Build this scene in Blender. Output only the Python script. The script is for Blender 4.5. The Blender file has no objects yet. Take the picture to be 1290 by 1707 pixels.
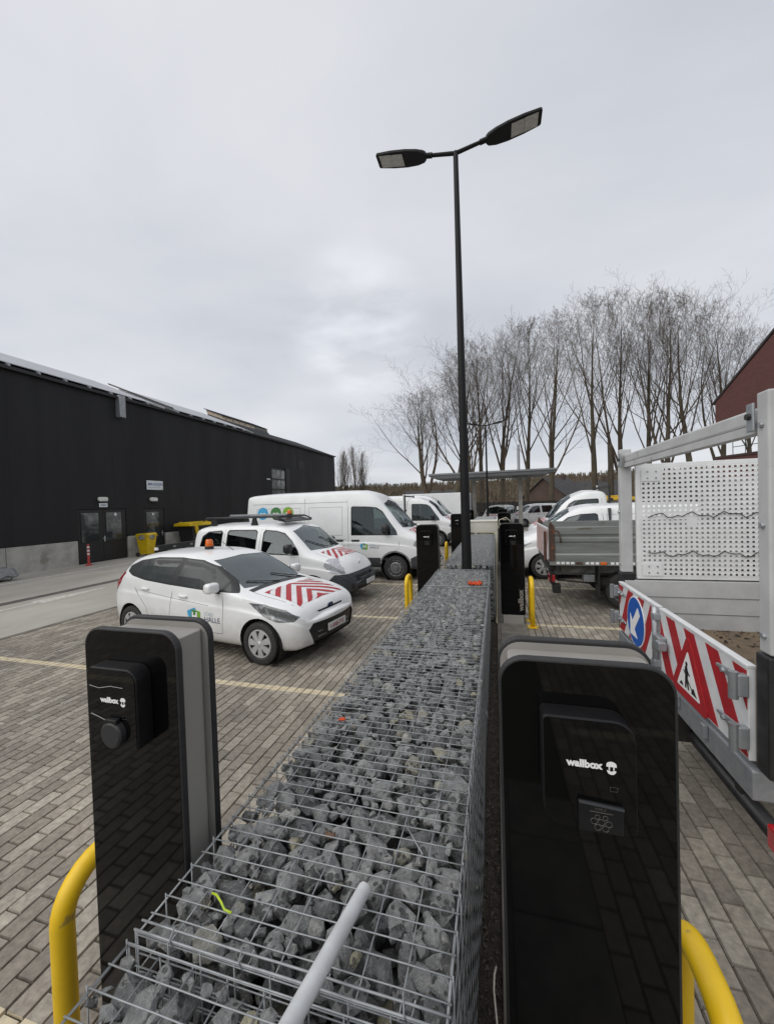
import bpy, bmesh, math, random
from mathutils import Vector, Matrix, noise
from mathutils.bvhtree import BVHTree
R = math.radians
PI = math.pi
SC = bpy.context.scene
COL = SC.collection
# ------------------------------------------------------------------ camera
CAM_H = 2.15
yaw, pitch, roll = .2706, -.0209, -.0315
_rt = Vector((math.cos(yaw), math.sin(yaw), 0))
_fw = Vector((-math.sin(yaw)*math.cos(pitch), math.cos(yaw)*math.cos(pitch), math.sin(pitch)))
_up = _rt.cross(_fw)
_r = _rt*math.cos(roll)+_up*math.sin(roll)
_u = -_rt*math.sin(roll)+_up*math.cos(roll)
cd = bpy.data.cameras.new('camera'); cam = bpy.data.objects.new('camera', cd); COL.objects.link(cam)
cam.matrix_world = Matrix(((_r.x, _u.x, -_fw.x, 0), (_r.y, _u.y, -_fw.y, 0), (_r.z, _u.z, -_fw.z, CAM_H), (0, 0, 0, 1)))
cd.sensor_fit = 'HORIZONTAL'; cd.sensor_width = 36; cd.lens = 36*654/1290
cd.clip_start = .02; cd.clip_end = 3000
SC.camera = cam
# ------------------------------------------------------------------ overcast sky and veiled sun
SUN_EL, SUN_AZ = 46, -138          # azimuth from +Y towards +X
w = bpy.data.worlds.new('World'); SC.world = w; w.use_nodes = True
nt = w.node_tree; nt.nodes.clear()
def N(t, ty, **k):
    n = t.nodes.new(ty)
    for a, v in k.items():
        if a.startswith('i_'):
            n.inputs[a[2:].replace('_', ' ')].default_value = v
        else:
            setattr(n, a, v)
    return n
def LK(t, a, b): t.links.new(a, b)
sky = N(nt, 'ShaderNodeTexSky', sky_type='NISHITA', sun_disc=False, sun_elevation=R(SUN_EL), sun_rotation=R(SUN_AZ))
tc = N(nt, 'ShaderNodeTexCoord')
sep = N(nt, 'ShaderNodeSeparateXYZ'); LK(nt, tc.outputs['Generated'], sep.inputs[0])
zz = N(nt, 'ShaderNodeMath', operation='ADD'); zz.inputs[1].default_value = .16
ab = N(nt, 'ShaderNodeMath', operation='ABSOLUTE'); LK(nt, sep.outputs[2], ab.inputs[0]); LK(nt, ab.outputs[0], zz.inputs[0])
dx = N(nt, 'ShaderNodeMath', operation='DIVIDE'); LK(nt, sep.outputs[0], dx.inputs[0]); LK(nt, zz.outputs[0], dx.inputs[1])
dy = N(nt, 'ShaderNodeMath', operation='DIVIDE'); LK(nt, sep.outputs[1], dy.inputs[0]); LK(nt, zz.outputs[0], dy.inputs[1])
cmb = N(nt, 'ShaderNodeCombineXYZ'); LK(nt, dx.outputs[0], cmb.inputs[0]); LK(nt, dy.outputs[0], cmb.inputs[1])
mp = N(nt, 'ShaderNodeMapping'); mp.inputs['Location'].default_value = (3.1, 1.45, 0); mp.inputs['Scale'].default_value = (.75, 1.0, 1)
LK(nt, cmb.outputs[0], mp.inputs[0])
n1 = N(nt, 'ShaderNodeTexNoise'); n1.inputs['Scale'].default_value = .8; n1.inputs['Detail'].default_value = 7; n1.inputs['Roughness'].default_value = .52; n1.inputs['Distortion'].default_value = .25
LK(nt, mp.outputs[0], n1.inputs['Vector'])
cr = N(nt, 'ShaderNodeValToRGB'); e = cr.color_ramp.elements
e[0].position = .34; e[0].color = (4.5, 4.72, 5.15, 1); e[1].position = .68; e[1].color = (6.15, 6.25, 6.5, 1)
m = cr.color_ramp.elements.new(.5); m.color = (5.3, 5.45, 5.8, 1)
LK(nt, n1.outputs['Fac'], cr.inputs[0])
# a thinner, brighter patch in the cloud layer
dt = N(nt, 'ShaderNodeVectorMath', operation='DOT_PRODUCT'); LK(nt, tc.outputs['Generated'], dt.inputs[0])
_sd = Vector((math.sin(R(-19))*math.cos(R(25)), math.cos(R(-19))*math.cos(R(24)), math.sin(R(24))))
dt.inputs[1].default_value = _sd
mr = N(nt, 'ShaderNodeMapRange', interpolation_type='SMOOTHERSTEP'); mr.inputs[1].default_value = .98; mr.inputs[2].default_value = 1.0; mr.inputs[3].default_value = 0; mr.inputs[4].default_value = 2.0
LK(nt, dt.outputs['Value'], mr.inputs[0])
n2 = N(nt, 'ShaderNodeTexNoise'); n2.inputs['Scale'].default_value = 2.6; n2.inputs['Detail'].default_value = 6; LK(nt, mp.outputs[0], n2.inputs['Vector'])
mm = N(nt, 'ShaderNodeMath', operation='MULTIPLY'); LK(nt, mr.outputs[0], mm.inputs[0])
mr2 = N(nt, 'ShaderNodeMapRange'); mr2.inputs[1].default_value = .42; mr2.inputs[2].default_value = .68; LK(nt, n2.outputs['Fac'], mr2.inputs[0]); LK(nt, mr2.outputs[0], mm.inputs[1])
ad = N(nt, 'ShaderNodeMixRGB', blend_type='ADD'); ad.inputs[0].default_value = 1; LK(nt, cr.outputs[0], ad.inputs[1]); LK(nt, mm.outputs[0], ad.inputs[2])
mx = N(nt, 'ShaderNodeMixRGB'); mx.inputs[0].default_value = .94; LK(nt, sky.outputs[0], mx.inputs[1]); LK(nt, ad.outputs[0], mx.inputs[2])
bg = N(nt, 'ShaderNodeBackground'); bg.inputs[1].default_value = .1; LK(nt, mx.outputs[0], bg.inputs[0])
wo = N(nt, 'ShaderNodeOutputWorld'); LK(nt, bg.outputs[0], wo.inputs[0])
sl = bpy.data.lights.new('sun', 'SUN'); sl.energy = 1.5; sl.angle = R(75); sl.color = (1, .96, .9)
so = bpy.data.objects.new('sun', sl); COL.objects.link(so)
_d = Vector((math.sin(R(SUN_AZ))*math.cos(R(SUN_EL)), math.cos(R(SUN_AZ))*math.cos(R(SUN_EL)), math.sin(R(SUN_EL))))
so.rotation_euler = _d.to_track_quat('Z', 'Y').to_euler(); so.location = (0, 0, 30)
vs = SC.view_settings; vs.view_transform = 'Standard'; vs.look = 'None'; vs.exposure = .38; vs.gamma = 1; vs.use_curve_mapping = False

# ------------------------------------------------------------------ materials
MATS = {}
def srgb(r, g, b):
    f = lambda c: (c/255/12.92) if c <= 10 else ((c/255+.055)/1.055)**2.4
    return (f(r), f(g), f(b))
def mat(name, c, rough=.6, metal=0, c2=None, vs=6., lo=.35, hi=.65, bump=0, bs=60., coat=0, spec=.5, world=False, r2=None, det=6., stretch=None, bd=.01, spots=None):
    """procedural Principled: two colours mixed by noise, a second noise for relief, optional dark spots"""
    if name in MATS: return MATS[name]
    m = bpy.data.materials.new(name); m.use_nodes = True; t = m.node_tree; t.nodes.clear()
    p = N(t, 'ShaderNodeBsdfPrincipled'); o = N(t, 'ShaderNodeOutputMaterial'); LK(t, p.outputs[0], o.inputs[0])
    p.inputs['Base Color'].default_value = (*c, 1); p.inputs['Roughness'].default_value = rough; p.inputs['Metallic'].default_value = metal
    p.inputs['Coat Weight'].default_value = coat; p.inputs['Coat Roughness'].default_value = .06; p.inputs['Specular IOR Level'].default_value = spec
    if c2 is not None or bump or r2 is not None:
        if world: g = N(t, 'ShaderNodeNewGeometry').outputs['Position']
        else: g = N(t, 'ShaderNodeTexCoord').outputs['Object']
        if stretch:
            q = N(t, 'ShaderNodeMapping'); q.inputs['Scale'].default_value = stretch; LK(t, g, q.inputs[0]); g = q.outputs[0]
        n = N(t, 'ShaderNodeTexNoise'); n.inputs['Scale'].default_value = vs; n.inputs['Detail'].default_value = det; n.inputs['Roughness'].default_value = .6; LK(t, g, n.inputs['Vector'])
        k = N(t, 'ShaderNodeMapRange'); k.inputs[1].default_value = lo; k.inputs[2].default_value = hi; LK(t, n.outputs['Fac'], k.inputs[0])
        if c2 is not None:
            x = N(t, 'ShaderNodeMixRGB'); x.inputs[1].default_value = (*c, 1); x.inputs[2].default_value = (*c2, 1); LK(t, k.outputs[0], x.inputs[0])
            out = x.outputs[0]
            if spots:
                v = N(t, 'ShaderNodeTexNoise'); v.inputs['Scale'].default_value = spots[0]; v.inputs['Detail'].default_value = 3; LK(t, g, v.inputs['Vector'])
                s = N(t, 'ShaderNodeMapRange'); s.inputs[1].default_value = spots[1]; s.inputs[2].default_value = spots[1]+.06; LK(t, v.outputs['Fac'], s.inputs[0])
                x2 = N(t, 'ShaderNodeMixRGB'); x2.inputs[2].default_value = (*spots[2], 1); LK(t, out, x2.inputs[1]); LK(t, s.outputs[0], x2.inputs[0]); out = x2.outputs[0]
            LK(t, out, p.inputs['Base Color'])
        if r2 is not None:
            y = N(t, 'ShaderNodeMapRange'); y.inputs[3].default_value = rough; y.inputs[4].default_value = r2; LK(t, k.outputs[0], y.inputs[0]); LK(t, y.outputs[0], p.inputs['Roughness'])
        if bump:
            b = N(t, 'ShaderNodeTexNoise'); b.inputs['Scale'].default_value = bs; b.inputs['Detail'].default_value = 5; LK(t, g, b.inputs['Vector'])
            q = N(t, 'ShaderNodeBump'); q.inputs['Strength'].default_value = bump; q.inputs['Distance'].default_value = bd; LK(t, b.outputs['Fac'], q.inputs['Height']); LK(t, q.outputs[0], p.inputs['Normal'])
    MATS[name] = m; return m
def glassmat(name, tint, refl=1.0, ior=1.8):
    if name in MATS: return MATS[name]
    m = bpy.data.materials.new(name); m.use_nodes = True; t = m.node_tree; t.nodes.clear()
    o = N(t, 'ShaderNodeOutputMaterial'); x = N(t, 'ShaderNodeMixShader'); LK(t, x.outputs[0], o.inputs[0])
    tr = N(t, 'ShaderNodeBsdfTransparent'); tr.inputs[0].default_value = (*tint, 1)
    gl = N(t, 'ShaderNodeBsdfGlossy'); gl.inputs['Roughness'].default_value = .02; gl.inputs[0].default_value = (refl*.82, refl*.9, refl*.92, 1)
    f = N(t, 'ShaderNodeFresnel'); f.inputs[0].default_value = ior
    LK(t, f.outputs[0], x.inputs[0]); LK(t, tr.outputs[0], x.inputs[1]); LK(t, gl.outputs[0], x.inputs[2])
    MATS[name] = m; return m

# ------------------------------------------------------------------ mesh helpers
class MB:
    """collects vertices and faces; build() links ONE mesh object"""
    def __init__(s): s.v = []; s.f = []; s.m = []; s.cm = 0
    def add(s, vs, fs):
        o = len(s.v); s.v += [tuple(p) for p in vs]; s.f += [tuple(i+o for i in q) for q in fs]; s.m += [s.cm]*len(fs); return s
    def box(s, x0, x1, y0, y1, z0, z1):
        return s.add([(x0,y0,z0),(x1,y0,z0),(x1,y1,z0),(x0,y1,z0),(x0,y0,z1),(x1,y0,z1),(x1,y1,z1),(x0,y1,z1)],
                     [(0,3,2,1),(4,5,6,7),(0,1,5,4),(1,2,6,5),(2,3,7,6),(3,0,4,7)])
    def tube(s, path, r, n=8, cap=True, closed=False):
        P = [Vector(p) for p in path]; rr = r if isinstance(r, (list, tuple)) else [r]*len(P)
        vs = []; fs = []; ref = None
        for i, p in enumerate(P):
            if closed: d = P[(i+1) % len(P)]-P[i-1]
            else: d = P[min(i+1, len(P)-1)]-P[max(i-1, 0)]
            d.normalize()
            if ref is None: ref = Vector((0,0,1)) if abs(d.z) < .9 else Vector((1,0,0))
            a = d.cross(ref)
            if a.length < 1e-5: a = d.orthogonal()
            a.normalize(); b = d.cross(a); b.normalize(); ref = b.cross(d) if False else ref
            for k in range(n):
                t = 2*PI*k/n; vs.append(p+(a*math.cos(t)+b*math.sin(t))*rr[i])
        m = len(P)
        for i in range(m if closed else m-1):
            for k in range(n):
                j = (i+1) % m; fs.append((i*n+k, i*n+(k+1) % n, j*n+(k+1) % n, j*n+k))
        if cap and not closed: fs.append(tuple(range(n-1, -1, -1))); fs.append(tuple((m-1)*n+k for k in range(n)))
        return s.add(vs, fs)
    def prism(s, poly, ax, a, b):
        """2-D polygon extruded along axis ax from a to b; polygon coordinates are the two other axes in order"""
        n = len(poly)
        def mk(p, t):
            q = list(p); q.insert(ax, t); return tuple(q)
        vs = [mk(p, a) for p in poly]+[mk(p, b) for p in poly]
        fs = [tuple(range(n-1, -1, -1)), tuple(range(n, 2*n))]+[(i, (i+1) % n, n+(i+1) % n, n+i) for i in range(n)]
        return s.add(vs, fs)
    def lathe(s, prof, n=24, axis=1, c=(0,0,0)):
        """profile of (radius, along) turned about the axis"""
        vs = []; fs = []; m = len(prof)
        for k in range(n):
            t = 2*PI*k/n
            for r, h in prof:
                p = [r*math.cos(t), r*math.sin(t)]; p.insert(axis, h); vs.append((p[0]+c[0], p[1]+c[1], p[2]+c[2]))
        for k in range(n):
            for i in range(m-1):
                a = k*m+i; b = ((k+1) % n)*m+i; fs.append((a, b, b+1, a+1))
        return s.add(vs, fs)
    def build(s, name, mt, parent=None, smooth=False, bevel=0, seg=2, angle=None):
        me = bpy.data.meshes.new(name); me.from_pydata(s.v, [], s.f); me.validate()
        for x in (mt if isinstance(mt, (list, tuple)) else [mt]): me.materials.append(x)
        if isinstance(mt, (list, tuple)) and len(s.m) == len(me.polygons): me.polygons.foreach_set('material_index', s.m)
        bm = bmesh.new(); bm.from_mesh(me); bmesh.ops.recalc_face_normals(bm, faces=bm.faces); bm.to_mesh(me); bm.free()
        return link(name, me, parent, smooth, bevel, seg, angle)
def link(name, me, parent=None, smooth=False, bevel=0, seg=2, angle=None):
    o = bpy.data.objects.new(name, me); COL.objects.link(o)
    if parent is not None: o.parent = parent
    if smooth or angle:
        me.polygons.foreach_set('use_smooth', [True]*len(me.polygons))
        if angle: me.set_sharp_from_angle(angle=R(angle))
    if bevel:
        b = o.modifiers.new('bevel', 'BEVEL'); b.width = bevel; b.segments = seg; b.limit_method = 'ANGLE'; b.angle_limit = R(40)
        b.harden_normals = False
    me.update()
    return o
def tag(o, label=None, cat=None, group=None, kind=None):
    if label: o['label'] = label
    if cat: o['category'] = cat
    if group: o['group'] = group
    if kind: o['kind'] = kind
    return o
def thing(name, label, cat, loc=(0,0,0), rz=0, group=None):
    o = bpy.data.objects.new(name, None); COL.objects.link(o); o.empty_display_size = .2
    o.location = loc; o.rotation_euler = (0, 0, rz); return tag(o, label, cat, group)
def copy_tree(o, parent=None):
    c = o.copy(); COL.objects.link(c); c.parent = parent
    for ch in o.children: copy_tree(ch, c)
    return c
def rrect(w, h, r, n=5, cx=0, cy=0, rs=None):
    """rounded rectangle outline; rs = radii of (br, tr, tl, bl)"""
    rs = rs or (r, r, r, r); pts = []
    for i, (sx, sy, a0) in enumerate(((1,-1,-90),(1,1,0),(-1,1,90),(-1,-1,180))):
        q = max(rs[i], 1e-4)
        for k in range(n+1):
            a = R(a0+90*k/n); pts.append((cx+sx*(w/2-q)+q*math.cos(a), cy+sy*(h/2-q)+q*math.sin(a)))
    return pts
def text_mesh(body, size, bold=0., extrude=.0008, align='LEFT', space=1.0):
    cu = bpy.data.curves.new('lettering', 'FONT'); cu.body = body; cu.size = size; cu.offset = bold; cu.extrude = extrude; cu.align_x = align; cu.space_character = space
    cu.resolution_u = 4
    ob = bpy.data.objects.new('lettering', cu); COL.objects.link(ob)
    bpy.context.view_layer.update()
    me = bpy.data.meshes.new_from_object(ob.evaluated_get(bpy.context.evaluated_depsgraph_get()))
    bpy.data.objects.remove(ob); me.name = 'lettering'; return me
def text(body, size, mt, parent, loc, rot=(0,0,0), name='lettering', **k):
    me = text_mesh(body, size, **k); me.materials.clear(); me.materials.append(mt)
    o = bpy.data.objects.new(name, me); COL.objects.link(o); o.parent = parent; o.location = loc; o.rotation_euler = rot; return o
def pchip(pts):
    xs = [p[0] for p in pts]; ys = [p[1] for p in pts]; n = len(xs)
    h = [xs[i+1]-xs[i] for i in range(n-1)]; d = [(ys[i+1]-ys[i])/h[i] for i in range(n-1)]
    m = [0]*n
    for i in range(1, n-1):
        if d[i-1]*d[i] > 0:
            w1 = 2*h[i]+h[i-1]; w2 = h[i]+2*h[i-1]; m[i] = (w1+w2)/(w1/d[i-1]+w2/d[i])
    m[0] = d[0]; m[-1] = d[-1]
    def f(x):
        if x <= xs[0]: return ys[0]
        if x >= xs[-1]: return ys[-1]
        i = 0
        while x > xs[i+1]: i += 1
        t = (x-xs[i])/h[i]; a = 2*t**3-3*t*t+1; b = t**3-2*t*t+t; c = -2*t**3+3*t*t; e = t**3-t*t
        return a*ys[i]+b*h[i]*m[i]+c*ys[i+1]+e*h[i]*m[i+1]
    return f
def inpoly(p, poly):
    x, y = p; c = False; j = len(poly)-1
    for i in range(len(poly)):
        xi, yi = poly[i]; xj, yj = poly[j]
        if (yi > y) != (yj > y) and x < (xj-xi)*(y-yi)/(yj-yi)+xi: c = not c
        j = i
    return c
# shared materials
M_white = mat('white_car_paint', (.80, .81, .81), .28, c2=(.74, .75, .75), vs=2.5, coat=.5, r2=.4)
def road_dirt(m, z_hi):
    """road film: splashed grime with its own ragged outline on the lower body"""
    t = m.node_tree; p = [n for n in t.nodes if n.type == 'BSDF_PRINCIPLED'][0]; src = p.inputs['Base Color'].links[0].from_socket
    o = N(t, 'ShaderNodeTexCoord').outputs['Object']; s = N(t, 'ShaderNodeSeparateXYZ'); LK(t, o, s.inputs[0])
    n = N(t, 'ShaderNodeTexNoise'); n.inputs['Scale'].default_value = 5; n.inputs['Detail'].default_value = 9; n.inputs['Roughness'].default_value = .7; LK(t, o, n.inputs['Vector'])
    a = N(t, 'ShaderNodeMath', operation='MULTIPLY_ADD'); a.inputs[1].default_value = .5; LK(t, n.outputs['Fac'], a.inputs[0])
    g = N(t, 'ShaderNodeMapRange'); g.inputs[1].default_value = z_hi; g.inputs[2].default_value = .15; g.inputs[3].default_value = -.25; g.inputs[4].default_value = .45; LK(t, s.outputs[2], g.inputs[0]); LK(t, g.outputs[0], a.inputs[2])
    c = N(t, 'ShaderNodeMapRange'); c.inputs[1].default_value = .12; c.inputs[2].default_value = .75; c.inputs[3].default_value = 0; c.inputs[4].default_value = .6; LK(t, a.outputs[0], c.inputs[0])
    x = N(t, 'ShaderNodeMixRGB'); x.inputs[2].default_value = (*srgb(128,120,108), 1); LK(t, c.outputs[0], x.inputs[0]); LK(t, src, x.inputs[1]); LK(t, x.outputs[0], p.inputs['Base Color'])
road_dirt(M_white, .75)
M_black = mat('black_plastic', (.012, .012, .013), .45, c2=(.022, .022, .023), vs=20)
M_rubber = mat('tyre_rubber', (.016, .016, .017), .75, c2=(.035, .034, .032), vs=30, bump=.2, bs=120)
M_dark = mat('dark_underside', (.012, .012, .012), .9, c2=(.03, .027, .024), vs=10)
M_glass = glassmat('tinted_glass', (.36, .42, .41), 1.0, 1.9)
M_shield = glassmat('windscreen_glass', (.72, .80, .80), 1.0, 2.5)
M_silver = mat('silver_trim', (.58, .59, .60), .32, .5, c2=(.50, .51, .52), vs=14)
M_galv = mat('galvanised_steel', (.42, .44, .46), .42, .7, c2=(.31, .33, .35), vs=18, r2=.6)
M_red = mat('red_reflective_film', (.40, .013, .02), .5, c2=(.33, .012, .018), vs=9)
M_wfilm = mat('white_reflective_film', (.70, .71, .72), .42, c2=(.6, .61, .62), vs=9)
M_amber = mat('amber_lens', (.75, .16, .01), .15, c2=(.62, .12, .008), vs=30, coat=.6)
M_yellow = mat('yellow_safety_paint', (.82, .53, .010), .42, c2=(.74, .47, .010), vs=8, bump=.15, bs=240, bd=.003, spots=(13, .66, (.45, .30, .06)))
M_interior = mat('car_interior', (.06, .062, .066), .8, c2=(.095, .095, .095), vs=12)
M_lens = mat('clear_lamp_lens', (.62, .64, .66), .08, .35, c2=(.30, .31, .33), vs=34, coat=1)
M_redlens = mat('red_lamp_lens', (.45, .012, .02), .12, c2=(.33, .01, .015), vs=22, coat=1)
M_plate = mat('number_plate_white', (.7, .7, .69), .5, c2=(.6, .6, .59), vs=30)
M_platetxt = mat('number_plate_red', (.28, .01, .015), .5)
M_seam = mat('panel_gap', (.13, .13, .132), .9)
M_grey = mat('grey_steel', (.30, .31, .32), .5, .5, c2=(.22, .23, .24), vs=8)
M_conc = mat('concrete', srgb(176,174,168), .88, c2=srgb(150,148,142), vs=2.2, bump=.25, bs=70, spots=(1.1, .66, srgb(136,132,124)))
# ================================================================== SETTING
def proj(p):
    d = Vector(p)-Vector((0, 0, CAM_H)); z = d.dot(_fw)
    if z < .05: return None
    return 645+654*d.dot(_r)/z, 853.5-654*d.dot(_u)/z, z
def paver_material():
    m = bpy.data.materials.new('concrete_pavers'); m.use_nodes = True; t = m.node_tree; t.nodes.clear()
    p = N(t, 'ShaderNodeBsdfPrincipled'); o = N(t, 'ShaderNodeOutputMaterial'); LK(t, p.outputs[0], o.inputs[0])
    g = N(t, 'ShaderNodeNewGeometry').outputs['Position']
    at = N(t, 'ShaderNodeAttribute', attribute_name='rnd'); oi = N(t, 'ShaderNodeObjectInfo')
    ad = N(t, 'ShaderNodeMath', operation='ADD'); LK(t, at.outputs['Fac'], ad.inputs[0]); LK(t, oi.outputs['Random'], ad.inputs[1])
    fr = N(t, 'ShaderNodeMath', operation='FRACT'); LK(t, ad.outputs[0], fr.inputs[0])
    cr = N(t, 'ShaderNodeValToRGB'); e = cr.color_ramp.elements; e[0].color = (*srgb(128,121,110), 1); e[1].color = (*srgb(166,159,146), 1)
    x = e.new(.55) if hasattr(e, 'new') else None; x.color = (*srgb(148,140,128), 1)
    LK(t, fr.outputs[0], cr.inputs[0])
    # weathering: large dirt clouds, small grime and pale lime bloom
    n = N(t, 'ShaderNodeTexNoise'); n.inputs['Scale'].default_value = .8; n.inputs['Detail'].default_value = 8; LK(t, g, n.inputs['Vector'])
    k = N(t, 'ShaderNodeMapRange'); k.inputs[1].default_value = .35; k.inputs[2].default_value = .7; k.inputs[3].default_value = .72; k.inputs[4].default_value = 1.14; LK(t, n.outputs['Fac'], k.inputs[0])
    mu = N(t, 'ShaderNodeMixRGB', blend_type='MULTIPLY'); mu.inputs[0].default_value = 1; LK(t, cr.outputs[0], mu.inputs[1]); LK(t, k.outputs[0], mu.inputs[2])
    n2 = N(t, 'ShaderNodeTexNoise'); n2.inputs['Scale'].default_value = 26; n2.inputs['Detail'].default_value = 7; n2.inputs['Roughness'].default_value = .7; LK(t, g, n2.inputs['Vector'])
    k2 = N(t, 'ShaderNodeMapRange'); k2.inputs[1].default_value = .3; k2.inputs[2].default_value = .7; k2.inputs[3].default_value = .62; k2.inputs[4].default_value = 1.3; LK(t, n2.outputs['Fac'], k2.inputs[0])
    mu2 = N(t, 'ShaderNodeMixRGB', blend_type='MULTIPLY'); mu2.inputs[0].default_value = 1; LK(t, mu.outputs[0], mu2.inputs[1]); LK(t, k2.outputs[0], mu2.inputs[2])
    # oil and tyre stains with ragged outlines
    ns = N(t, 'ShaderNodeTexNoise'); ns.inputs['Scale'].default_value = 1.3; ns.inputs['Detail'].default_value = 9; ns.inputs['Roughness'].default_value = .62; LK(t, g, ns.inputs['Vector'])
    ks = N(t, 'ShaderNodeMapRange'); ks.inputs[1].default_value = .60; ks.inputs[2].default_value = .70; ks.inputs[3].default_value = 1.0; ks.inputs[4].default_value = .60; LK(t, ns.outputs['Fac'], ks.inputs[0])
    ms = N(t, 'ShaderNodeMixRGB', blend_type='MULTIPLY'); ms.inputs[0].default_value = 1; LK(t, mu2.outputs[0], ms.inputs[1]); LK(t, ks.outputs[0], ms.inputs[2]); mu2 = ms
    # worn cream bay lines painted across the pavers every three metres
    s = N(t, 'ShaderNodeSeparateXYZ'); LK(t, g, s.inputs[0])
    a = N(t, 'ShaderNodeMath', operation='SUBTRACT'); a.inputs[1].default_value = 1.09-1.5; LK(t, s.outputs[1], a.inputs[0])
    b = N(t, 'ShaderNodeMath', operation='PINGPONG'); b.inputs[1].default_value = 1.5; LK(t, a.outputs[0], b.inputs[0])
    c = N(t, 'ShaderNodeMath', operation='GREATER_THAN'); c.inputs[1].default_value = 1.5-.052; LK(t, b.outputs[0], c.inputs[0])
    n3 = N(t, 'ShaderNodeTexNoise'); n3.inputs['Scale'].default_value = 14; n3.inputs['Detail'].default_value = 6; LK(t, g, n3.inputs['Vector'])
    k3 = N(t, 'ShaderNodeMapRange'); k3.inputs[1].default_value = .32; k3.inputs[2].default_value = .5; k3.inputs[3].default_value = .35; k3.inputs[4].default_value = .9; LK(t, n3.outputs['Fac'], k3.inputs[0])
    cc = N(t, 'ShaderNodeMath', operation='MULTIPLY'); LK(t, c.outputs[0], cc.inputs[0]); LK(t, k3.outputs[0], cc.inputs[1])
    ax = N(t, 'ShaderNodeMath', operation='ADD'); ax.inputs[1].default_value = .55; LK(t, s.outputs[0], ax.inputs[0])
    av = N(t, 'ShaderNodeMath', operation='ABSOLUTE'); LK(t, ax.outputs[0], av.inputs[0])
    ag = N(t, 'ShaderNodeMath', operation='GREATER_THAN'); ag.inputs[1].default_value = 1.15; LK(t, av.outputs[0], ag.inputs[0])
    cd_ = N(t, 'ShaderNodeMath', operation='MULTIPLY'); LK(t, cc.outputs[0], cd_.inputs[0]); LK(t, ag.outputs[0], cd_.inputs[1])
    mx = N(t, 'ShaderNodeMixRGB'); mx.inputs[2].default_value = (*srgb(205,192,162), 1); LK(t, cd_.outputs[0], mx.inputs[0]); LK(t, mu2.outputs[0], mx.inputs[1])
    LK(t, mx.outputs[0], p.inputs['Base Color'])
    k4 = N(t, 'ShaderNodeMapRange'); k4.inputs[3].default_value = .55; k4.inputs[4].default_value = .9; LK(t, n.outputs['Fac'], k4.inputs[0]); LK(t, k4.outputs[0], p.inputs['Roughness'])
    bp = N(t, 'ShaderNodeBump'); bp.inputs['Strength'].default_value = .35; bp.inputs['Distance'].default_value = .004; LK(t, n2.outputs['Fac'], bp.inputs['Height']); LK(t, bp.outputs[0], p.inputs['Normal'])
    return m
M_paver = paver_material()
M_joint = mat('joint_sand', srgb(88,80,70), .95, c2=srgb(58,53,47), vs=30, bump=.5, bs=200, world=True)
M_soil = mat('dark_soil', srgb(74,66,57), .95, c2=srgb(46,42,37), vs=22, bump=.9, bs=90, bd=.02, world=True)
M_road = mat('worn_concrete_road', srgb(180,175,166), .85, c2=srgb(152,148,140), vs=.55, bump=.2, bs=90, world=True, spots=(.9, .66, srgb(112,108,102)), det=9, stretch=(1, .35, 1))
M_paint = mat('worn_white_paint', srgb(215,212,204), .8, c2=srgb(176,172,164), vs=9, world=True)
M_kerb = mat('kerb_concrete', srgb(120,116,108), .9, c2=srgb(92,88,82), vs=4, world=True)
M_earth = mat('open_ground', srgb(96,90,74), .95, c2=srgb(70,68,56), vs=.08, bump=.2, bs=3, world=True)

def sheet(name, x0, x1, y0, y1, z, m, nx=1, ny=1, parent=None):
    b = MB(); b.add([(x0,y0,z),(x1,y0,z),(x1,y1,z),(x0,y1,z)], [(0,1,2,3)]); o = b.build(name, m, parent)
    if parent is None: tag(o, kind='structure')
    return o
sheet('ground', -900, 900, -300, 1500, -.09, M_earth)
road = MB().box(-60, -8.42, -12, 75, -.08, 0).build('road', M_road); tag(road, kind='structure')
MB().box(-8.42, -8.30, -12, 40, -.08, .006).build('kerb_strip', M_kerb, road)
MB().box(-11.75, -11.42, -12, 60, -.005, .004).build('drainage_gutter', mat('gutter_channel', srgb(98,96,92), .8, c2=srgb(76,74,70), vs=5, world=True), road)
MB().box(-14.99, -14.87, -12, 60, 0, .004).build('edge_line', M_paint, road)
ar = MB(); ar.add([(-10.93,-4,.004),(-10.81,-4,.004),(-10.81,6.9,.004),(-10.62,6.9,.004),(-10.85,8.9,.004),(-11.12,6.9,.004),(-10.93,6.9,.004)], [(0,1,2,6),(3,4,5)])
ar.build('lane_arrow', M_paint, road)
soil = MB()
for x0, x1 in ((-1.0, -.93), (-.15, -.02)):
    soil.box(x0, x1, -1, 21, -.08, -.012)
soil = soil.build('soil_strip', M_soil); tag(soil, kind='structure')
# crumbs of soil and gravel lying in the strip
rnd = random.Random(5); cb = MB()
for i in range(2600):
    x = rnd.uniform(-.14, -.025); y = rnd.uniform(.5, 9)**1.0; r = rnd.uniform(.003, .011)
    v = [(x+rnd.gauss(0, r*.7), y+rnd.gauss(0, r*.7), -.012+abs(rnd.gauss(0, r*.8))) for _ in range(5)]
    cb.add(v, [(0,1,2),(0,2,3),(0,3,4),(1,2,4),(2,3,4)])
cbo = cb.build('soil_crumbs', mat('soil_crumb', srgb(104,96,86), .9, c2=srgb(60,55,49), vs=60, world=True), soil); tag(cbo, kind='stuff')
edging = MB().box(-.02, .03, -1, 21, -.08, .012).build('kerb_edging', M_kerb); tag(edging, kind='structure')
sl_ = MB()
for k in range(-2, 40):
    sl_.box(.033, .46, .0+k*.5+.004, .496+k*.5, -.06, .002+.002*(k % 3))
slabo = sl_.build('concrete_slab_strip', mat('slab', srgb(128,124,116), .88, c2=srgb(100,97,90), vs=6, bump=.2, bs=80, world=True), None, bevel=.004); tag(slabo, kind='structure')

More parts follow.
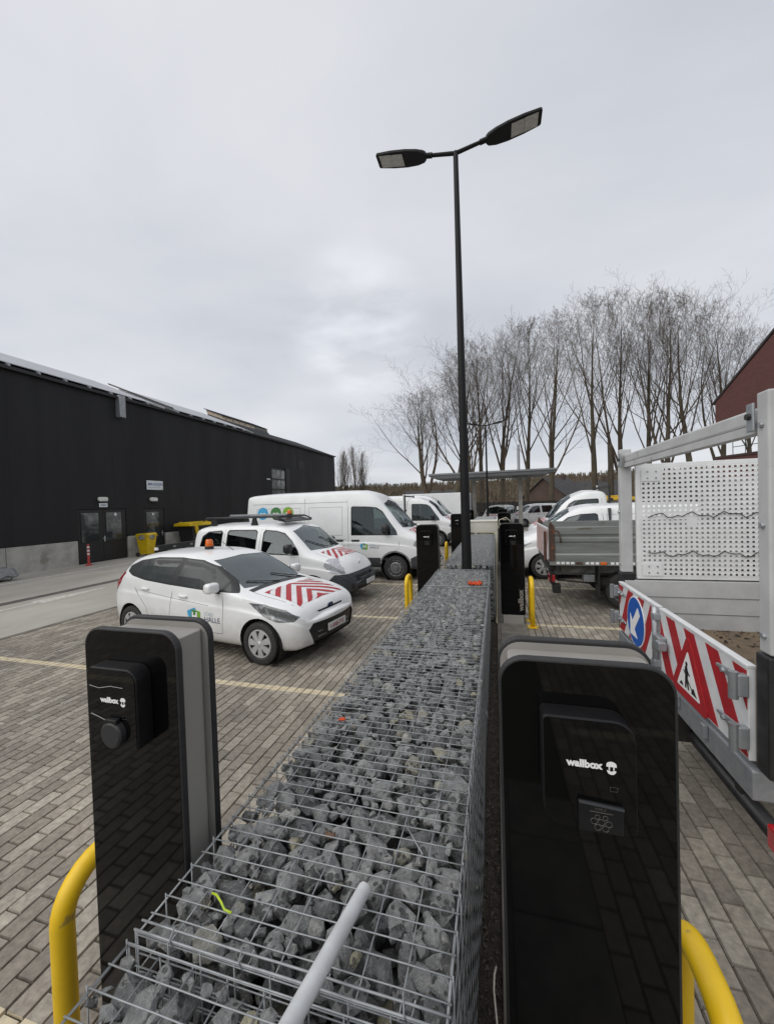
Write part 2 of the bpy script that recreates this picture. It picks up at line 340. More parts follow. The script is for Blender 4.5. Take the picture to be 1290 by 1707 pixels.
PL, PW = .210, .105
def paver_shape(l, w_, j=0.0):
    a, b = l/2-.0035, w_/2-.0035; c, d = a-.004, b-.004
    v = [(-b,-a,-.016),(b,-a,-.016),(b,a,-.016),(-b,a,-.016),(-d,-c,0),(d,-c,0),(d,c,0),(-d,c,0)]
    return v, [(4,5,6,7),(0,1,5,4),(1,2,6,5),(2,3,7,6),(3,0,4,7)]
def paving(name, x0, x1, y0, y1, seed, keep):
    rn = random.Random(seed)
    bed = MB(); bed.add([(x0,y0,-.015),(x1,y0,-.015),(x1,y1,-.015),(x0,y1,-.015)], [(0,1,2,3)])
    bed.box(x0, x1, y0, y1, -.08, -.017)
    root = tag(bed.build(name, M_joint), kind='structure')
    cells = []
    nx = int((x1-x0)/PW); ny = int((y1-y0)/PL)
    for i in range(nx):
        for j in range(ny):
            x = x0+(i+.5)*PW; y = y0+(j+.5)*PL+(PL/2 if i % 2 else 0)
            q = proj((x, y, 0)); sc = -1
            if q and 0 < q[0] < 1290 and 830 < q[1] < 1707: sc = 1/q[2] if keep(q) else -1
            cells.append((sc, x, y))
    cells.sort(key=lambda c: -c[0])
    v, f = paver_shape(PL, PW)
    me = bpy.data.meshes.new('paver'); me.from_pydata(v, [], f); me.materials.append(M_paver)
    vs = []; fs = []; rr = []
    for n_, (sc, x, y) in enumerate(cells):
        dz = rn.uniform(-.0022, .0012); tx, ty = rn.gauss(0, .006), rn.gauss(0, .005); rz = rn.gauss(0, .006)
        if n_ < 290 and sc > 0:
            o = bpy.data.objects.new('paver', me); COL.objects.link(o); o.parent = root
            o.location = (x, y, dz); o.rotation_euler = (ty, tx, rz)
        else:
            o_ = len(vs); ca, sa = math.cos(rz), math.sin(rz)
            for a, b, c in v: vs.append((x+a*ca-b*sa, y+a*sa+b*ca, c+dz-a*tx+b*ty))
            fs += [tuple(q+o_ for q in t) for t in f]; rr += [rn.random()]*len(f)
    m2 = bpy.data.meshes.new('paver_field'); m2.from_pydata(vs, [], fs); m2.materials.append(M_paver)
    at = m2.attributes.new('rnd', 'FLOAT', 'FACE'); at.data.foreach_set('value', rr)
    fo = link('paver_field', m2, root); tag(fo, kind='stuff')
    return root
paving('paving', -8.30, -1.0, -8.0, 24.2, 1, lambda q: not (q[0] > 140 and q[0] < 760 and q[1] > 1360))
paving('paving', .46, 9.0, -6.0, 24.2, 2, lambda q: q[0] > 1120 or q[1] < 1060)
MB().box(-8.30, 9, 24.2, 75, -.08, -.004).build('yard', M_road).__setitem__('kind', 'structure')

# ------------------------------------------------------------------ warehouse
M_clad = mat('black_cladding', srgb(37,37,39), .5, c2=srgb(32,32,34), vs=.8, stretch=(1, 1, .15), r2=.62, spec=.3)
M_clad2 = mat('black_door_frame', srgb(26,26,28), .45, c2=srgb(32,32,34), vs=3)
M_pane = mat('dark_window_glass', (.03, .034, .035), .05, c2=(.13, .135, .13), vs=2.2, lo=.48, hi=.66, spec=1.0)  # paler noise blotches painted in for reflections and things inside
M_roofd = mat('dark_roof_sheet', srgb(62,64,67), .9, c2=srgb(54,56,59), vs=.5, spec=.1)
M_solar = mat('solar_glass', srgb(158,160,166), .5, c2=srgb(178,180,184), vs=3, spec=.2, stretch=(3, .4, 1))  # pale grey base: the reflected sky is put into the colour
M_beige = mat('larch_board', srgb(196,180,160), .8, c2=srgb(170,156,138), vs=4)
WX, WH, WY0, WY1 = -16.8, 7.5, -6.0, 39.8
wh = thing('warehouse', 'long black clad warehouse with concrete plinth along the left of the yard', 'warehouse', (WX, 14, 0))
def W(y): return y-14
g_ = MB()       # cladding panels, each a real panel with a shadow gap, openings left out
ops = [(12.3, 14.55, 2.32), (15.5, 16.75, 2.3), (27.2, 30.0, 5.35)]
pans = []
y = WY0
while y < WY1-.01:
    y2 = min(y+1.0, WY1); pans.append((y, y2)); y = y2
for a, b in pans:
    zlo = 1.0
    segs = [(a, b, 1.02)]
    for oa, ob, oz in ops:
        ns = []
        for s0, s1, zl in segs:
            if ob <= s0 or oa >= s1: ns.append((s0, s1, zl)); continue
            if oa > s0: ns.append((s0, oa, zl))
            ns.append((max(s0, oa), min(s1, ob), oz))
            if ob < s1: ns.append((ob, s1, zl))
        segs = ns
    p_ = MB()
    for s0, s1, zl in segs: p_.box(-.12, 0, W(s0)+(.0015 if s0 == a else 0), W(s1)-(.0015 if s1 == b else 0), zl, WH-.06)
    p_.build('cladding_panel', M_clad, wh)
MB().box(-23.5, -.125, W(WY0), W(WY1), .0, WH-.08).build('wall_core', mat('wall_core_black', (.01,.01,.01), .9), wh)
# concrete plinth, in precast lengths
for a, b in ((-6, -2.6), (-2.58, .8), (.82, 4.2), (4.22, 7.6), (7.62, 9.75), (9.77, 12.26), (14.59, 15.46), (16.79, 18.0), (18.02, 22), (22.02, 27.15), (30.05, 35), (35.02, 39.8)):
    MB().box(-.12, .03, W(a), W(b), -.02, 1.0).build('plinth_panel', M_conc, wh, bevel=.008)
def leaf(par, y0, y1, z0, z1, pane, handle=None):
    d = MB().box(-.07, -.02, W(y0), W(y1), z0, z1).build('door', M_clad2, par, bevel=.004)
    pa, pb, pc, pd = pane
    MB().box(-.018, -.012, W(pa), W(pb), pc, pd).build('pane', M_pane, d)
    fr = MB(); t = .03
    for q in ((pa-t, pb+t, pc-t, pc), (pa-t, pb+t, pd, pd+t), (pa-t, pa, pc, pd), (pb, pb+t, pc, pd)): fr.box(-.019, -.004, W(q[0]), W(q[1]), q[2], q[3])
    fr.build('pane_frame', M_clad2, d)
    if handle:
        h = MB(); h.box(-.02, .0, W(handle)-.02, W(handle)+.02, .88, 1.12); h.tube([(.02, W(handle), 1.02), (.05, W(handle), 1.02), (.05, W(handle)-.13, 1.02)], .011, 8)
        h.build('door_handle', M_silver, d)
    return d
leaf(wh, 12.32, 13.40, .02, 2.3, (12.46, 13.22, .92, 2.16))
leaf(wh, 13.41, 14.53, .02, 2.3, (13.56, 14.3, .92, 2.16), 13.46)
leaf(wh, 15.52, 16.73, .02, 2.28, (15.66, 16.42, .75, 2.12), 16.6)
MB().lathe([(.0, .012), (.07, .012), (.07, 0), (0, 0)], 16, 0, (0, W(14.0), 2.06)).build('door_sticker', M_wfilm, wh)
MB().lathe([(.0, .012), (.06, .012), (.06, 0), (0, 0)], 16, 0, (0, W(16.05), 2.0)).build('door_sticker', M_wfilm, wh)
# sectional door with panes
rd = MB().box(-.1, -.06, W(27.2), W(30.0), .02, 5.35).build('sectional_door', M_clad2, wh)
for i in range(3):
    for j in range(6):
        MB().box(-.06, -.05, W(27.32+i*.68), W(27.32+i*.68+.6), 4.45-j*.82, 5.15-j*.82).build('pane', mat('door_pane_glass', (.09,.1,.1), .08, c2=(.2,.21,.21), vs=2.4, spec=.9), rd)
MB().box(-.11, .02, W(29.35), W(30.02), .02, 5.37).build('door_jamb', M_clad2, wh)
vn = MB().box(-.02, .02, W(31.5), W(32.6), 5.55, 6.2).build('vent_grille', M_black, wh)
for k in range(7): MB().box(.02, .035, W(31.55), W(32.55), 5.6+k*.085, 5.64+k*.085).build('louvre', M_clad2, vn)
# roof: slope to a ridge, parapet flashing, dark sheet
SL = .41; RX = -4.6
rf = MB(); rf.prism([(.10, WH-.06), (.10, WH+.0), (RX, WH-RX*SL), (RX*2-.1, WH), (RX*2-.1, WH-.1), (RX, WH-RX*SL-.12)], 1, W(WY0)-.1, W(WY1)+.1)
rf = rf.build('roof', M_roofd, wh)
MB().box(.06, .16, W(WY0), W(WY1)+.06, WH-.1, WH+.02).build('gutter', M_clad2, rf)
sol = []
def on_roof(x, y, h=0): return (x-h*SL/1.08, y, WH-x*SL+h/1.08)
for a0, a1 in ((-5.5, 17.8), (18.25, 25.6)):
    n = int((a1-a0)/1.72)
    for i in range(n):
        for j in range(4):
            ya, yb = a0+i*1.72+.012, a0+(i+1)*1.72-.012; xa, xb = -.35-j*1.04, -.35-(j+1)*1.04+.022
            if xb < RX: continue
            h0, h1 = .16, .20
            b_ = MB(); pts = [on_roof(x_, W(y_), h) for h in (h0, h1) for x_, y_ in ((xa, ya), (xb, ya), (xb, yb), (xa, yb))]
            b_.add(pts, [(0,3,2,1),(4,5,6,7),(0,1,5,4),(1,2,6,5),(2,3,7,6),(3,0,4,7)])
            b_.build('solar_panel', M_solar, rf)
rails = MB()
for yy in range(-5, 26):
    rails.add([on_roof(x_, W(yy+.3)+dy_, h) for h in (.0, .16) for x_, dy_ in ((-.2, 0), (-4.4, 0), (-4.4, .05), (-.2, .05))], [(0,3,2,1),(4,5,6,7),(0,1,5,4),(1,2,6,5),(2,3,7,6),(3,0,4,7)])
rails.build('mounting_rail', M_galv, rf)
b_ = MB(); b_.add([on_roof(x_, W(y_), h) for h in (.2, .3) for x_, y_ in ((-.3, 17.95), (-4.75, 17.95), (-4.75, 18.1), (-.3, 18.1))], [(0,3,2,1),(4,5,6,7),(0,1,5,4),(1,2,6,5),(2,3,7,6),(3,0,4,7)])
b_.build('roof_rail', M_black, rf)
# raised roof hatch with larch sides
def slopebox(name, xa, xb, ya, yb, h0, h1, m, par):
    b = MB(); b.add([on_roof(x_, W(y_), h) for h in (h0, h1) for x_, y_ in ((xa, ya), (xb, ya), (xb, yb), (xa, yb))], [(0,3,2,1),(4,5,6,7),(0,1,5,4),(1,2,6,5),(2,3,7,6),(3,0,4,7)]); return b.build(name, m, par, bevel=.01)
ht = slopebox('roof_hatch', -3.2, -4.6, 26.0, 32.2, .26, .62, M_beige, rf)
slopebox('hatch_lid', -3.1, -4.7, 25.9, 32.3, .63, .70, M_roofd, ht)
slopebox('hatch_base', -3.1, -4.7, 26.1, 32.2, .02, .25, M_black, ht)
slopebox('hatch_end', -3.15, -3.19, 30.2, 32.15, .26, .61, mat('weathered_zinc', srgb(104,102,98), .6, c2=srgb(80,78,74), vs=5), ht)
for k in range(5): slopebox('hatch_bolt', -3.15, -3.2, 26.4+k*.8, 26.5+k*.8, .4, .48, M_black, ht)
ho = MB(); ho.box(.0, .26, W(14.25), W(14.55), 6.55, 7.55); ho.build('rainwater_hopper', M_galv, wh, bevel=.01)

# ------------------------------------------------------------------ brick house, far right
def brick_mat(name, c1, c2, mortar, sc):
    m = bpy.data.materials.new(name); m.use_nodes = True; t = m.node_tree; t.nodes.clear()
    p = N(t, 'ShaderNodeBsdfPrincipled'); o = N(t, 'ShaderNodeOutputMaterial'); LK(t, p.outputs[0], o.inputs[0]); p.inputs['Roughness'].default_value = .9
    g = N(t, 'ShaderNodeTexCoord'); mp_ = N(t, 'ShaderNodeMapping'); mp_.inputs['Rotation'].default_value = (R(90), 0, 0); LK(t, g.outputs['Object'], mp_.inputs[0])
    b = N(t, 'ShaderNodeTexBrick'); b.inputs['Scale'].default_value = sc; b.inputs['Color1'].default_value = (*c1, 1); b.inputs['Color2'].default_value = (*c2, 1); b.inputs['Mortar'].default_value = (*mortar, 1)
    b.inputs['Mortar Size'].default_value = .012; b.inputs['Brick Width'].default_value = .22; b.inputs['Row Height'].default_value = .065; LK(t, mp_.outputs[0], b.inputs['Vector']); LK(t, b.outputs[0], p.inputs['Base Color'])
    return m
M_brick = brick_mat('dark_red_brick', srgb(98,54,50), srgb(82,44,42), srgb(84,64,60), 1)
bh = thing('brick_house', 'dark red brick gable building behind the caged truck bed', 'building', (13.7, 30, 0), math.atan2(-.949, .316))
# local x runs along the wall towards the camera, local -y... faces the yard
b_ = MB(); b_.prism([(0, 6.63), (0, 7.95), (7.2, 13.6), (14.4, 7.95), (14.4, 6.63)], 1, 0, 9); b_.build('upper_wall', M_brick, bh)
b_ = MB()
for s0, s1 in (((-.15, 7.98), (7.2, 13.85)), ((7.2, 13.85), (14.55, 7.98))):
    b_.add([(x_, yy, z_+dz) for yy in (-.06, 9.2) for dz in (-.14, .02) for x_, z_ in (s0, s1)], [(0,1,3,2),(4,6,7,5),(0,4,5,1),(2,3,7,6),(0,2,6,4),(1,5,7,3)])
b_.build('roof', mat('roof_edge_dark', srgb(44,40,40), .7, c2=srgb(58,52,50), vs=2), bh)
MB().box(.1, 14.3, .1, 8.8, 6.5, 6.64).build('soffit', mat('soffit', srgb(58,50,48), .8), bh)
MB().box(.05, 14.3, -.05, 8.9, 0, 4.35).build('lower_wall', M_brick, bh)
MB().box(0, 14.35, -.09, 9, 4.36, 4.5).build('coping', mat('coping', srgb(64,48,46), .8), bh)
MB().box(6.5, 14.0, 2.0, 8.8, 4.5, 6.5).build('recessed_storey', M_brick, bh)
rl = MB()
for k in range(16): rl.tube([(1.2+k*.8, -.03, 4.5), (1.2+k*.8, -.03, 5.4)], .02, 6)
for z_ in (5.4, 4.95): rl.tube([(1.2, -.03, z_), (13.2, -.03, z_)], .022, 6)
rl.build('balcony_railing', M_black, bh)
# ------------------------------------------------------------------ trees: bare winter poplars
M_bark = mat('grey_green_bark', srgb(88,80,65), .95, c2=srgb(64,58,49), vs=3, bump=.6, bs=14, bd=.03, stretch=(1, 1, .3))
M_twig = mat('bare_twigs', srgb(92,80,67), .95, c2=srgb(76,67,58), vs=2)
def tree_mesh(seed, H, r0, spread, bare, nb, l2=8, l3=6, l4=3, fork=0):
    rn = random.Random(seed); trunk = MB(); crown = MB()
    def branch(p, d, L, r, lvl, out):
        seg = {0: 14, 1: 7, 2: 5, 3: 3, 4: 2}[lvl]; pts = [p.copy()]; rs = [r]; d = d.normalized()
        trop = {0: .03, 1: .09, 2: .10, 3: .08, 4: .06}[lvl]; jit = {0: .03, 1: .06, 2: .08, 3: .10, 4: .12}[lvl]
        for i in range(seg):
            d = (d+Vector((rn.gauss(0, jit), rn.gauss(0, jit), rn.gauss(0, jit)))+Vector((0, 0, trop))).normalized()
            p = p+d*(L/seg); pts.append(p.copy()); rs.append(max(r*((1-.62*(i+1)/seg) if lvl == 0 and (i+1)/seg < bare else (1-.62*bare)*max(.03, 1-((i+1)/seg-bare)/(1-bare))**1.25 if lvl == 0 else 1-.92*(i+1)/seg), .0055))
        out.tube(pts, rs, {0: 9, 1: 5, 2: 4, 3: 3, 4: 3}[lvl], cap=False)
        if lvl >= 4: return pts
        nch = {0: nb, 1: l2, 2: l3, 3: l4}[lvl]
        for k in range(nch):
            t = (bare if lvl == 0 else .16)+(1-(bare if lvl == 0 else .18))*((k+rn.random())/nch)
            t = min(t, .985); q = t*seg; i = int(q); f = q-i; pos = pts[i].lerp(pts[i+1], f); dd = (pts[i+1]-pts[i]).normalized()
            an = rn.uniform(.75, 1.25)*spread*{0: 1.0, 1: 1.2, 2: 1.5, 3: 1.8}[lvl]
            ax = dd.orthogonal(); ax.rotate(Matrix.Rotation(k*2.4+rn.uniform(-.5, .5), 3, dd)); nd = dd.copy(); nd.rotate(Matrix.Rotation(an, 3, ax))
            rad = rs[i]*(1-f)+rs[i+1]*f
            if lvl == 0: LL = H*(1-t)*rn.uniform(.55, .8)+H*.06
            else: LL = L*rn.uniform(.32, .58)*(1.15-.5*t)
            branch(pos, nd, LL, max(rad*rn.uniform(.32, .47), .0055), lvl+1, crown)
        return pts
    branch(Vector((0, 0, -.3)), Vector((rn.gauss(0, .03), rn.gauss(0, .03), 1)), H*.98, r0, 0, trunk)
    for k in range(fork):
        a = rn.uniform(0, 6.28); branch(Vector((0, 0, H*rn.uniform(.16, .28))), Vector((math.cos(a)*.34, math.sin(a)*.34, 1)), H*rn.uniform(.62, .74), r0*.55, 1, crown)
    tm = trunk.build('trunk', M_bark, None, smooth=True); cm = crown.build('crown', M_twig, None, smooth=False)
    a, b = tm.data, cm.data; bpy.data.objects.remove(tm); bpy.data.objects.remove(cm); return a, b
def place_tree(name, meshes, loc, rz, s, label, group, tilt=(0, 0)):
    t = thing(name, label, 'tree', loc, rz, group); t.scale = s; t.rotation_euler = (tilt[0], tilt[1], rz)
    link('trunk', meshes[0], t); link('crown', meshes[1], t); return t
TV = [tree_mesh(11+k, 22, .31, R(22+2*k), .20+.03*(k % 3), 16, 8, 6, 4, fork=k % 2) for k in range(4)]
# (pixel column of the trunk foot, distance, height)
rowt = [(1255, 43, 16.4, 'rightmost bare poplar, leaning out above the brick gable'), (1196, 44, 19.4, 'bare poplar just left of the brick gable end'), (1158, 43, 20.8, 'broad bare poplar above the right half of the perforated panel'),
        (1118, 44, 21.4, 'slim bare poplar above the middle of the perforated panel'), (1083, 46, 21.6, 'forked bare poplar above the left half of the perforated panel'), (1036, 47, 22.2, 'bare poplar just beside the broken trunk, right of it'),
        (992, 46, 22.8, 'straight bare poplar left of the broken trunk'), (918, 47, 23.0, 'bare poplar rising behind the right end of the canopy'),
        (878, 55, 25.0, 'leaning bare poplar behind the right canopy post'), (838, 52, 23.8, 'bare poplar behind the middle of the canopy'),
        (806, 50, 22.2, 'bare poplar right of the tall street lamp pole'), (786, 48, 20.0, 'spreading bare poplar directly behind the tall lamp pole'), (758, 48, 19.5, 'wide bare tree left of the tall lamp pole'), (722, 50, 17.5, 'low spreading bare tree farthest left in the poplar row')]
for k, (px, Y, H, lab) in enumerate(rowt):
    d = _fw+_r*((px-645)/654); x = d.x*Y/d.y
    s = H/22
    place_tree('poplar_tree', TV[k % 4], (x, Y, 0), k*1.9, (s*(1.02 if k < 12 else 1.65), s*(1.02 if k < 12 else 1.65), s), lab, 'bare poplars behind the yard', (random.Random(k).gauss(0, .03), random.Random(k+50).gauss(0, .03)-(.13 if k in (12, 13) else 0)))
# broken trunk
bt = thing('broken_trunk', 'snapped off bare trunk standing among the poplars', 'tree', (0, 0, 0)); d = _fw+_r*((1018-645)/654); bt.location = (d.x*46/d.y, 46, 0)
b_ = MB(); b_.tube([(0,0,-.3),(.05,0,3),(.1,.05,5.5),(.0,.0,7.6)], [.34,.30,.27,.2], 9); b_.build('trunk', M_bark, bt, smooth=True)
b_ = MB(); b_.tube([(-.08,0,7.5),(-.12,0,8.4),(-.16,.02,9.2)], [.12,.07,.01], 6); b_.tube([(.1,0,7.5),(.13,0,8.0)], [.08,.01], 6); b_.build('splinter', M_bark, bt)
# columnar poplars far behind the warehouse
TC = [tree_mesh(60+k, 20, .30, R(13), .12, 30, 7, 5, 2) for k in range(2)]
for k, (px, Y, H) in enumerate(((566, 118, 19.4), (577, 121, 18.0), (591, 117, 19.8), (604, 119, 18.6), (611, 123, 14.2), (546, 125, 17))):
    d = _fw+_r*((px-645)/654); x = d.x*Y/d.y
    place_tree('columnar_poplar', TC[k % 2], (x, Y, 0), k*2.1, (1.1*H/20, 1.1*H/20, H/20),
               ['tallest narrow poplar nearest the warehouse end', 'second narrow poplar from the warehouse end', 'third narrow poplar, tall, in the far left row', 'fourth narrow poplar of the far left row', 'short last narrow poplar of the far left row', 'narrow poplar partly hidden by the warehouse corner'][k], 'columnar poplars beyond the warehouse')
# wooded rise on the horizon
M_hill = mat('winter_wood_floor', srgb(92,79,63), .95, c2=srgb(82,72,58), vs=.06, bump=.4, bs=.8, bd=.6, world=True)
def ridge(x): return 11.2+1.6*noise.noise((x*.013, 3.1, 0))+.9*noise.noise((x*.05, 7.7, 0))+max(0, x)*.012
hv = []; hf = []; nx_ = 120
for i in range(nx_):
    x = -420+i*840/(nx_-1)
    for j, (yy, zf) in enumerate(((95, 0), (120, .22), (150, .6), (185, 1.0), (260, .9), (420, 0))):
        hv.append((x, yy+6*noise.noise((x*.02, j*3., 1)), -.5+ridge(x)*zf+(.8*noise.noise((x*.06, j, 4)) if zf else 0)))
for i in range(nx_-1):
    for j in range(5): a = i*6+j; hf.append((a, a+6, a+7, a+1))
b_ = MB(); b_.add(hv, hf); tag(b_.build('hill', M_hill, smooth=True), kind='structure')
rn = random.Random(8); sb = MB(); SBC = 22000
for i in range(SBC):
    x = rn.uniform(-150, 170); t = rn.random(); yy = 90+t*98
    zz_ = -.5+ridge(x)*min(1, max(0, (t-.04)/.92))**1.2
    h = rn.uniform(.9, 2.4)*(1 if t > .12 else .8)*(1.15 if rn.random() < .06 else 1); wd = rn.uniform(.06, .22)
    for q in range(2):
        a = rn.uniform(0, PI); dx_, dy_ = math.cos(a)*wd, math.sin(a)*wd; lx = rn.gauss(0, .3)
        sb.cm = rn.randrange(3)
        sb.add([(x-dx_*.2, yy-dy_*.2, zz_-.6), (x+dx_*.2, yy+dy_*.2, zz_-.6), (x+dx_+lx, yy+dy_, zz_+h*.75), (x+lx+dx_*.1, yy, zz_+h), (x-dx_+lx, yy-dy_, zz_+h*.7)], [(0,1,2,3,4)])
so_ = sb.build('scrub_wood', [mat('scrub_%s' % n_, srgb(*c), .95, c2=srgb(*c2), vs=.5, world=True) for n_, c, c2 in (('brown', (100,87,71), (92,81,67)), ('grey', (96,86,73), (90,81,69)), ('olive', (94,86,68), (88,80,64)))])
tag(so_, 'brown leafless scrub covering the low rise on the horizon', 'scrub', kind='stuff')
# ================================================================== GABION WALLS
def stone_material():
    m = bpy.data.materials.new('bluestone_rubble'); m.use_nodes = True; t = m.node_tree; t.nodes.clear()
    p = N(t, 'ShaderNodeBsdfPrincipled'); o = N(t, 'ShaderNodeOutputMaterial'); LK(t, p.outputs[0], o.inputs[0])
    g = N(t, 'ShaderNodeNewGeometry').outputs['Position']
    at = N(t, 'ShaderNodeAttribute', attribute_name='rnd'); oi = N(t, 'ShaderNodeObjectInfo')
    ad = N(t, 'ShaderNodeMath', operation='ADD'); LK(t, at.outputs['Fac'], ad.inputs[0]); LK(t, oi.outputs['Random'], ad.inputs[1])
    fr = N(t, 'ShaderNodeMath', operation='FRACT'); LK(t, ad.outputs[0], fr.inputs[0])
    cr = N(t, 'ShaderNodeValToRGB'); e = cr.color_ramp.elements; e[0].color = (*srgb(84,86,87), 1); e[1].color = (*srgb(182,183,182), 1)
    q = e.new(.25); q.color = (*srgb(120,122,122), 1); q = e.new(.75); q.color = (*srgb(146,147,146), 1); q = e.new(.93); q.color = (*srgb(150,151,149), 1); q = e.new(.97); q.color = (*srgb(158,152,128), 1)
    LK(t, fr.outputs[0], cr.inputs[0])
    n = N(t, 'ShaderNodeTexNoise'); n.inputs['Scale'].default_value = 24; n.inputs['Detail'].default_value = 8; n.inputs['Roughness'].default_value = .7; LK(t, g, n.inputs['Vector'])
    k = N(t, 'ShaderNodeMapRange'); k.inputs[1].default_value = .3; k.inputs[2].default_value = .72; k.inputs[3].default_value = .42; k.inputs[4].default_value = 1.55; LK(t, n.outputs['Fac'], k.inputs[0])
    mu = N(t, 'ShaderNodeMixRGB', blend_type='MULTIPLY'); mu.inputs[0].default_value = 1; LK(t, cr.outputs[0], mu.inputs[1]); LK(t, k.outputs[0], mu.inputs[2])
    # drying rain drops: dark round blots
    v = N(t, 'ShaderNodeTexVoronoi'); v.inputs['Scale'].default_value = 40; v.inputs['Randomness'].default_value = 1; LK(t, g, v.inputs['Vector'])
    n3 = N(t, 'ShaderNodeTexNoise'); n3.inputs['Scale'].default_value = 9; n3.inputs['Detail'].default_value = 3; LK(t, g, n3.inputs['Vector'])
    th = N(t, 'ShaderNodeMapRange'); th.inputs[1].default_value = .40; th.inputs[2].default_value = .68; th.inputs[3].default_value = .05; th.inputs[4].default_value = .72; LK(t, n3.outputs['Fac'], th.inputs[0])
    lt = N(t, 'ShaderNodeMath', operation='SUBTRACT'); LK(t, th.outputs[0], lt.inputs[0]); LK(t, v.outputs['Distance'], lt.inputs[1])
    sm = N(t, 'ShaderNodeMapRange'); sm.inputs[1].default_value = -.04; sm.inputs[2].default_value = .05; LK(t, lt.outputs[0], sm.inputs[0])
    m2 = N(t, 'ShaderNodeMath', operation='MULTIPLY'); m2.inputs[1].default_value = .8; LK(t, sm.outputs[0], m2.inputs[0])
    mx = N(t, 'ShaderNodeMixRGB'); mx.inputs[2].default_value = (*srgb(48,48,48), 1); LK(t, m2.outputs[0], mx.inputs[0]); LK(t, mu.outputs[0], mx.inputs[1])
    # pale calcite veins
    wv = N(t, 'ShaderNodeTexNoise'); wv.inputs['Scale'].default_value = 13; wv.inputs['Detail'].default_value = 10; wv.inputs['Distortion'].default_value = 1.2; LK(t, g, wv.inputs['Vector'])
    w1 = N(t, 'ShaderNodeMath', operation='SUBTRACT'); w1.inputs[1].default_value = .5; LK(t, wv.outputs['Fac'], w1.inputs[0])
    w2 = N(t, 'ShaderNodeMath', operation='ABSOLUTE'); LK(t, w1.outputs[0], w2.inputs[0])
    w3 = N(t, 'ShaderNodeMapRange'); w3.inputs[1].default_value = .0; w3.inputs[2].default_value = .012; w3.inputs[3].default_value = .55; w3.inputs[4].default_value = 0; LK(t, w2.outputs[0], w3.inputs[0])
    mv = N(t, 'ShaderNodeMixRGB'); mv.inputs[2].default_value = (*srgb(170,168,162), 1); LK(t, w3.outputs[0], mv.inputs[0]); LK(t, mx.outputs[0], mv.inputs[1])
    LK(t, mv.outputs[0], p.inputs['Base Color'])
    rr = N(t, 'ShaderNodeMapRange'); rr.inputs[3].default_value = .78; rr.inputs[4].default_value = .42; LK(t, sm.outputs[0], rr.inputs[0]); LK(t, rr.outputs[0], p.inputs['Roughness'])
    n4 = N(t, 'ShaderNodeTexNoise'); n4.inputs['Scale'].default_value = 38; n4.inputs['Detail'].default_value = 9; n4.inputs['Roughness'].default_value = .65; LK(t, g, n4.inputs['Vector'])
    bp = N(t, 'ShaderNodeBump'); bp.inputs['Strength'].default_value = 1; bp.inputs['Distance'].default_value = .022; LK(t, n4.outputs['Fac'], bp.inputs['Height']); LK(t, bp.outputs[0], p.inputs['Normal'])
    return m
M_stone = stone_material()
M_wire = mat('galvanised_wire', (.34, .355, .365), .5, .4, c2=(.25, .26, .27), vs=25)
def stone_pool(n, seed):
    rn = random.Random(seed); out = []
    for i in range(n):
        bm = bmesh.new()
        a, b, c = rn.uniform(.8, 1.25), rn.uniform(.65, 1.0), rn.uniform(.5, .85)
        for k in range(22):
            d = Vector((rn.gauss(0, 1), rn.gauss(0, 1), rn.gauss(0, 1))).normalized(); s = rn.uniform(.74, 1.14)
            # flatten some sides: fractured stone
            bm.verts.new((max(-.88, min(.9, d.x*s))*a, max(-.8, min(.85, d.y*s))*b, max(-.8, min(.82, d.z*s))*c))
        r = bmesh.ops.convex_hull(bm, input=bm.verts)
        bmesh.ops.delete(bm, geom=[x for x in r['geom_interior'] if isinstance(x, bmesh.types.BMVert)], context='VERTS')
        bmesh.ops.bevel(bm, geom=list(bm.edges), offset=.045, segments=1, affect='EDGES') if i % 1 == 0 and False else None
        me = bpy.data.meshes.new('stone'); bm.to_mesh(me); me.materials.append(M_stone)
        vs = [tuple(v.co) for v in bm.verts]; bm.verts.index_update(); fs = [tuple(v.index for v in f.verts) for f in bm.faces]; bm.free()
        out.append((me, vs, fs))
    return out
POOL = stone_pool(26, 3)
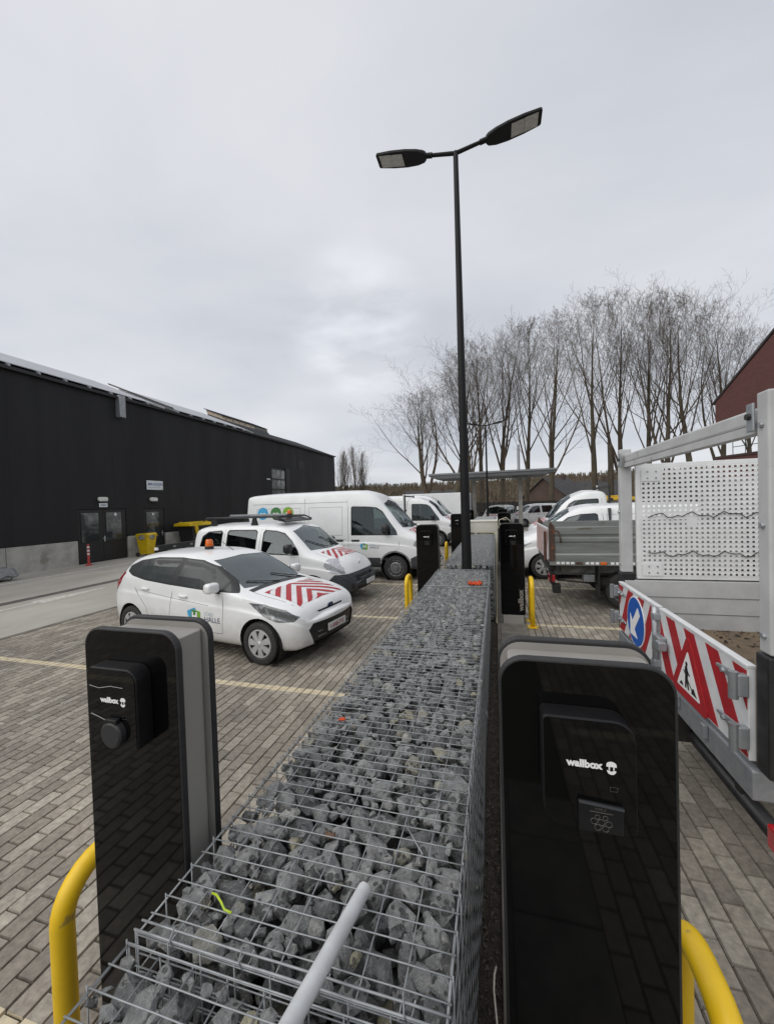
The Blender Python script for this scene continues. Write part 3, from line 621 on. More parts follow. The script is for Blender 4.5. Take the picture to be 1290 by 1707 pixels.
def gabion(label, x0, x1, y0, y1, H, seed, dens, n_parts, seams=()):
    rn = random.Random(seed)
    root = thing('gabion_wall', label, 'gabion', ((x0+x1)/2, y0, 0), 0, 'gabion baskets between the parking bays')
    ox, oy = (x0+x1)/2, y0
    cells = {}; stones = []
    def free(p, r):
        kx, ky, kz = int(p[0]//.16), int(p[1]//.16), int(p[2]//.16)
        for a in (-1, 0, 1):
            for b in (-1, 0, 1):
                for c in (-1, 0, 1):
                    for q, s in cells.get((kx+a, ky+b, kz+c), ()):
                        if (q[0]-p[0])**2+(q[1]-p[1])**2+(q[2]-p[2])**2 < ((r+s)*.74)**2: return False
        cells.setdefault((kx, ky, kz), []).append((p, r)); return True
    Lg = y1-y0
    def fill(tries, fn, r0, r1, where):
        for i in range(tries):
            t = i/tries; r = r1*(1-t)**1.3+r0*(1-(1-t)**1.3); r *= rn.uniform(.85, 1.15)
            p = fn(r)
            if free(p, r): stones.append((p, r, where))
    top = lambda r: (rn.uniform(x0+r*.8, x1-r*.8), rn.uniform(y0+r, y1-r), H-.004-r*.72-abs(rn.gauss(0, .006)))
    low = lambda r: (rn.uniform(x0+r, x1-r), rn.uniform(y0+r, y1-r), H-.02-r-rn.uniform(.06, .16))
    rgt = lambda r: (x1-.012-r*.85-abs(rn.gauss(0, .01)), rn.uniform(y0+r, y1-r), rn.uniform(r*.7, H-.1))
    lft = lambda r: (x0+.012+r*.85+abs(rn.gauss(0, .01)), rn.uniform(y0+r, y1-r), rn.uniform(r*.7, H-.1))
    frt = lambda r: (rn.uniform(x0+r, x1-r), y0+.012+r, rn.uniform(r*.7, H-.05))
    bck = lambda r: (rn.uniform(x0+r, x1-r), y1-.012-r, rn.uniform(r*.7, H-.05))
    fill(int(2600*Lg*dens), top, .014, .053, 0); fill(int(900*Lg*dens), low, .026, .06, 1)
    fill(int(800*Lg*dens), rgt, .028, .07, 2); fill(int(500*Lg*dens), lft, .03, .07, 2); fill(700, frt, .03, .07, 2); fill(500, bck, .03, .07, 2)
    sc = []
    for k, (p, r, wq) in enumerate(stones):
        q = proj(p); v = -1
        if q and -20 < q[0] < 1310 and q[1] < 1740 and wq == 0: v = r/q[2]
        sc.append((v, k))
    sc.sort(reverse=True); part = {k for v, k in sc[:n_parts] if v > 0}
    vs = []; fs = []; rr = []
    from mathutils import Euler
    for k, (p, r, wq) in enumerate(stones):
        me, pv, pf = POOL[rn.randrange(len(POOL))]
        e = Euler((rn.gauss(0, .35) if wq == 0 else rn.uniform(0, 6), rn.gauss(0, .35) if wq == 0 else rn.uniform(0, 6), rn.uniform(0, 6.28)))
        s = r*1.16
        if k in part:
            o = bpy.data.objects.new('stone', me); COL.objects.link(o); o.parent = root; o.location = (p[0]-ox, p[1]-oy, p[2]); o.rotation_euler = e; o.scale = (s, s, s)
        else:
            mt = e.to_matrix()*s; o_ = len(vs); pp = Vector((p[0]-ox, p[1]-oy, p[2]))
            vs += [tuple(mt @ Vector(v)+pp) for v in pv]; fs += [tuple(i+o_ for i in f) for f in pf]; rr += [rn.random()]*len(pf)
    m2 = bpy.data.meshes.new('stone_fill'); m2.from_pydata(vs, [], fs); m2.materials.append(M_stone)
    a = m2.attributes.new('rnd', 'FLOAT', 'FACE'); a.data.foreach_set('value', rr); tag(link('stone_fill', m2, root), kind='stuff')
    MB().box(x0-ox+.14, x1-ox-.14, .14, Lg-.14, -.02, H-.19).build('core_light_block', mat('gabion_light_block', (.03, .03, .03), .95), root)  # dark box in place of inner stones, added to block light
    # welded mesh: long wires every 100 mm, cross wires every 50 mm laid over them
    r = .0021; nl = max(2, round((x1-x0)/.1025)); ncr = int(Lg/.05)
    def sag(x, y): return .0045*noise.noise((x*2.1, y*1.6, seed))+.002*noise.noise((x*7, y*5, seed))
    lid = MB()
    for i in range(nl+1):
        x = x0+(x1-x0)*i/nl; n = max(4, int(Lg/.16))
        lid.tube([(x-ox+.003*noise.noise((x*9, j*.7, 1)), Lg*j/n, H+sag(x, y0+Lg*j/n)) for j in range(n+1)], r, 5)
    for j in range(ncr+1):
        y = y0+Lg*j/ncr; dy_ = rn.gauss(0, .0015)
        lid.tube([(x-ox, y-oy+dy_+.002*noise.noise((x*5, y*9, 2)), H+.0055+sag(x, y)) for x in [x0-.008+(x1-x0+.016)*q/8 for q in range(9)]], r, 5)
    lid.build('lid_mesh', M_wire, root, smooth=True)
    for nm, xx in (('left_mesh', x0), ('right_mesh', x1)):
        sd = MB(); bul = (1 if xx == x1 else -1)
        off = lambda y, z: bul*(.014*max(0, noise.noise((y*1.1, z*1.3, seed+4)))+.002)
        for j in range(0, ncr+1, 2):
            y = y0+Lg*j/ncr; sd.tube([(xx-ox+off(y, z)+bul*.004, y-oy, z) for z in (.01, .25, .5, .75, H+.012)], r, 5)
        for j in range(11):
            z = .02+(H-.02)*j/10; n = max(4, int(Lg/.25)); sd.tube([(xx-ox+off(y0+Lg*q/n, z), Lg*q/n, z) for q in range(n+1)], r, 5)
        sd.build(nm, M_wire, root, smooth=True)
    for nm, yy in (('end_mesh', 0), ('end_mesh', Lg)):
        ed = MB()
        for i in range(int((x1-x0)/.1)+1): ed.tube([(x0-ox+i*.1, yy, .01), (x0-ox+i*.1, yy, H+.005)], r, 5)
        for j in range(21): ed.tube([(x0-ox, yy, .02+j*.05), (x1-ox, yy, .02+j*.05)], r, 5)
        ed.build(nm, M_wire, root, smooth=True)
    for ys in seams:      # paired edge wires with lacing
        sm_ = MB()
        for dd in (-.012, .012): sm_.tube([(x-ox, ys-oy+dd, H+.012+sag(x, ys)) for x in [x0-.01+(x1-x0+.02)*q/8 for q in range(9)]], .003, 6)
        for q in range(4):
            xx = x0+.1+q*(x1-x0-.2)/3-ox
            sm_.tube([(xx+.006*a_, ys-oy+.02*math.cos(a_*1.3), H+.012+.02*math.sin(a_*1.3)) for a_ in range(6)], .0022, 5)
        sm_.build('lacing_wire', M_wire, root, smooth=True)
    return root
gabion('nearest gabion basket, bottom edge of the picture, under the grey pipe', -.95, -.135, -.45, .775, 1.02, 21, 1.0, 200)
gabion('long middle gabion basket with the orange rag on its lid', -.95, -.13, .80, 6.56, 1.02, 22, 1.0, 290, seams=(.812, 2.9, 5.2))
gabion('far gabion basket beyond the tall lamp pole', -.93, -.06, 7.05, 13.35, 1.02, 23, .55, 0)

# ================================================================== CHARGING STATIONS
M_gloss = mat('black_glass_panel', (.003, .003, .0034), .04, c2=(.004, .004, .004), vs=3, spec=.24)
M_rim = mat('black_rubber_rim', (.014, .014, .015), .55, c2=(.02, .02, .021), vs=40)
M_body = mat('brushed_grey_case', srgb(152,149,144), .45, .1, c2=srgb(140,137,133), vs=3, stretch=(1, 1, .2))
M_unit = mat('black_charger_plastic', (.008, .008, .009), .38, c2=(.011, .011, .012), vs=30, spec=.3)
M_print = mat('white_print', (.82, .82, .82), .5)
M_dim = mat('grey_print', (.045, .045, .045), .5)
M_silvp = mat('silver_print', (.30, .28, .25), .45)
RX90 = (R(90), 0, 0)
def charger(label, x, y, unit_x, lid):
    t = thing('charging_station', label, 'charger', (x, y, 0), 0, 'twin plate charging stations along the gabion wall')
    MB().box(-.17, .17, .0, .18, -.02, .155).build('plinth', M_conc, t, bevel=.006)
    for nm, a, b, gy in (('front_plate', 0, .026, -.0012), ('back_plate', .152, .178, .1792)):
        pl = MB(); pl.prism(rrect(.405, 1.585, .065, 7, 0, .9525, (.03, .068, .068, .03)), 1, a, b); p = pl.build(nm, M_rim, t, bevel=.006, seg=3)
        gp = MB(); gp.prism(rrect(.389, 1.569, .058, 7, 0, .9525, (.025, .06, .06, .025)), 1, min(gy, a+.001), max(gy, a+.001)) if nm == 'front_plate' else gp.prism(rrect(.389, 1.569, .058, 7, 0, .9525, (.025, .06, .06, .025)), 1, b-.001, gy)
        gp.build('glass_panel', M_gloss, p)
    bd = MB(); bd.prism(rrect(.352, .126, .02, 4, 0, .089), 2, .155, 1.712); bd.build('case', M_body, t, bevel=.004)
    bd = MB(); bd.prism(rrect(.392, 1.56, .06, 7, 0, .9525, (.025, .06, .06, .025)), 1, .1495, .1518); bd.build('plate_backing', M_body, t)
    UZ, UY = 1.505, -.066
    u = MB(); u.prism(rrect(.200, .262, .02, 6, unit_x, UZ, (.012, .046, .012, .046)), 1, UY+.0025, -.0015); un = u.build('charger_unit', M_unit, t, bevel=.004)
    u = MB(); u.prism(rrect(.193, .255, .02, 6, unit_x, UZ, (.010, .043, .010, .043)), 1, UY, UY+.0024); u.build('unit_glass', M_gloss, un)
    # word mark and face-like emblem
    text('wallbox', .0235, M_print, un, (unit_x-.047, UY-.0003, 1.5240), RX90, bold=.0011, extrude=.0003, space=1.0)
    em = MB(); ex, ez = unit_x+.047, 1.5360
    em.prism([(ex-.0105, ez-.004)]+[(ex+.0105*math.cos(a), ez+.0075*math.sin(a)+.0005) for a in [PI-PI*k/10 for k in range(11)]]+[(ex+.0105, ez-.004), (ex+.006, ez-.004), (ex+.006, ez-.011), (ex+.0035, ez-.011), (ex+.0035, ez-.004), (ex-.0035, ez-.004), (ex-.0035, ez-.011), (ex-.006, ez-.011), (ex-.006, ez-.004)], 1, UY-.0007, UY-.0001)
    em.prism([(ex-.0095, ez-.0125)]+[(ex+.0095*math.cos(a), ez-.0125+.0095*math.sin(a)) for a in [PI+PI*k/10 for k in range(1, 10)]]+[(ex+.0095, ez-.0125), (ex+.004, ez-.0125), (ex, ez-.0155), (ex-.004, ez-.0125)], 1, UY-.0007, UY-.0001)
    em.build('emblem', M_print, un)
    ic = MB(); ix, iz = unit_x+.052, 1.4800
    for q in ((ix-.009, ix+.007, iz+.0045, iz+.0055), (ix-.009, ix+.007, iz-.0055, iz-.0045), (ix-.009, ix-.008, iz-.0045, iz+.0045), (ix+.006, ix+.007, iz-.0045, iz+.0045), (ix+.008, ix+.0095, iz+.0025, iz+.0045)): ic.box(q[0], q[1], UY-.0007, UY-.0001, q[2], q[3])
    ic.build('battery_icon', M_dim, un)
    if lid == 'flap':
        f = MB(); f.prism([(unit_x-.026, 1.3790), (unit_x+.068, 1.3790), (unit_x+.07, 1.4450), (unit_x-.026, 1.4500)], 1, UY-.0085, UY-.0001); fo = f.build('socket_flap', M_unit, un, bevel=.003)
        f = MB(); f.prism([(unit_x-.024, 1.4450), (unit_x+.069, 1.4390), (unit_x+.069, 1.4440), (unit_x-.024, 1.4510)], 1, UY-.011, UY-.0086); f.build('flap_edge', mat('flap_edge_sheen', (.05,.055,.06), .2), fo)  # paler strip, the edge's sheen put into its colour
        rg = MB(); cx, cz = unit_x+.022, 1.4050
        for px, pz in ((0, 0), (.0155, -.002), (-.0155, .001), (.0085, -.0135), (-.0075, -.0125), (-.008, .0115), (.0085, .0115)):
            rr = .0068 if pz < .01 else .005
            rg.tube([(cx+px+rr*math.cos(2*PI*k/14), UY-.0091, cz+pz+rr*math.sin(2*PI*k/14)) for k in range(14)], .0006, 4, closed=True)
        rg.tube([(cx-.024, UY-.0091, cz+.0235), (cx+.024, UY-.0091, cz+.022)], .0006, 4)
        rg.build('socket_symbol', mat('symbol_print', (.09, .085, .08), .5), fo)
        text('TYPE 2', .008, mat('symbol_print', (0,0,0)), fo, (cx-.014, UY-.0092, cz+.027), RX90, extrude=.0002)
    else:
        f = MB(); f.lathe([(0, UY-.022), (.036, UY-.022), (.043, UY-.017), (.044, UY+.001), (0, UY+.001)], 24, 1, (unit_x+.012, 0, 1.4270)); fo = f.build('socket_cover', mat('cover_plastic', (.022,.022,.024), .5), un, angle=35)
        MB().box(unit_x-.012, unit_x+.036, UY-.019, UY-.001, 1.4530, 1.4780).build('cover_hinge', M_unit, fo, bevel=.003)
        cr_ = [(unit_x-.09, UY-.0005, 1.4800), (unit_x-.06, UY-.003, 1.4750), (unit_x-.03, UY-.002, 1.4650), (unit_x-.005, UY-.0025, 1.4630)]
        mc_ = mat('film_crease_plastic', (.07,.072,.075), .15, coat=1); MB().tube(cr_, .0016, 4).build('film_crease', mc_, un); MB().tube([(unit_x-.093, UY-.0005, 1.5750), (unit_x-.05, UY-.0025, 1.5700), (unit_x+.0, UY-.0015, 1.5790), (unit_x+.05, UY-.002, 1.5770)], .0012, 4).build('film_crease', mc_, un)
    text('wallbox', .115, M_silvp, t, (.165, -.0022, .235), (R(90), R(-90), 0), bold=.0035, extrude=.0004)
    return t
spec_ch = [('large black charging station in the right foreground', .197, 1.05, -.004, 'flap'), ('black charging station at the left foreground, unit with round socket cover', -1.228, 1.05, -.004, 'cover'),
           ('black charging station right of the gabion, lettering up its plate', .25, 7.07, .0, 'flap'), ('black charging station left of the gabion beside the white panel van', -1.22, 7.07, -.01, 'flap'),
           ('third charging station on the right of the gabion, cable draped in front', .25, 13.1, 0, 'flap'), ('third charging station on the left, cable plugged, by the dropside pickup', -1.25, 13.1, 0, 'flap'),
           ('farthest charging station on the right of the gabion', .30, 19.1, 0, 'flap'), ('farthest charging station on the left, in front of the box truck', -1.22, 19.1, 0, 'flap')]
CH = [charger(*s) for s in spec_ch]

# ================================================================== YELLOW GUARD HOOPS
def hoop(label, x, y):
    t = thing('guard_hoop', label, 'guard rail', (x, y, 0), 0, 'yellow steel hoops guarding the charging stations')
    h, l, br, r = .79, .36, .15, .038
    path = [(0, 0, .0), (0, 0, .3), (0, 0, h-br)]+[(0, br-br*math.cos(R(a)), h-br+br*math.sin(R(a))) for a in range(12, 91, 13)]
    path += [(0, l-br+br*math.sin(R(a)), h-br+br*math.cos(R(a))) for a in range(0, 91, 13)]+[(0, l, .3), (0, l, 0)]
    MB().tube(path, r, 18).build('tube', M_yellow, t, smooth=True)
    for yy in (0, l):
        p = MB().box(-.085, .085, yy-.085, yy+.085, .004, .016).build('base_plate', M_yellow, t, bevel=.003)
        for a in (-1, 1):
            for b in (-1, 1): MB().lathe([(0, .03), (.011, .03), (.011, .016), (0, .016)], 6, 2, (a*.065, yy+b*.065, 0)).build('bolt', M_galv, p)
    return t
hoop('yellow guard hoop at the bottom right beside the large charging station', .545, 1.10)
hoop('yellow guard hoop at the bottom left behind the near charging station', -1.575, 1.03)
hoop('yellow guard hoop right of the charging station by the dropside truck', .55, 6.93)
hoop('yellow guard hoop left of the gabion in front of the panel van', -1.60, 6.93)
hoop('farther yellow guard hoop beside the plugged in charging station', -1.62, 12.95)
hoop('far yellow guard hoop right of the gabion, mostly hidden', .58, 12.95)

# ================================================================== STREET LAMPS
M_pole = mat('dark_anthracite_paint', (.007, .0075, .0085), .55, c2=(.010, .0105, .0115), vs=6, spec=.25)
M_ledlens = mat('led_lens', srgb(206,206,202), .35, c2=srgb(180,180,176), vs=20)
def street_lamp(label, x, y, H, r0, r1, L=1.35):
    t = thing('street_lamp', label, 'street lamp', (x, y, 0), 0, 'twin headed street lamps')
    p = MB(); p.tube([(0,0,-.1),(0,0,1.2),(0,0,H*.5),(0,0,H)], [r0, r0*.97, (r0+r1)/2, r1], 10); p.build('pole', M_pole, t, angle=50)
    MB().box(-.14, .14, -.14, .14, 0, .02).build('base_plate', M_pole, t)
    for s in (-1, 1):
        ca, sa = math.cos(R(10)), math.sin(R(10))
        f = lambda a, yy, zz: (s*(a*ca-zz*sa), yy, H-.02+a*sa+zz*ca)
        am = MB(); am.tube([f(0, 0, 0), f(.42, 0, 0), f(.55, 0, 0)], [.034, .03, .03], 10); am.tube([f(.4, 0, 0), f(.52, 0, 0)], .042, 10); am.build('arm', M_pole, t, angle=50)
        hd = MB(); out = [(.5, .05), (.54, .10), (.66, .145), (.85, .168), (1.1, .165), (L, .14), (L+.02, .12)]
        ring = [(a, b) for a, b in out]+[(a, -b) for a, b in reversed(out)]; n = len(ring)
        vs = [f(a, b, -.035) for a, b in ring]+[f(a, b*1.0, .005) for a, b in ring]+[f(a*.98+.02, b*.7, .045 if a < 1.2 else .03) for a, b in ring]
        fs = [tuple(range(n)), tuple(range(3*n-1, 2*n-1, -1))]+[(i, (i+1) % n, n+(i+1) % n, n+i) for i in range(n)]+[(n+i, n+(i+1) % n, 2*n+(i+1) % n, 2*n+i) for i in range(n)]
        h = MB().add(vs, fs).build('lamp_head', M_pole, t, bevel=.006)
        ln = MB()
        for q0, q1 in ((.9, 1.1), (1.105, 1.31)):
            ln.add([f(a, b, z) for z in (-.041, -.0352) for a, b in ((q0, -.125), (q1, -.12), (q1, .12), (q0, .125))], [(0,3,2,1),(4,5,6,7),(0,1,5,4),(1,2,6,5),(2,3,7,6),(3,0,4,7)])
        ln.build('lens', M_ledlens, h)
    return t
street_lamp('tall dark twin headed street lamp rising from the gabion wall', -.5, 6.8, 8.0, .088, .042)
d_ = _fw+_r*((813-645)/654)
street_lamp('distant thin twin headed street lamp in front of the canopy', d_.x*24/d_.y, 24, 6.6, .075, .045, 1.2)
# ================================================================== VEHICLES
class Car:
    """lofted body; windows, arches and lamps are cut out of its surface and become parts"""
    def __init__(s, name, label, cat, sp, loc, rz, group=None, nst=74):
        s.root = thing(name, label, cat, loc, rz, group); s.sp = sp; s.L = L = sp['L']
        f = {k: pchip(sp[k]) for k in ('top', 'bot', 'wid', 'belt', 'rw', 'rz')}
        mid = sp.get('mid', .45)
        us = []
        for i in range(nst+1):
            t = i/nst; e = .5-.5*math.cos(PI*t); us.append(L*(.55*t+.45*e))
        sub = [1, 2, 4, 4, 2, 3, 7, 3, 3]
        ring = []; s.rows = None
        for u in us:
            tp, bt, wd, bl, rw, rz_ = (f[k](u) for k in ('top', 'bot', 'wid', 'belt', 'rw', 'rz'))
            bl = min(bl, tp-.01); re = tp-rz_
            zm = bt+(bl-bt)*mid
            ctrl = [(0, bt), (wd*.84, bt), (wd*.965, bt+(bl-bt)*.10), (wd, zm), (wd*.997, bt+(bl-bt)*sp.get('crease', .74)), (wd*.997-sp.get('cd', .014), bt+(bl-bt)*sp.get('crease', .74)+.028), (wd*sp.get('bw', .955)-.002, bl), (rw, max(re, bl+.004)), (rw*.6, tp-rz_*.28), (0, tp)]
            cy = pchip([(i, p[0]) for i, p in enumerate(ctrl)]); cz = pchip([(i, p[1]) for i, p in enumerate(ctrl)])
            ts = []
            for i, n in enumerate(sub): ts += [i+k/n for k in range(n)]
            ts.append(len(ctrl)-1)
            ring.append([(u-L/2, cy(t), cz(t)) for t in ts])
        m = len(ring[0]); bm = s.bm = bmesh.new(); full = 2*m-2
        V = []
        for rg in ring:
            row = [bm.verts.new(p) for p in rg]+[bm.verts.new((p[0], -p[1], p[2])) for p in rg[-2:0:-1]]
            V.append(row)
        for i in range(len(V)-1):
            for k in range(full): bm.faces.new((V[i][k], V[i+1][k], V[i+1][(k+1) % full], V[i][(k+1) % full]))
        for row, sg, bulge in ((V[0], -1, sp.get('rb', .05)), (V[-1], 1, sp.get('fb', .08))):   # bulging end caps
            nc = 10; prev = None
            for k in range(m):
                a = row[k]; b = row[(full-k) % full]
                if a is b: line = [a]*(nc+1)
                else:
                    line = [a]
                    for q in range(1, nc):
                        t = 1-2*q/nc; fz = 1-abs(2*k/(m-1)-1)**4
                        line.append(bm.verts.new((a.co.x+sg*bulge*(1-t*t)*fz, a.co.y*t, a.co.z)))
                    line.append(b)
                if prev:
                    for q in range(nc):
                        vv = []
                        for v in (prev[q], prev[q+1], line[q+1], line[q]):
                            if v not in vv: vv.append(v)
                        if len(vv) > 2:
                            try: bm.faces.new(vv)
                            except ValueError: pass
                prev = line
        bmesh.ops.recalc_face_normals(bm, faces=bm.faces)
        s.bvh = BVHTree.FromBMesh(bm)
        s.mats = [sp.get('paint', M_white), M_dark, M_black]
        for fc in bm.faces:
            fc.smooth = True
            c = fc.calc_center_median()
            if fc.normal.z < -.75 and c.z < .5: fc.material_index = 1
    def cut(s, poly, ax, filt):
        """ax: 'side' (x,z), 'front' (y,z), 'top' (x,y). Returns the faces inside the outline."""
        ia, ib = {'side': (0, 2), 'front': (1, 2), 'top': (0, 1)}[ax]; bm = s.bm
        n = len(poly); bx = (min(p[0] for p in poly)-.02, max(p[0] for p in poly)+.02, min(p[1] for p in poly)-.02, max(p[1] for p in poly)+.02)
        cand = []
        for f in bm.faces:
            A = [v.co[ia] for v in f.verts]; B = [v.co[ib] for v in f.verts]
            if max(A) > bx[0] and min(A) < bx[1] and max(B) > bx[2] and min(B) < bx[3] and filt(f.calc_center_median(), f.normal): cand.append(f)
        pool = set(cand)
        for i in range(n):
            p, q = poly[i], poly[(i+1) % n]
            x0, x1 = min(p[0], q[0])-.004, max(p[0], q[0])+.004; y0, y1 = min(p[1], q[1])-.004, max(p[1], q[1])+.004
            sel = []
            for f in pool:
                A = [v.co[ia] for v in f.verts]; B = [v.co[ib] for v in f.verts]
                if max(A) > x0 and min(A) < x1 and max(B) > y0 and min(B) < y1: sel.append(f)
            if not sel: continue
            no = Vector((0, 0, 0)); no[ia] = q[1]-p[1]; no[ib] = -(q[0]-p[0])
            if no.length < 1e-7: continue
            co = Vector((0, 0, 0)); co[ia] = p[0]; co[ib] = p[1]
            geom = list({v for f in sel for v in f.verts})+list({e for f in sel for e in f.edges})+sel
            r = bmesh.ops.bisect_plane(bm, geom=geom, plane_co=co, plane_no=no.normalized(), dist=1e-5)
            pool = {f for f in pool if f.is_valid} | {g for g in r['geom'] if isinstance(g, bmesh.types.BMFace) and g.is_valid}
        out = []
        for f in pool:
            if f.is_valid:
                c = f.calc_center_median()
                if inpoly((c[ia], c[ib]), poly): out.append(f)
        return out
    def paint(s, faces, m):
        if m not in s.mats: s.mats.append(m)
        i = s.mats.index(m)
        for f in faces: f.material_index = i
    def take(s, faces, name, m, depth=.006, parent=None, thick=0):
        """move faces out of the body into a part of their own, set back by depth"""
        both = [[f for f in faces if f.calc_center_median().y > 0], [f for f in faces if f.calc_center_median().y <= 0]]
        if name in ('window', 'headlight', 'tail_light', 'window_surround') and both[0] and both[1]:
            s.take(both[0], name, m, depth, parent); return s.take(both[1], name, m, depth, parent)
        idx = {}; vs = []; fs = []; nr = {}
        for f in faces:
            for v in f.verts: nr.setdefault(v, Vector((0, 0, 0))); nr[v] += f.normal
        for f in faces:
            q = []
            for v in f.verts:
                if v not in idx: idx[v] = len(vs); vs.append(tuple(v.co-nr[v].normalized()*depth))
                q.append(idx[v])
            fs.append(tuple(q))
        bmesh.ops.delete(s.bm, geom=faces, context='FACES')
        if not fs: return None
        me = bpy.data.meshes.new(name); me.from_pydata(vs, [], fs); me.materials.append(m)
        return link(name, me, parent or s.root, smooth=True)
    def done(s):
        me = bpy.data.meshes.new('body'); s.bm.normal_update(); s.bm.to_mesh(me); s.bm.free()
        for m in s.mats: me.materials.append(m)
        s.body = link('body', me, s.root); me.set_sharp_from_angle(angle=R(38)); return s.root
    def ray(s, ax, a, b, sign=1):
        if ax == 'side': o, d = Vector((a, sign*4, b)), Vector((0, -sign, 0))
        elif ax == 'top': o, d = Vector((a, b, 5)), Vector((0, 0, -1))
        else: o, d = Vector((sign*8, a, b)), Vector((-sign, 0, 0))
        h = s.bvh.ray_cast(o, d)
        return h[0], h[1]
    def decal(s, ax, polys, m, name='marking', sign=1, lift=.003, sub=1, parent=None):
        """flat outlines laid on the body surface: each (a,b) polygon is dropped onto it"""
        bm = bmesh.new()
        for poly in polys:
            bm.faces.new([bm.verts.new((p[0], p[1], 0)) for p in poly])
        if sub:
            bmesh.ops.triangulate(bm, faces=bm.faces[:]); bmesh.ops.subdivide_edges(bm, edges=bm.edges[:], cuts=sub, use_grid_fill=True)
        return s.drop(bm, ax, m, name, sign, lift, parent)
    def drop(s, bm, ax, m, name, sign=1, lift=.003, parent=None):
        bad = []
        for v in bm.verts:
            h, n = s.ray(ax, v.co.x, v.co.y, sign)
            if h is None: bad.append(v)
            else: v.co = h+n*lift
        bmesh.ops.delete(bm, geom=bad, context='VERTS')
        me = bpy.data.meshes.new(name); bm.to_mesh(me); bm.free(); me.materials.append(m)
        return link(name, me, parent or s.root)
    def lettering(s, ax, body, size, m, a, b, sign=1, mirror=False, bold=0):
        me = text_mesh(body, size, bold=bold, extrude=0); bm = bmesh.new(); bm.from_mesh(me); bpy.data.meshes.remove(me)
        for v in bm.verts: v.co = Vector((a+(-v.co.x if mirror else v.co.x), b+v.co.y, 0))
        return s.drop(bm, ax, m, 'lettering', sign, .0035)
    def seam(s, pts, sign=-1, ax='side', wd=.007):
        """dark panel gap following the surface"""
        polys = []
        for (a, b), (c, d) in zip(pts[:-1], pts[1:]):
            l = math.hypot(c-a, d-b); nx_, ny_ = -(d-b)/l*wd/2, (c-a)/l*wd/2; n = max(1, int(l/.12))
            for k in range(n):
                t0, t1 = k/n, (k+1)/n; p0 = (a+(c-a)*t0, b+(d-b)*t0); p1 = (a+(c-a)*t1, b+(d-b)*t1)
                polys.append([(p0[0]+nx_, p0[1]+ny_), (p0[0]-nx_, p0[1]-ny_), (p1[0]-nx_, p1[1]-ny_), (p1[0]+nx_, p1[1]+ny_)])
        return s.decal(ax, polys, M_seam, 'panel_gap', sign, .0015, 0)
    def arch(s, x, z, r, yin):
        poly = [(x+r*math.cos(2*PI*k/28), z+r*math.sin(2*PI*k/28)) for k in range(28)]
        fs = s.cut(poly, 'side', lambda c, n: abs(c.y) > yin-.05)
        fs = [f for f in fs if abs(f.calc_center_median().y) > yin]
        bmesh.ops.delete(s.bm, geom=fs, context='FACES')
        for sg in (-1, 1):
            wl = MB(); n = 20; vs = []; wy = s.sp['W']/2
            for yy in (sg*(yin-.1), sg*(wy-.03)):
                vs += [(x+(r-.002)*math.cos(PI*2*k/n), yy, z+(r-.002)*math.sin(PI*2*k/n)) for k in range(n)]
            wl.add(vs, [(k, (k+1) % n, n+(k+1) % n, n+k) for k in range(n)]+[tuple(range(n))]); wl.build('wheel_arch', M_dark, s.root, smooth=False)
    def inside(s, seats, dash, wheel=None, floor=None, z0=.35):
        if floor: MB().box(*floor).build('cabin_floor', M_interior, s.root)
        for (x, y, z) in seats:
            b = MB(); b.box(x-.26, x+.26, y-.25, y+.25, z-.14, z+.02); b.prism([(x-.28, z), (x-.12, z), (x-.30, z+.62), (x-.40, z+.62)], 1, y-.23, y+.23)
            b.prism([(x-.41, z+.66), (x-.31, z+.66), (x-.33, z+.85), (x-.42, z+.85)], 1, y-.13, y+.13)
            b.tube([(x-.36, y, z+.6), (x-.37, y, z+.7)], .03, 6); b.build('seat', M_interior, s.root, bevel=.03)
        x0, x1, z, hw = dash
        b = MB(); b.prism([(x0, z-.35), (x1, z-.35), (x1, z+.0), (x0+.12, z+.06), (x0, z)], 1, -hw, hw); b.build('dashboard', M_interior, s.root, bevel=.03)
        if wheel:
            wx, wy, wz = wheel; c = []
            for k in range(20):
                a = 2*PI*k/20; c.append((wx+.185*math.sin(a)*.42, wy+.185*math.cos(a), wz+.185*math.sin(a)*.9))
            b = MB(); b.tube(c, .014, 7, closed=True); b.tube([(wx, wy, wz), (wx+.2, wy, wz-.1)], .03, 8)
            for a in (0, 2.1, 4.2): b.tube([(wx, wy, wz), (wx+.18*math.sin(a+1.57)*.42, wy+.18*math.cos(a+1.57), wz+.18*math.sin(a+1.57)*.9)], .014, 6)
            b.build('steering_wheel', M_interior, s.root, smooth=True)
WH_CACHE = {}
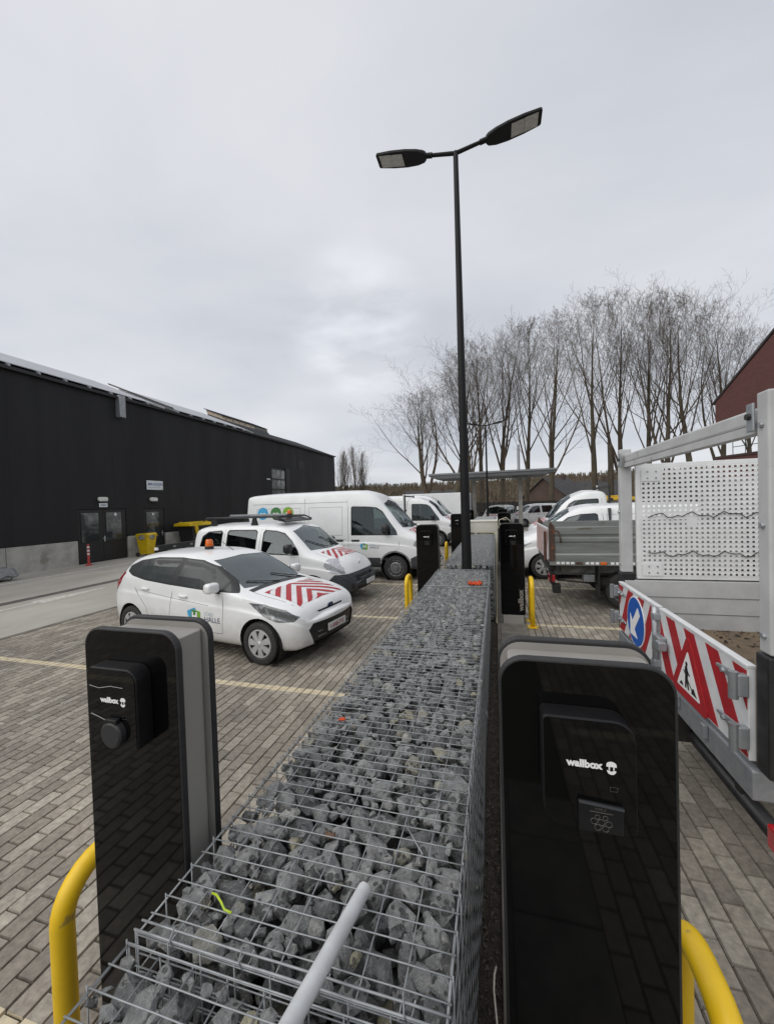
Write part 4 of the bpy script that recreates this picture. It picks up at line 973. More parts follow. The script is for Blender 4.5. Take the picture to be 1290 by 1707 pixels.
def wheel(root, x, y, r, w_, kind, sg):
    key = (r, w_, kind)
    if key not in WH_CACHE:
        ty = MB(); ri = r*.68
        ty.lathe([(ri, -w_*.42), (ri+.012, -w_*.5), (r*.86, -w_*.52), (r*.965, -w_*.44), (r, -w_*.3), (r, -w_*.02), (r*.985, -.004), (r*.985, .004), (r, w_*.02), (r, w_*.3), (r*.965, w_*.44), (r*.86, w_*.52), (ri+.012, w_*.5), (ri, w_*.42)], 36)
        rm = MB()     # outer face towards -y
        if kind == 'cover':
            rm.lathe([(ri, -w_*.40), (ri*.97, -w_*.46), (ri*.88, -w_*.47), (ri*.86, -w_*.40)], 36)
            for k in range(7):
                a = 2*PI*k/7; c_, s_ = math.cos(a), math.sin(a)
                def P(rr, tt, yy): return (rr*c_-tt*s_, yy, rr*s_+tt*c_)
                rm.add([P(ri*.15, .022, -w_*.50), P(ri*.6, .040, -w_*.5), P(ri*.9, .046, -w_*.46), P(ri*.9, -.046, -w_*.46), P(ri*.6, -.040, -w_*.5), P(ri*.15, -.022, -w_*.50),
                        P(ri*.15, .022, -w_*.34), P(ri*.6, .038, -w_*.34), P(ri*.9, .044, -w_*.34), P(ri*.9, -.044, -w_*.34), P(ri*.6, -.038, -w_*.34), P(ri*.15, -.022, -w_*.34)],
                       [(0,1,2,3,4,5),(0,6,7,1),(1,7,8,2),(3,9,10,4),(4,10,11,5)])
            rm.lathe([(0, -w_*.54), (ri*.13, -w_*.54), (ri*.2, -w_*.5), (ri*.2, -w_*.36)], 20)
            mt = M_silver
        else:
            rm.lathe([(ri, -w_*.42), (ri*.96, -w_*.44), (ri*.9, -w_*.3), (ri*.80, -w_*.22), (ri*.70, -w_*.36), (ri*.55, -w_*.40), (ri*.42, -w_*.36), (ri*.30, -w_*.36), (ri*.26, -w_*.48), (0, -w_*.50)], 36); mt = mat('steel_wheel_paint', (.25,.255,.26), .42, .5, c2=(.16,.165,.17), vs=14)
        hb = MB(); hb.lathe([(ri*.99, -w_*.2), (0, -w_*.18)], 24); hb.lathe([(ri*.99, w_*.4), (0, w_*.36)], 24)
        if kind != 'cover':
            for k in range(10): a = 2*PI*k/10; hb.lathe([(0, -.012), (.03, -.012), (.03, .002), (0, .002)], 8, 1, (ri*.80*math.cos(a), -w_*.235, ri*.80*math.sin(a)))
        tmp = [ty.build('tyre', M_rubber, None, angle=40), rm.build('rim', mt, None, angle=40), hb.build('hub', M_black, None)]
        WH_CACHE[key] = [(o.name.split('.')[0], o.data) for o in tmp]
        for o in tmp: bpy.data.objects.remove(o)
    ms = WH_CACHE[key]
    t = bpy.data.objects.new('wheel', ms[0][1]); COL.objects.link(t); t.parent = root; t.location = (x, y, r)
    if sg > 0: t.rotation_euler = (0, 0, PI)
    for nm, me in ms[1:]: link(nm, me, t)
    t.rotation_euler.y = .4*x
    return t
def mirror(root, x, y, z, sg, m, sx=.1, tall=.15, wide=.2, stalk=M_black):
    b = MB(); b.prism(rrect(wide, tall, tall*.32, 5, y+sg*wide*.5, z+tall*.3), 0, x-sx*.5, x+sx*.5); o = b.build('mirror', m, root, bevel=sx*.28, seg=3, smooth=True)
    MB().prism(rrect(wide*.86, tall*.8, tall*.25, 5, y+sg*wide*.5, z+tall*.3), 0, x-sx*.5-.004, x-sx*.5-.001).build('mirror_glass', M_pane, o)
    MB().prism([(y-sg*.03, z-.02), (y-sg*.03, z-.07), (y+sg*wide*.4, z-.03), (y+sg*wide*.45, z+.02)], 0, x-.03, x+.03).build('mirror_stalk', stalk, o, bevel=.006)
def beacon(root, x, y, z, r=.055, h=.13):
    b = MB(); b.lathe([(0, 0), (r*1.12, 0), (r*1.12, h*.28), (r*.95, h*.32), (0, h*.32)], 18, 2, (x, y, z)); o = b.build('beacon', M_black, root, angle=40)
    b = MB(); b.lathe([(r*.95, h*.30), (r, h*.4), (r*.92, h*.85), (r*.7, h), (0, h*1.02)], 18, 2, (x, y, z)); b.build('beacon_lens', M_amber, o, angle=40)
def chevron_decals(car, x0, x1, hw, n, wd, slope=1.0, xend=None):
    """red on white chevrons on the bonnet, apex towards the windscreen"""
    def clip(p):      # polygon kept inside the bonnet panel
        return [(max(x0, min(x1, a)), max(-hw, min(hw, b))) for a, b in p]
    base = [[(x0+(x1-x0)*i/6, -hw+2*hw*j/8) for i, j in ((a, b), (a+1, b), (a+1, b+1), (a, b+1))] for a in range(6) for b in range(8)]
    car.decal('top', base, M_wfilm, 'bonnet_film', lift=.002, sub=0)
    polys = []
    for sg in (-1, 1):
        for k in range(n):
            s0 = x0-hw*slope+k*wd*2
            m = 6
            for q in range(m):
                y0, y1 = hw*q/m, hw*(q+1)/m
                P = [(s0+y0*slope, sg*y0), (s0+y0*slope+wd, sg*y0), (s0+y1*slope+wd, sg*y1), (s0+y1*slope, sg*y1)]
                P = clip(P)
                ar_ = abs(sum(P[i][0]*P[(i+1) % 4][1]-P[(i+1) % 4][0]*P[i][1] for i in range(4)))/2
                if ar_ > 2e-4:
                    Q = []
                    for p in P:
                        if not Q or math.hypot(p[0]-Q[-1][0], p[1]-Q[-1][1]) > 1e-4: Q.append(p)
                    if len(Q) > 3 and math.hypot(Q[0][0]-Q[-1][0], Q[0][1]-Q[-1][1]) < 1e-4: Q.pop()
                    if len(Q) >= 3: polys.append(Q)
    car.decal('top', polys, M_red, 'bonnet_stripes', lift=.0045, sub=1)
M_lblue = mat('logo_blue', srgb(64,160,205), .5); M_lgreen = mat('logo_green', srgb(120,170,50), .5); M_ldark = mat('logo_dark_green', srgb(60,120,60), .5); M_lslate = mat('logo_slate', srgb(64,80,110), .5); M_lgrey = mat('logo_grey', srgb(170,180,190), .5)
def town_logo(car, x, z, s, sign=-1, halle=True):
    """tilted blue and green squares with a white H, then the name"""
    def rot(pts, a): return [(x+(p[0]*math.cos(a)-p[1]*math.sin(a)), z+(p[0]*math.sin(a)+p[1]*math.cos(a))) for p in pts]
    car.decal('side', [rot(rrect(s*.95, s*.95, s*.12, 3, -s*.18, s*.1), .35)], M_lblue, 'logo_square', sign, .002, 2)
    car.decal('side', [rot(rrect(s*.95, s*.95, s*.16, 3, s*.12, -s*.04), -.12)], M_lgreen, 'logo_square', sign, .0035, 2)
    car.decal('side', [rot(rrect(s*.62, s*.8, s*.10, 3, -s*.02, 0), -.05)], M_ldark, 'logo_square', sign, .005, 2)
    car.lettering('side', 'H', s*.82, M_print, x-s*.27, z-s*.29, sign, bold=s*.03) if sign < 0 else None
    if sign < 0: car_h = [o for o in car.root.children if o.name.startswith('lettering')][-1]; car_h.data.transform(Matrix.Translation((0, -.004, 0)))
    if halle:
        car.lettering('side', 'HALLE', s*.56, M_lslate, x+s*.98, z-s*.34, sign)
        car.lettering('side', 'STAD', s*.38, M_lgrey, x+s*.98, z+s*.10, sign)
def number_plate(car, x, z, txt, w_=.46, h=.105, tilt=0):
    b = MB(); b.prism(rrect(w_, h, .01, 3, 0, z), 0, x, x+.012); o = b.build('number_plate', M_plate, car.root)
    if txt:
        text(txt, .082, M_platetxt, o, (x+.0135, -.20, z-.03), (R(90), 0, R(90)), extrude=.0004, bold=.001)

# ---------------------------------------------------------------- small hatchback
SIDE = lambda c, n: abs(c.y) > .3 and abs(n.y) > .25
S = 1.0
hb_spec = dict(L=3.95, W=1.72, mid=.52, bw=.965, rb=.06, fb=.10,
    top=[(0,.74),(.05,.90),(.12,1.02),(.26,1.22),(.42,1.38),(.60,1.43),(1.1,1.475),(1.6,1.48),(2.0,1.445),(2.3,1.355),(2.65,1.165),(2.98,.985),(3.3,.925),(3.55,.88),(3.74,.825),(3.86,.765),(3.92,.70),(3.95,.63)],
    bot=[(0,.36),(.1,.27),(.4,.22),(1,.2),(3,.19),(3.5,.19),(3.8,.20),(3.95,.25)],
    wid=[(0,.64),(.06,.74),(.2,.81),(.5,.85),(1.2,.862),(2.6,.862),(3.2,.855),(3.5,.835),(3.7,.79),(3.82,.745),(3.90,.69),(3.95,.62)],
    belt=[(0,.66),(.06,.84),(.15,.95),(.4,1.03),(.7,1.02),(1.5,.975),(2.5,.925),(2.98,.90),(3.3,.855),(3.6,.79),(3.8,.72),(3.9,.65),(3.95,.57)],
    rw=[(0,.5),(.12,.60),(.3,.59),(.5,.565),(1.1,.57),(1.9,.56),(2.3,.58),(2.7,.625),(2.98,.66),(3.3,.64),(3.6,.58),(3.85,.46),(3.95,.34)],
    rz=[(0,.03),(.4,.055),(1,.06),(2,.055),(2.5,.05),(2.98,.04),(3.4,.035),(3.95,.02)])
def hatchback(label, loc, rz, sx):
    c = Car('hatchback_car', label, 'car', hb_spec, loc, rz); X = lambda u: u-3.95/2
    c.root.scale = (sx, 1, 1)
    fx, rx, wr = X(3.33), X(.60), .295
    c.arch(fx, .30, .345, .52); c.arch(rx, .30, .345, .52)
    dlo = [(X(2.92),.945),(X(2.72),1.09),(X(2.38),1.275),(X(2.05),1.365),(X(1.6),1.395),(X(1.05),1.385),(X(.62),1.325),(X(.42),1.235),(X(.44),1.15),(X(.60),1.09),(X(.95),1.035),(X(1.5),.995),(X(2.2),.96)]
    c.take(c.cut(dlo, 'side', lambda q, n: abs(q.y) > .4 and abs(n.y) > .05), 'window_surround', M_black, .004)
    wins = []
    for nm, poly in (('window', [(X(2.62),.972),(X(2.66),1.09),(X(2.34),1.262),(X(2.02),1.348),(X(1.73),1.37),(X(1.66),1.012),(X(2.2),.985)]),
                     ('window', [(X(1.56),1.02),(X(1.60),1.375),(X(1.05),1.362),(X(.80),1.325),(X(.68),1.10),(X(.95),1.06)]),
                     ('quarter_window', [(X(.62),1.115),(X(.72),1.305),(X(.64),1.30),(X(.46),1.225),(X(.47),1.165)]),
                     ('quarter_window', [(X(2.80),.962),(X(2.70),1.055),(X(2.685),.968)])):
        wins.append((nm, poly))
    c.spec_wins = wins
    scr = [(-.63,.985),(-.60,1.10),(-.535,1.355),(0,1.385),(.535,1.355),(.60,1.10),(.63,.985),(0,.975)]
    c.take(c.cut(scr, 'front', lambda p, n: X(1.9) < p.x < X(3.1) and n.x > .15 and n.z > .3), 'windscreen', M_shield, .004)
    rscr = [(-.5,1.06),(-.47,1.32),(.47,1.32),(.5,1.06)]
    c.take(c.cut(rscr, 'front', lambda p, n: p.x < X(.6) and n.x < -.2), 'rear_window', M_glass, .004)
    hl = [(X(3.16),.842),(X(3.42),.835),(X(3.72),.765),(X(3.89),.67),(X(3.83),.61),(X(3.62),.61),(X(3.40),.68)]
    hls = c.take([f for f in c.cut(hl, 'side', lambda p, n: abs(p.y) > .33 and p.x > X(3.1)) ], 'headlight', mat('dark_headlamp', (.10,.105,.11), .06, .2, c2=(.34,.35,.36), vs=11, lo=.5, hi=.6, coat=1), -.003)
    tl = [(X(.02),.82),(X(.10),1.04),(X(.25),1.17),(X(.40),1.12),(X(.30),.96),(X(.14),.82)]
    c.take(c.cut(tl, 'side', lambda p, n: abs(p.y) > .45 and p.x < X(.45)), 'tail_light', M_redlens, -.004)
    gr = [(-.58,.47),(-.50,.545),(.50,.545),(.58,.47),(.48,.255),(-.48,.255)]
    c.take(c.cut(gr, 'front', lambda p, n: p.x > X(3.4) and n.x > .2), 'grille', M_black, .018)
    for z in (.33, .40): MB().box(X(3.96), X(4.0), -.40, .40, z, z+.012).build('grille_bar', M_grey, c.root)
    ug = [(-.33,.672),(.33,.672),(.30,.648),(-.30,.648)]
    c.take(c.cut(ug, 'front', lambda p, n: p.x > X(3.4) and n.x > .2), 'upper_grille', M_black, .008)
    c.done()
    # side glass follows the body just behind the surround
    for nm, poly in wins:
        for sg in (-1, 1):
            bm = bmesh.new(); bm.faces.new([bm.verts.new((p[0], p[1], 0)) for p in poly]); bmesh.ops.triangulate(bm, faces=bm.faces[:]); bmesh.ops.subdivide_edges(bm, edges=bm.edges[:], cuts=2, use_grid_fill=True)
            o = c.drop(bm, 'side', mat('side_glass_dark', (.04, .047, .047), .16, c2=(.055, .062, .062), vs=3, spec=.35), nm, sg, -.0015)
    for sg in (-1, 1):
        c.seam([(X(1.63),1.0),(X(1.60),.75),(X(1.52),.36)], sg); c.seam([(X(2.66),.93),(X(2.70),.72),(X(2.66),.36),(X(1.52),.33)], sg); c.seam([(X(.66),1.08),(X(.72),.9),(X(1.0),.62),(X(1.08),.36),(X(1.5),.33)], sg)
        c.seam([(X(2.4),.745),(X(1.6),.80),(X(.8),.875)], sg, wd=.005)
        for hx, hz in ((1.86, .845), (.98, .905)):
            b = MB(); h, n = c.ray('side', X(hx), hz, sg)
            b.tube([(X(hx)-.09, h.y+sg*.004, hz), (X(hx)-.05, h.y+sg*.028, hz+.004), (X(hx)+.05, h.y+sg*.028, hz), (X(hx)+.09, h.y+sg*.004, hz-.006)], .016, 8); b.build('door_handle', M_white, c.root, smooth=True)
        mirror(c.root, X(2.58), sg*.84, .985, sg, M_white, .13, .145, .20)
        for wx in (fx, rx): wheel(c.root, wx, sg*.755, wr, .19, 'cover', sg)
        lb = MB(); h, n = c.ray('side', X(3.62), .69, sg)
        for q, (du, dz) in enumerate(((-.12, .03), (.02, -.005))):
            h, n = c.ray('side', X(3.58)+du, .695+dz, sg)
            if h: lb.lathe([(0, 0), (.045, .0), (.055, .012), (.0, .02)], 14, 1, (h.x, h.y-sg*.012, h.z))
        lb.build('lamp_reflector', M_silver, c.root, smooth=True)
    c.seam([(X(3.06),.62),(X(3.3),.63),(X(3.72),.60),(X(3.83),.52)], -1, 'top'); c.seam([(X(3.06),-.62),(X(3.3),-.63),(X(3.72),-.60),(X(3.83),-.52)], -1, 'top')
    # wiper cowl and wipers
    for (a, b_) in (((X(2.99),.55), (X(2.78),.05)), ((X(3.0),0.0), (X(2.80),-.5))):
        pts = []
        for k in range(7):
            t = k/6; h, n = c.ray('top', a[0]+(b_[0]-a[0])*t, a[1]+(b_[1]-a[1])*t); pts.append(h+n*.012)
        MB().tube(pts, .008, 5).build('wiper', M_black, c.root)
    cw = [[(X(2.96)+.012*abs(j)/1., -.62+.155*i) for i, j in ((k, 0),)]+[(X(3.05), -.62+.155*k), (X(3.05), -.62+.155*(k+1)), (X(2.96), -.62+.155*(k+1))] for k in range(8)]
    c.decal('top', cw, M_black, 'scuttle', lift=.003, sub=0)
    chevron_decals(c, X(3.18), X(3.80), .54, 6, .095, .8)
    town_logo(c, X(2.12), .575, .20)
    # badge, plate, fog lamp blanks, beacon, aerial
    b = MB(); b.lathe([(0,.0),(.05,.0),(.058,.008),(0,.014)], 20, 0, (0, 0, 0)); h, n = c.ray('front', 0, .685, 1); o = b.build('badge', mat('badge_dark', (.02,.03,.08), .25, .3), c.root, smooth=True); o.location = h; o.scale = (1, 1.3, .62)
    h, n = c.ray('front', .28, .40, 1); number_plate(c, X(4.035), .42, '1-ARB-715')
    for sg in (-1, 1):
        h, n = c.ray('front', sg*.60, .34, 1)
        c.decal('front', [[(sg*.565, .30), (sg*.655, .29), (sg*.65, .345), (sg*.58, .335)]], mat('white_trim', (.45,.45,.45), .4), 'fog_lamp_blank', 1, .003, 1)
    beacon(c.root, X(1.62), -.12, 1.47, .065, .17)
    MB().tube([(X(2.0), .05, 1.44), (X(1.74), .05, 1.58)], .005, 5).build('aerial', M_black, c.root)
    c.inside([(X(1.9), .36, .55), (X(1.9), -.36, .55), (X(1.0), .36, .55), (X(1.0), -.36, .55)], (X(2.45), X(2.85), .92, .68), (X(2.28), .36, .92), (X(.5), X(2.9), -.7, .7, .25, .3))
    return c
hatchback('white hatchback with amber roof beacon and red chevron bonnet, nearest parked car', (-4.355, 5.69, 0), R(-9.6), 1.01)
# ---------------------------------------------------------------- compact van with roof rack
mp_spec = dict(L=4.21, W=1.83, mid=.5, bw=.97, rb=.05, fb=.13,
    top=[(0,1.25),(.03,1.52),(.08,1.66),(.2,1.74),(.6,1.79),(1.4,1.80),(2.1,1.795),(2.5,1.75),(2.72,1.66),(3.0,1.42),(3.28,1.185),(3.5,1.105),(3.8,1.02),(4.0,.90),(4.12,.74),(4.18,.60),(4.21,.5)],
    bot=[(0,.40),(.1,.30),(.5,.24),(1,.23),(3.3,.22),(3.8,.23),(4.1,.25),(4.21,.30)],
    wid=[(0,.78),(.05,.85),(.2,.89),(.6,.912),(2.8,.915),(3.3,.905),(3.7,.87),(3.95,.80),(4.1,.70),(4.21,.56)],
    belt=[(0,1.0),(.1,1.08),(1.5,1.085),(2.6,1.06),(3.2,1.02),(3.5,.98),(3.8,.90),(4.0,.78),(4.12,.64),(4.21,.45)],
    rw=[(0,.66),(.1,.70),(.5,.70),(2.2,.685),(2.7,.69),(3.0,.72),(3.3,.74),(3.6,.70),(3.9,.60),(4.1,.45),(4.21,.34)],
    rz=[(0,.05),(.3,.085),(2,.085),(2.6,.07),(3.3,.05),(3.8,.05),(4.21,.02)])
def side_windows(c, wins, rim=.022):
    for poly in wins:
        cx = sum(p[0] for p in poly)/len(poly); cz = sum(p[1] for p in poly)/len(poly)
        big = [(cx+(p[0]-cx)*(1+rim/abs(p[0]-cx) if abs(p[0]-cx) > .05 else 1), cz+(p[1]-cz)*(1+rim/abs(p[1]-cz) if abs(p[1]-cz) > .05 else 1)) for p in poly]
        c.take([f for f in c.cut(poly, 'side', SIDE)], 'window', M_glass, .008)
        c.paint(c.cut(big, 'side', SIDE), M_black)
M_bumper = mat('grey_bumper_plastic', srgb(68,70,74), .55, c2=srgb(56,58,62), vs=9, bump=.1, bs=300, bd=.002)
def compact_van(label, loc, rz, rack=True):
    c = Car('compact_van', label, 'van', mp_spec, loc, rz); X = lambda u: u-4.21/2
    fx, rx = X(3.36), X(.66)
    c.arch(fx, .31, .365, .58); c.arch(rx, .31, .365, .58)
    side_windows(c, [[(X(3.02),1.10),(X(2.98),1.20),(X(2.80),1.40),(X(2.60),1.545),(X(2.42),1.60),(X(2.12),1.62),(X(2.08),1.56),(X(2.07),1.12)],
                     [(X(1.88),1.13),(X(1.88),1.58),(X(1.82),1.625),(X(1.12),1.625),(X(1.07),1.58),(X(1.07),1.13)],
                     [(X(.90),1.14),(X(.90),1.57),(X(.84),1.615),(X(.50),1.59),(X(.33),1.48),(X(.26),1.20),(X(.30),1.14)]])
    scr = [(-.69,1.175),(-.665,1.30),(-.62,1.60),(0,1.70),(.62,1.60),(.665,1.30),(.69,1.175),(0,1.16)]
    c.take(c.cut(scr, 'front', lambda p, n: X(2.5) < p.x < X(3.4) and n.x > .2 and n.z > .25), 'windscreen', M_shield, .004)
    c.take(c.cut([(-.6,1.15),(-.58,1.58),(.58,1.58),(.6,1.15)], 'front', lambda p, n: p.x < X(.4) and n.x < -.3), 'rear_window', M_glass, .004)
    c.take(c.cut([(X(3.62),.86),(X(3.68),1.0),(X(3.82),.985),(X(4.02),.80),(X(4.06),.70),(X(3.9),.69),(X(3.74),.74)], 'side', lambda p, n: abs(p.y) > .42 and p.x > X(3.5)), 'headlight', M_lens, -.006)
    c.paint(c.cut([(X(3.74),.15),(X(3.74),.55),(X(3.86),.67),(X(4.5),.69),(X(4.5),.15)], 'side', lambda p, n: p.x > X(3.7)), M_bumper)
    c.take(c.cut([(-.40,.45),(-.44,.60),(.44,.60),(.40,.45)], 'front', lambda p, n: p.x > X(3.8) and n.x > .3), 'grille', M_black, .02)
    c.take(c.cut([(-.46,.30),(-.48,.40),(.48,.40),(.46,.30)], 'front', lambda p, n: p.x > X(3.8) and n.x > .3), 'lower_grille', M_black, .02)
    c.done()
    for k in range(3): MB().box(X(4.27), X(4.30), -.44, .44, .47+.04*k, .48+.04*k).build('grille_bar', M_bumper, c.root)
    for sg in (-1, 1):
        c.seam([(X(2.0),1.66),(X(1.98),.9),(X(1.98),.34)], sg, wd=.008); c.seam([(X(3.04),1.05),(X(3.06),.8),(X(3.0),.34),(X(1.98),.31)], sg); c.seam([(X(.98),1.66),(X(.98),.8),(X(.98),.4)], sg)
        c.seam([(X(1.9),.98),(X(.3),.98)], sg, wd=.012)
        for hx in (2.2, 1.75):
            h, n = c.ray('side', X(hx), .98, sg); MB().box(X(hx)-.09, X(hx)+.09, h.y-.012, h.y+.012, .965, .995).build('door_handle', M_black, c.root, bevel=.006)
        mirror(c.root, X(2.86), sg*.90, 1.18, sg, M_black, .13, .2, .21)
        for wx in (fx, rx): wheel(c.root, wx, sg*.80, .315, .2, 'steel', sg)
        h, n = c.ray('front', sg*.58, .42, 1)
        if h: MB().lathe([(0, .015), (.06, .015), (.075, 0), (0, 0)], 16, 0, (h.x, h.y, h.z)).build('fog_lamp', M_black, c.root)
    c.seam([(X(3.35),.70),(X(3.6),.66),(X(3.9),.58),(X(4.0),.5)], -1, 'top'); c.seam([(X(3.35),-.70),(X(3.6),-.66),(X(3.9),-.58),(X(4.0),-.5)], -1, 'top')
    chevron_decals(c, X(3.40), X(3.80), .55, 5, .09, .75)
    h, n = c.ray('front', 0, .82, 1); b = MB(); b.prism([(-.035, 0), (0, .07), (.035, 0), (0, -.07)], 0, 0, .014); o = b.build('badge', M_silver, c.root); o.location = (h.x-.005, 0, h.z+.02)
    number_plate(c, X(4.345), .44, None, .46, .1)
    for (a, b_) in (((X(3.26),.6), (X(3.0),.08)), ((X(3.28),0.0), (X(3.02),-.55))):
        pts = []
        for k in range(6):
            t = k/5; h, n = c.ray('top', a[0]+(b_[0]-a[0])*t, a[1]+(b_[1]-a[1])*t); pts.append(h+n*.014)
        MB().tube(pts, .009, 5).build('wiper', M_black, c.root)
    c.inside([(X(2.15), .4, .72), (X(2.15), -.4, .72), (X(1.15), .4, .72), (X(1.15), -.4, .72)], (X(2.7), X(3.2), 1.06, .74), (X(2.55), .4, 1.08), (X(.3), X(3.2), -.75, .75, .25, .32))
    if rack:
        r = MB()
        for sg in (-1, 1): r.tube([(X(.2), sg*.62, 1.86), (X(.3), sg*.62, 1.93), (X(2.3), sg*.62, 1.93), (X(2.52), sg*.60, 1.84)], .02, 8)
        r.build('rack_rail', M_black, c.root, smooth=True)
        for xx in (.28, .8, 1.35, 1.9, 2.35): MB().tube([(X(xx), -.62, 1.92), (X(xx), .62, 1.92)], .017, 8).build('rack_bar', M_black, c.root, smooth=True)
        for xx in (.5, 1.7):
            for sg in (-1, 1): MB().prism([(X(xx)-.09, 1.74), (X(xx)+.09, 1.74), (X(xx)+.03, 1.93), (X(xx)-.03, 1.93)], 1, sg*.60-.025, sg*.60+.025).build('rack_foot', M_black, c.root)
        MB().prism([(X(2.2), 1.87), (X(2.52), 1.80), (X(2.54), 1.825), (X(2.22), 1.90)], 1, -.58, .58).build('wind_deflector', M_black, c.root)
        for xx in (.6, .72): MB().box(X(.3), X(2.1), xx-.42, xx-.34, 1.945, 1.985).build('roof_ladder_rail', M_galv, c.root)
        beacon(c.root, X(2.2), .1, 1.93, .06, .15); MB().tube([(X(2.45), -.3, 1.77), (X(2.33), -.3, 2.05)], .005, 5).build('aerial', M_black, c.root)
    return c
mpv = compact_van('white compact van with black roof rack and grey bumper, second in the row', (-5.02, 8.62, 0), R(-4))

# ---------------------------------------------------------------- large high roof panel van
cv_spec = dict(L=5.85, W=2.04, mid=.55, bw=.985, rb=.03, fb=.12,
    top=[(0,2.30),(.02,2.45),(.07,2.53),(.25,2.57),(1.0,2.60),(3.2,2.60),(3.7,2.585),(4.05,2.50),(4.3,2.36),(4.6,2.05),(5.1,1.47),(5.3,1.36),(5.55,1.24),(5.72,1.06),(5.80,.86),(5.85,.62)],
    bot=[(0,.50),(.1,.42),(.6,.36),(4.8,.34),(5.5,.30),(5.85,.34)],
    wid=[(0,.96),(.04,.99),(.2,1.01),(1,1.02),(4.4,1.02),(5.0,1.01),(5.4,.96),(5.65,.86),(5.78,.76),(5.85,.64)],
    belt=[(0,1.3),(.3,1.32),(4.0,1.30),(4.8,1.22),(5.2,1.16),(5.5,1.06),(5.7,.92),(5.8,.74),(5.85,.55)],
    rw=[(0,.80),(.1,.86),(.6,.875),(3.4,.875),(4.1,.84),(4.5,.82),(5.0,.84),(5.25,.82),(5.5,.74),(5.75,.54),(5.85,.40)],
    rz=[(0,.06),(.4,.12),(3.4,.12),(4.2,.09),(5.2,.06),(5.85,.03)])
def big_van_front(c, X, cab=False):
    """parts shared by the panel van and the chassis cab; X maps the panel van's own lengthwise measure"""
    fx = X(4.84); c.arch(fx, .37, .43, .62)
    side_windows(c, [[(X(4.90),1.30),(X(4.86),1.42),(X(4.66),1.68),(X(4.45),1.92),(X(4.28),2.03),(X(4.1),2.06),(X(3.62),2.08),(X(3.58),2.04),(X(3.58),1.30)]], .03)
    scr = [(-.78,1.47),(-.76,1.70),(-.72,2.02),(-.68,2.16),(0,2.28),(.68,2.16),(.72,2.02),(.76,1.70),(.78,1.47),(0,1.44)]
    c.take(c.cut(scr, 'front', lambda p, n: X(4.2) < p.x < X(5.2) and n.x > .2 and n.z > .2), 'windscreen', M_shield, .005)
    c.take(c.cut([(X(5.36),.98),(X(5.42),1.12),(X(5.62),1.06),(X(5.76),.92),(X(5.76),.84),(X(5.6),.84)], 'side', lambda p, n: abs(p.y) > .5 and p.x > X(5.2)), 'headlight', M_lens, -.005)
    c.paint(c.cut([(X(5.28),.2),(X(5.28),.62),(X(5.45),.70),(X(6.4),.72),(X(6.4),.2)], 'side', lambda p, n: p.x > X(5.2)), M_bumper)
    c.paint(c.cut([(-.58,.76),(-.6,.98),(.6,.98),(.58,.76)], 'front', lambda p, n: p.x > X(5.4) and n.x > .3), M_black)
    c.paint(c.cut([(X(3.2) if cab else X(.95),.2),(X(3.2) if cab else X(.95),.64),(X(4.42),.64),(X(4.42),.2)], 'side', lambda p, n: abs(p.y) > .6), M_bumper)
def big_van_trim(c, X, seats_x=3.9):
    fx = X(4.84)
    for sg in (-1, 1):
        c.seam([(X(4.98),1.25),(X(4.96),.9),(X(4.5),.66)], sg); c.seam([(X(3.46),2.12),(X(3.46),.64)], sg, wd=.009); c.seam([(X(3.46),1.0),(X(4.95),.97),(X(5.35),.93)], sg, wd=.006)
        h, n = c.ray('side', X(3.66), 1.12, sg); MB().box(X(3.56), X(3.8), h.y-.02, h.y+.02, 1.10, 1.15).build('door_handle', M_black, c.root, bevel=.01)
        mirror(c.root, X(4.62), sg*1.0, 1.36, sg, M_black, .15, .30, .22)
        wheel(c.root, fx, sg*.88, .345, .235, 'steel', sg)
        af = MB(); n_ = 14; pts = [(fx+.45*math.cos(PI*k/n_), .37+.45*math.sin(PI*k/n_)) for k in range(n_+1)]
        c.seam(pts, sg, wd=.03)
    for (a, b_) in (((X(5.12),.7), (X(4.9),.05)), ((X(5.14),0.0), (X(4.92),-.65))):
        pts = []
        for k in range(6):
            t = k/5; h, n = c.ray('top', a[0]+(b_[0]-a[0])*t, a[1]+(b_[1]-a[1])*t); pts.append(h+n*.016)
        MB().tube(pts, .011, 5).build('wiper', M_black, c.root)
    chevron_decals(c, X(5.18), X(5.58), .64, 5, .10, .75)
    c.seam([(X(5.16),.80),(X(5.5),.72),(X(5.66),.6)], -1, 'top'); c.seam([(X(5.16),-.80),(X(5.5),-.72),(X(5.66),-.6)], -1, 'top')
    number_plate(c, X(5.985), .5, None, .48, .11)
    h, n = c.ray('front', 0, .9, 1); b = MB(); b.lathe([(0,.012),(.06,.012),(.07,0),(0,0)], 20, 0); o = b.build('badge', M_silver, c.root); o.location = (h.x, 0, .88)
    c.inside([(X(seats_x), .5, .95), (X(seats_x), -.5, .95)], (X(4.55), X(5.05), 1.32, .84), (X(4.4), .5, 1.35), (X(3.4), X(5.0), -.9, .9, .55, .62))
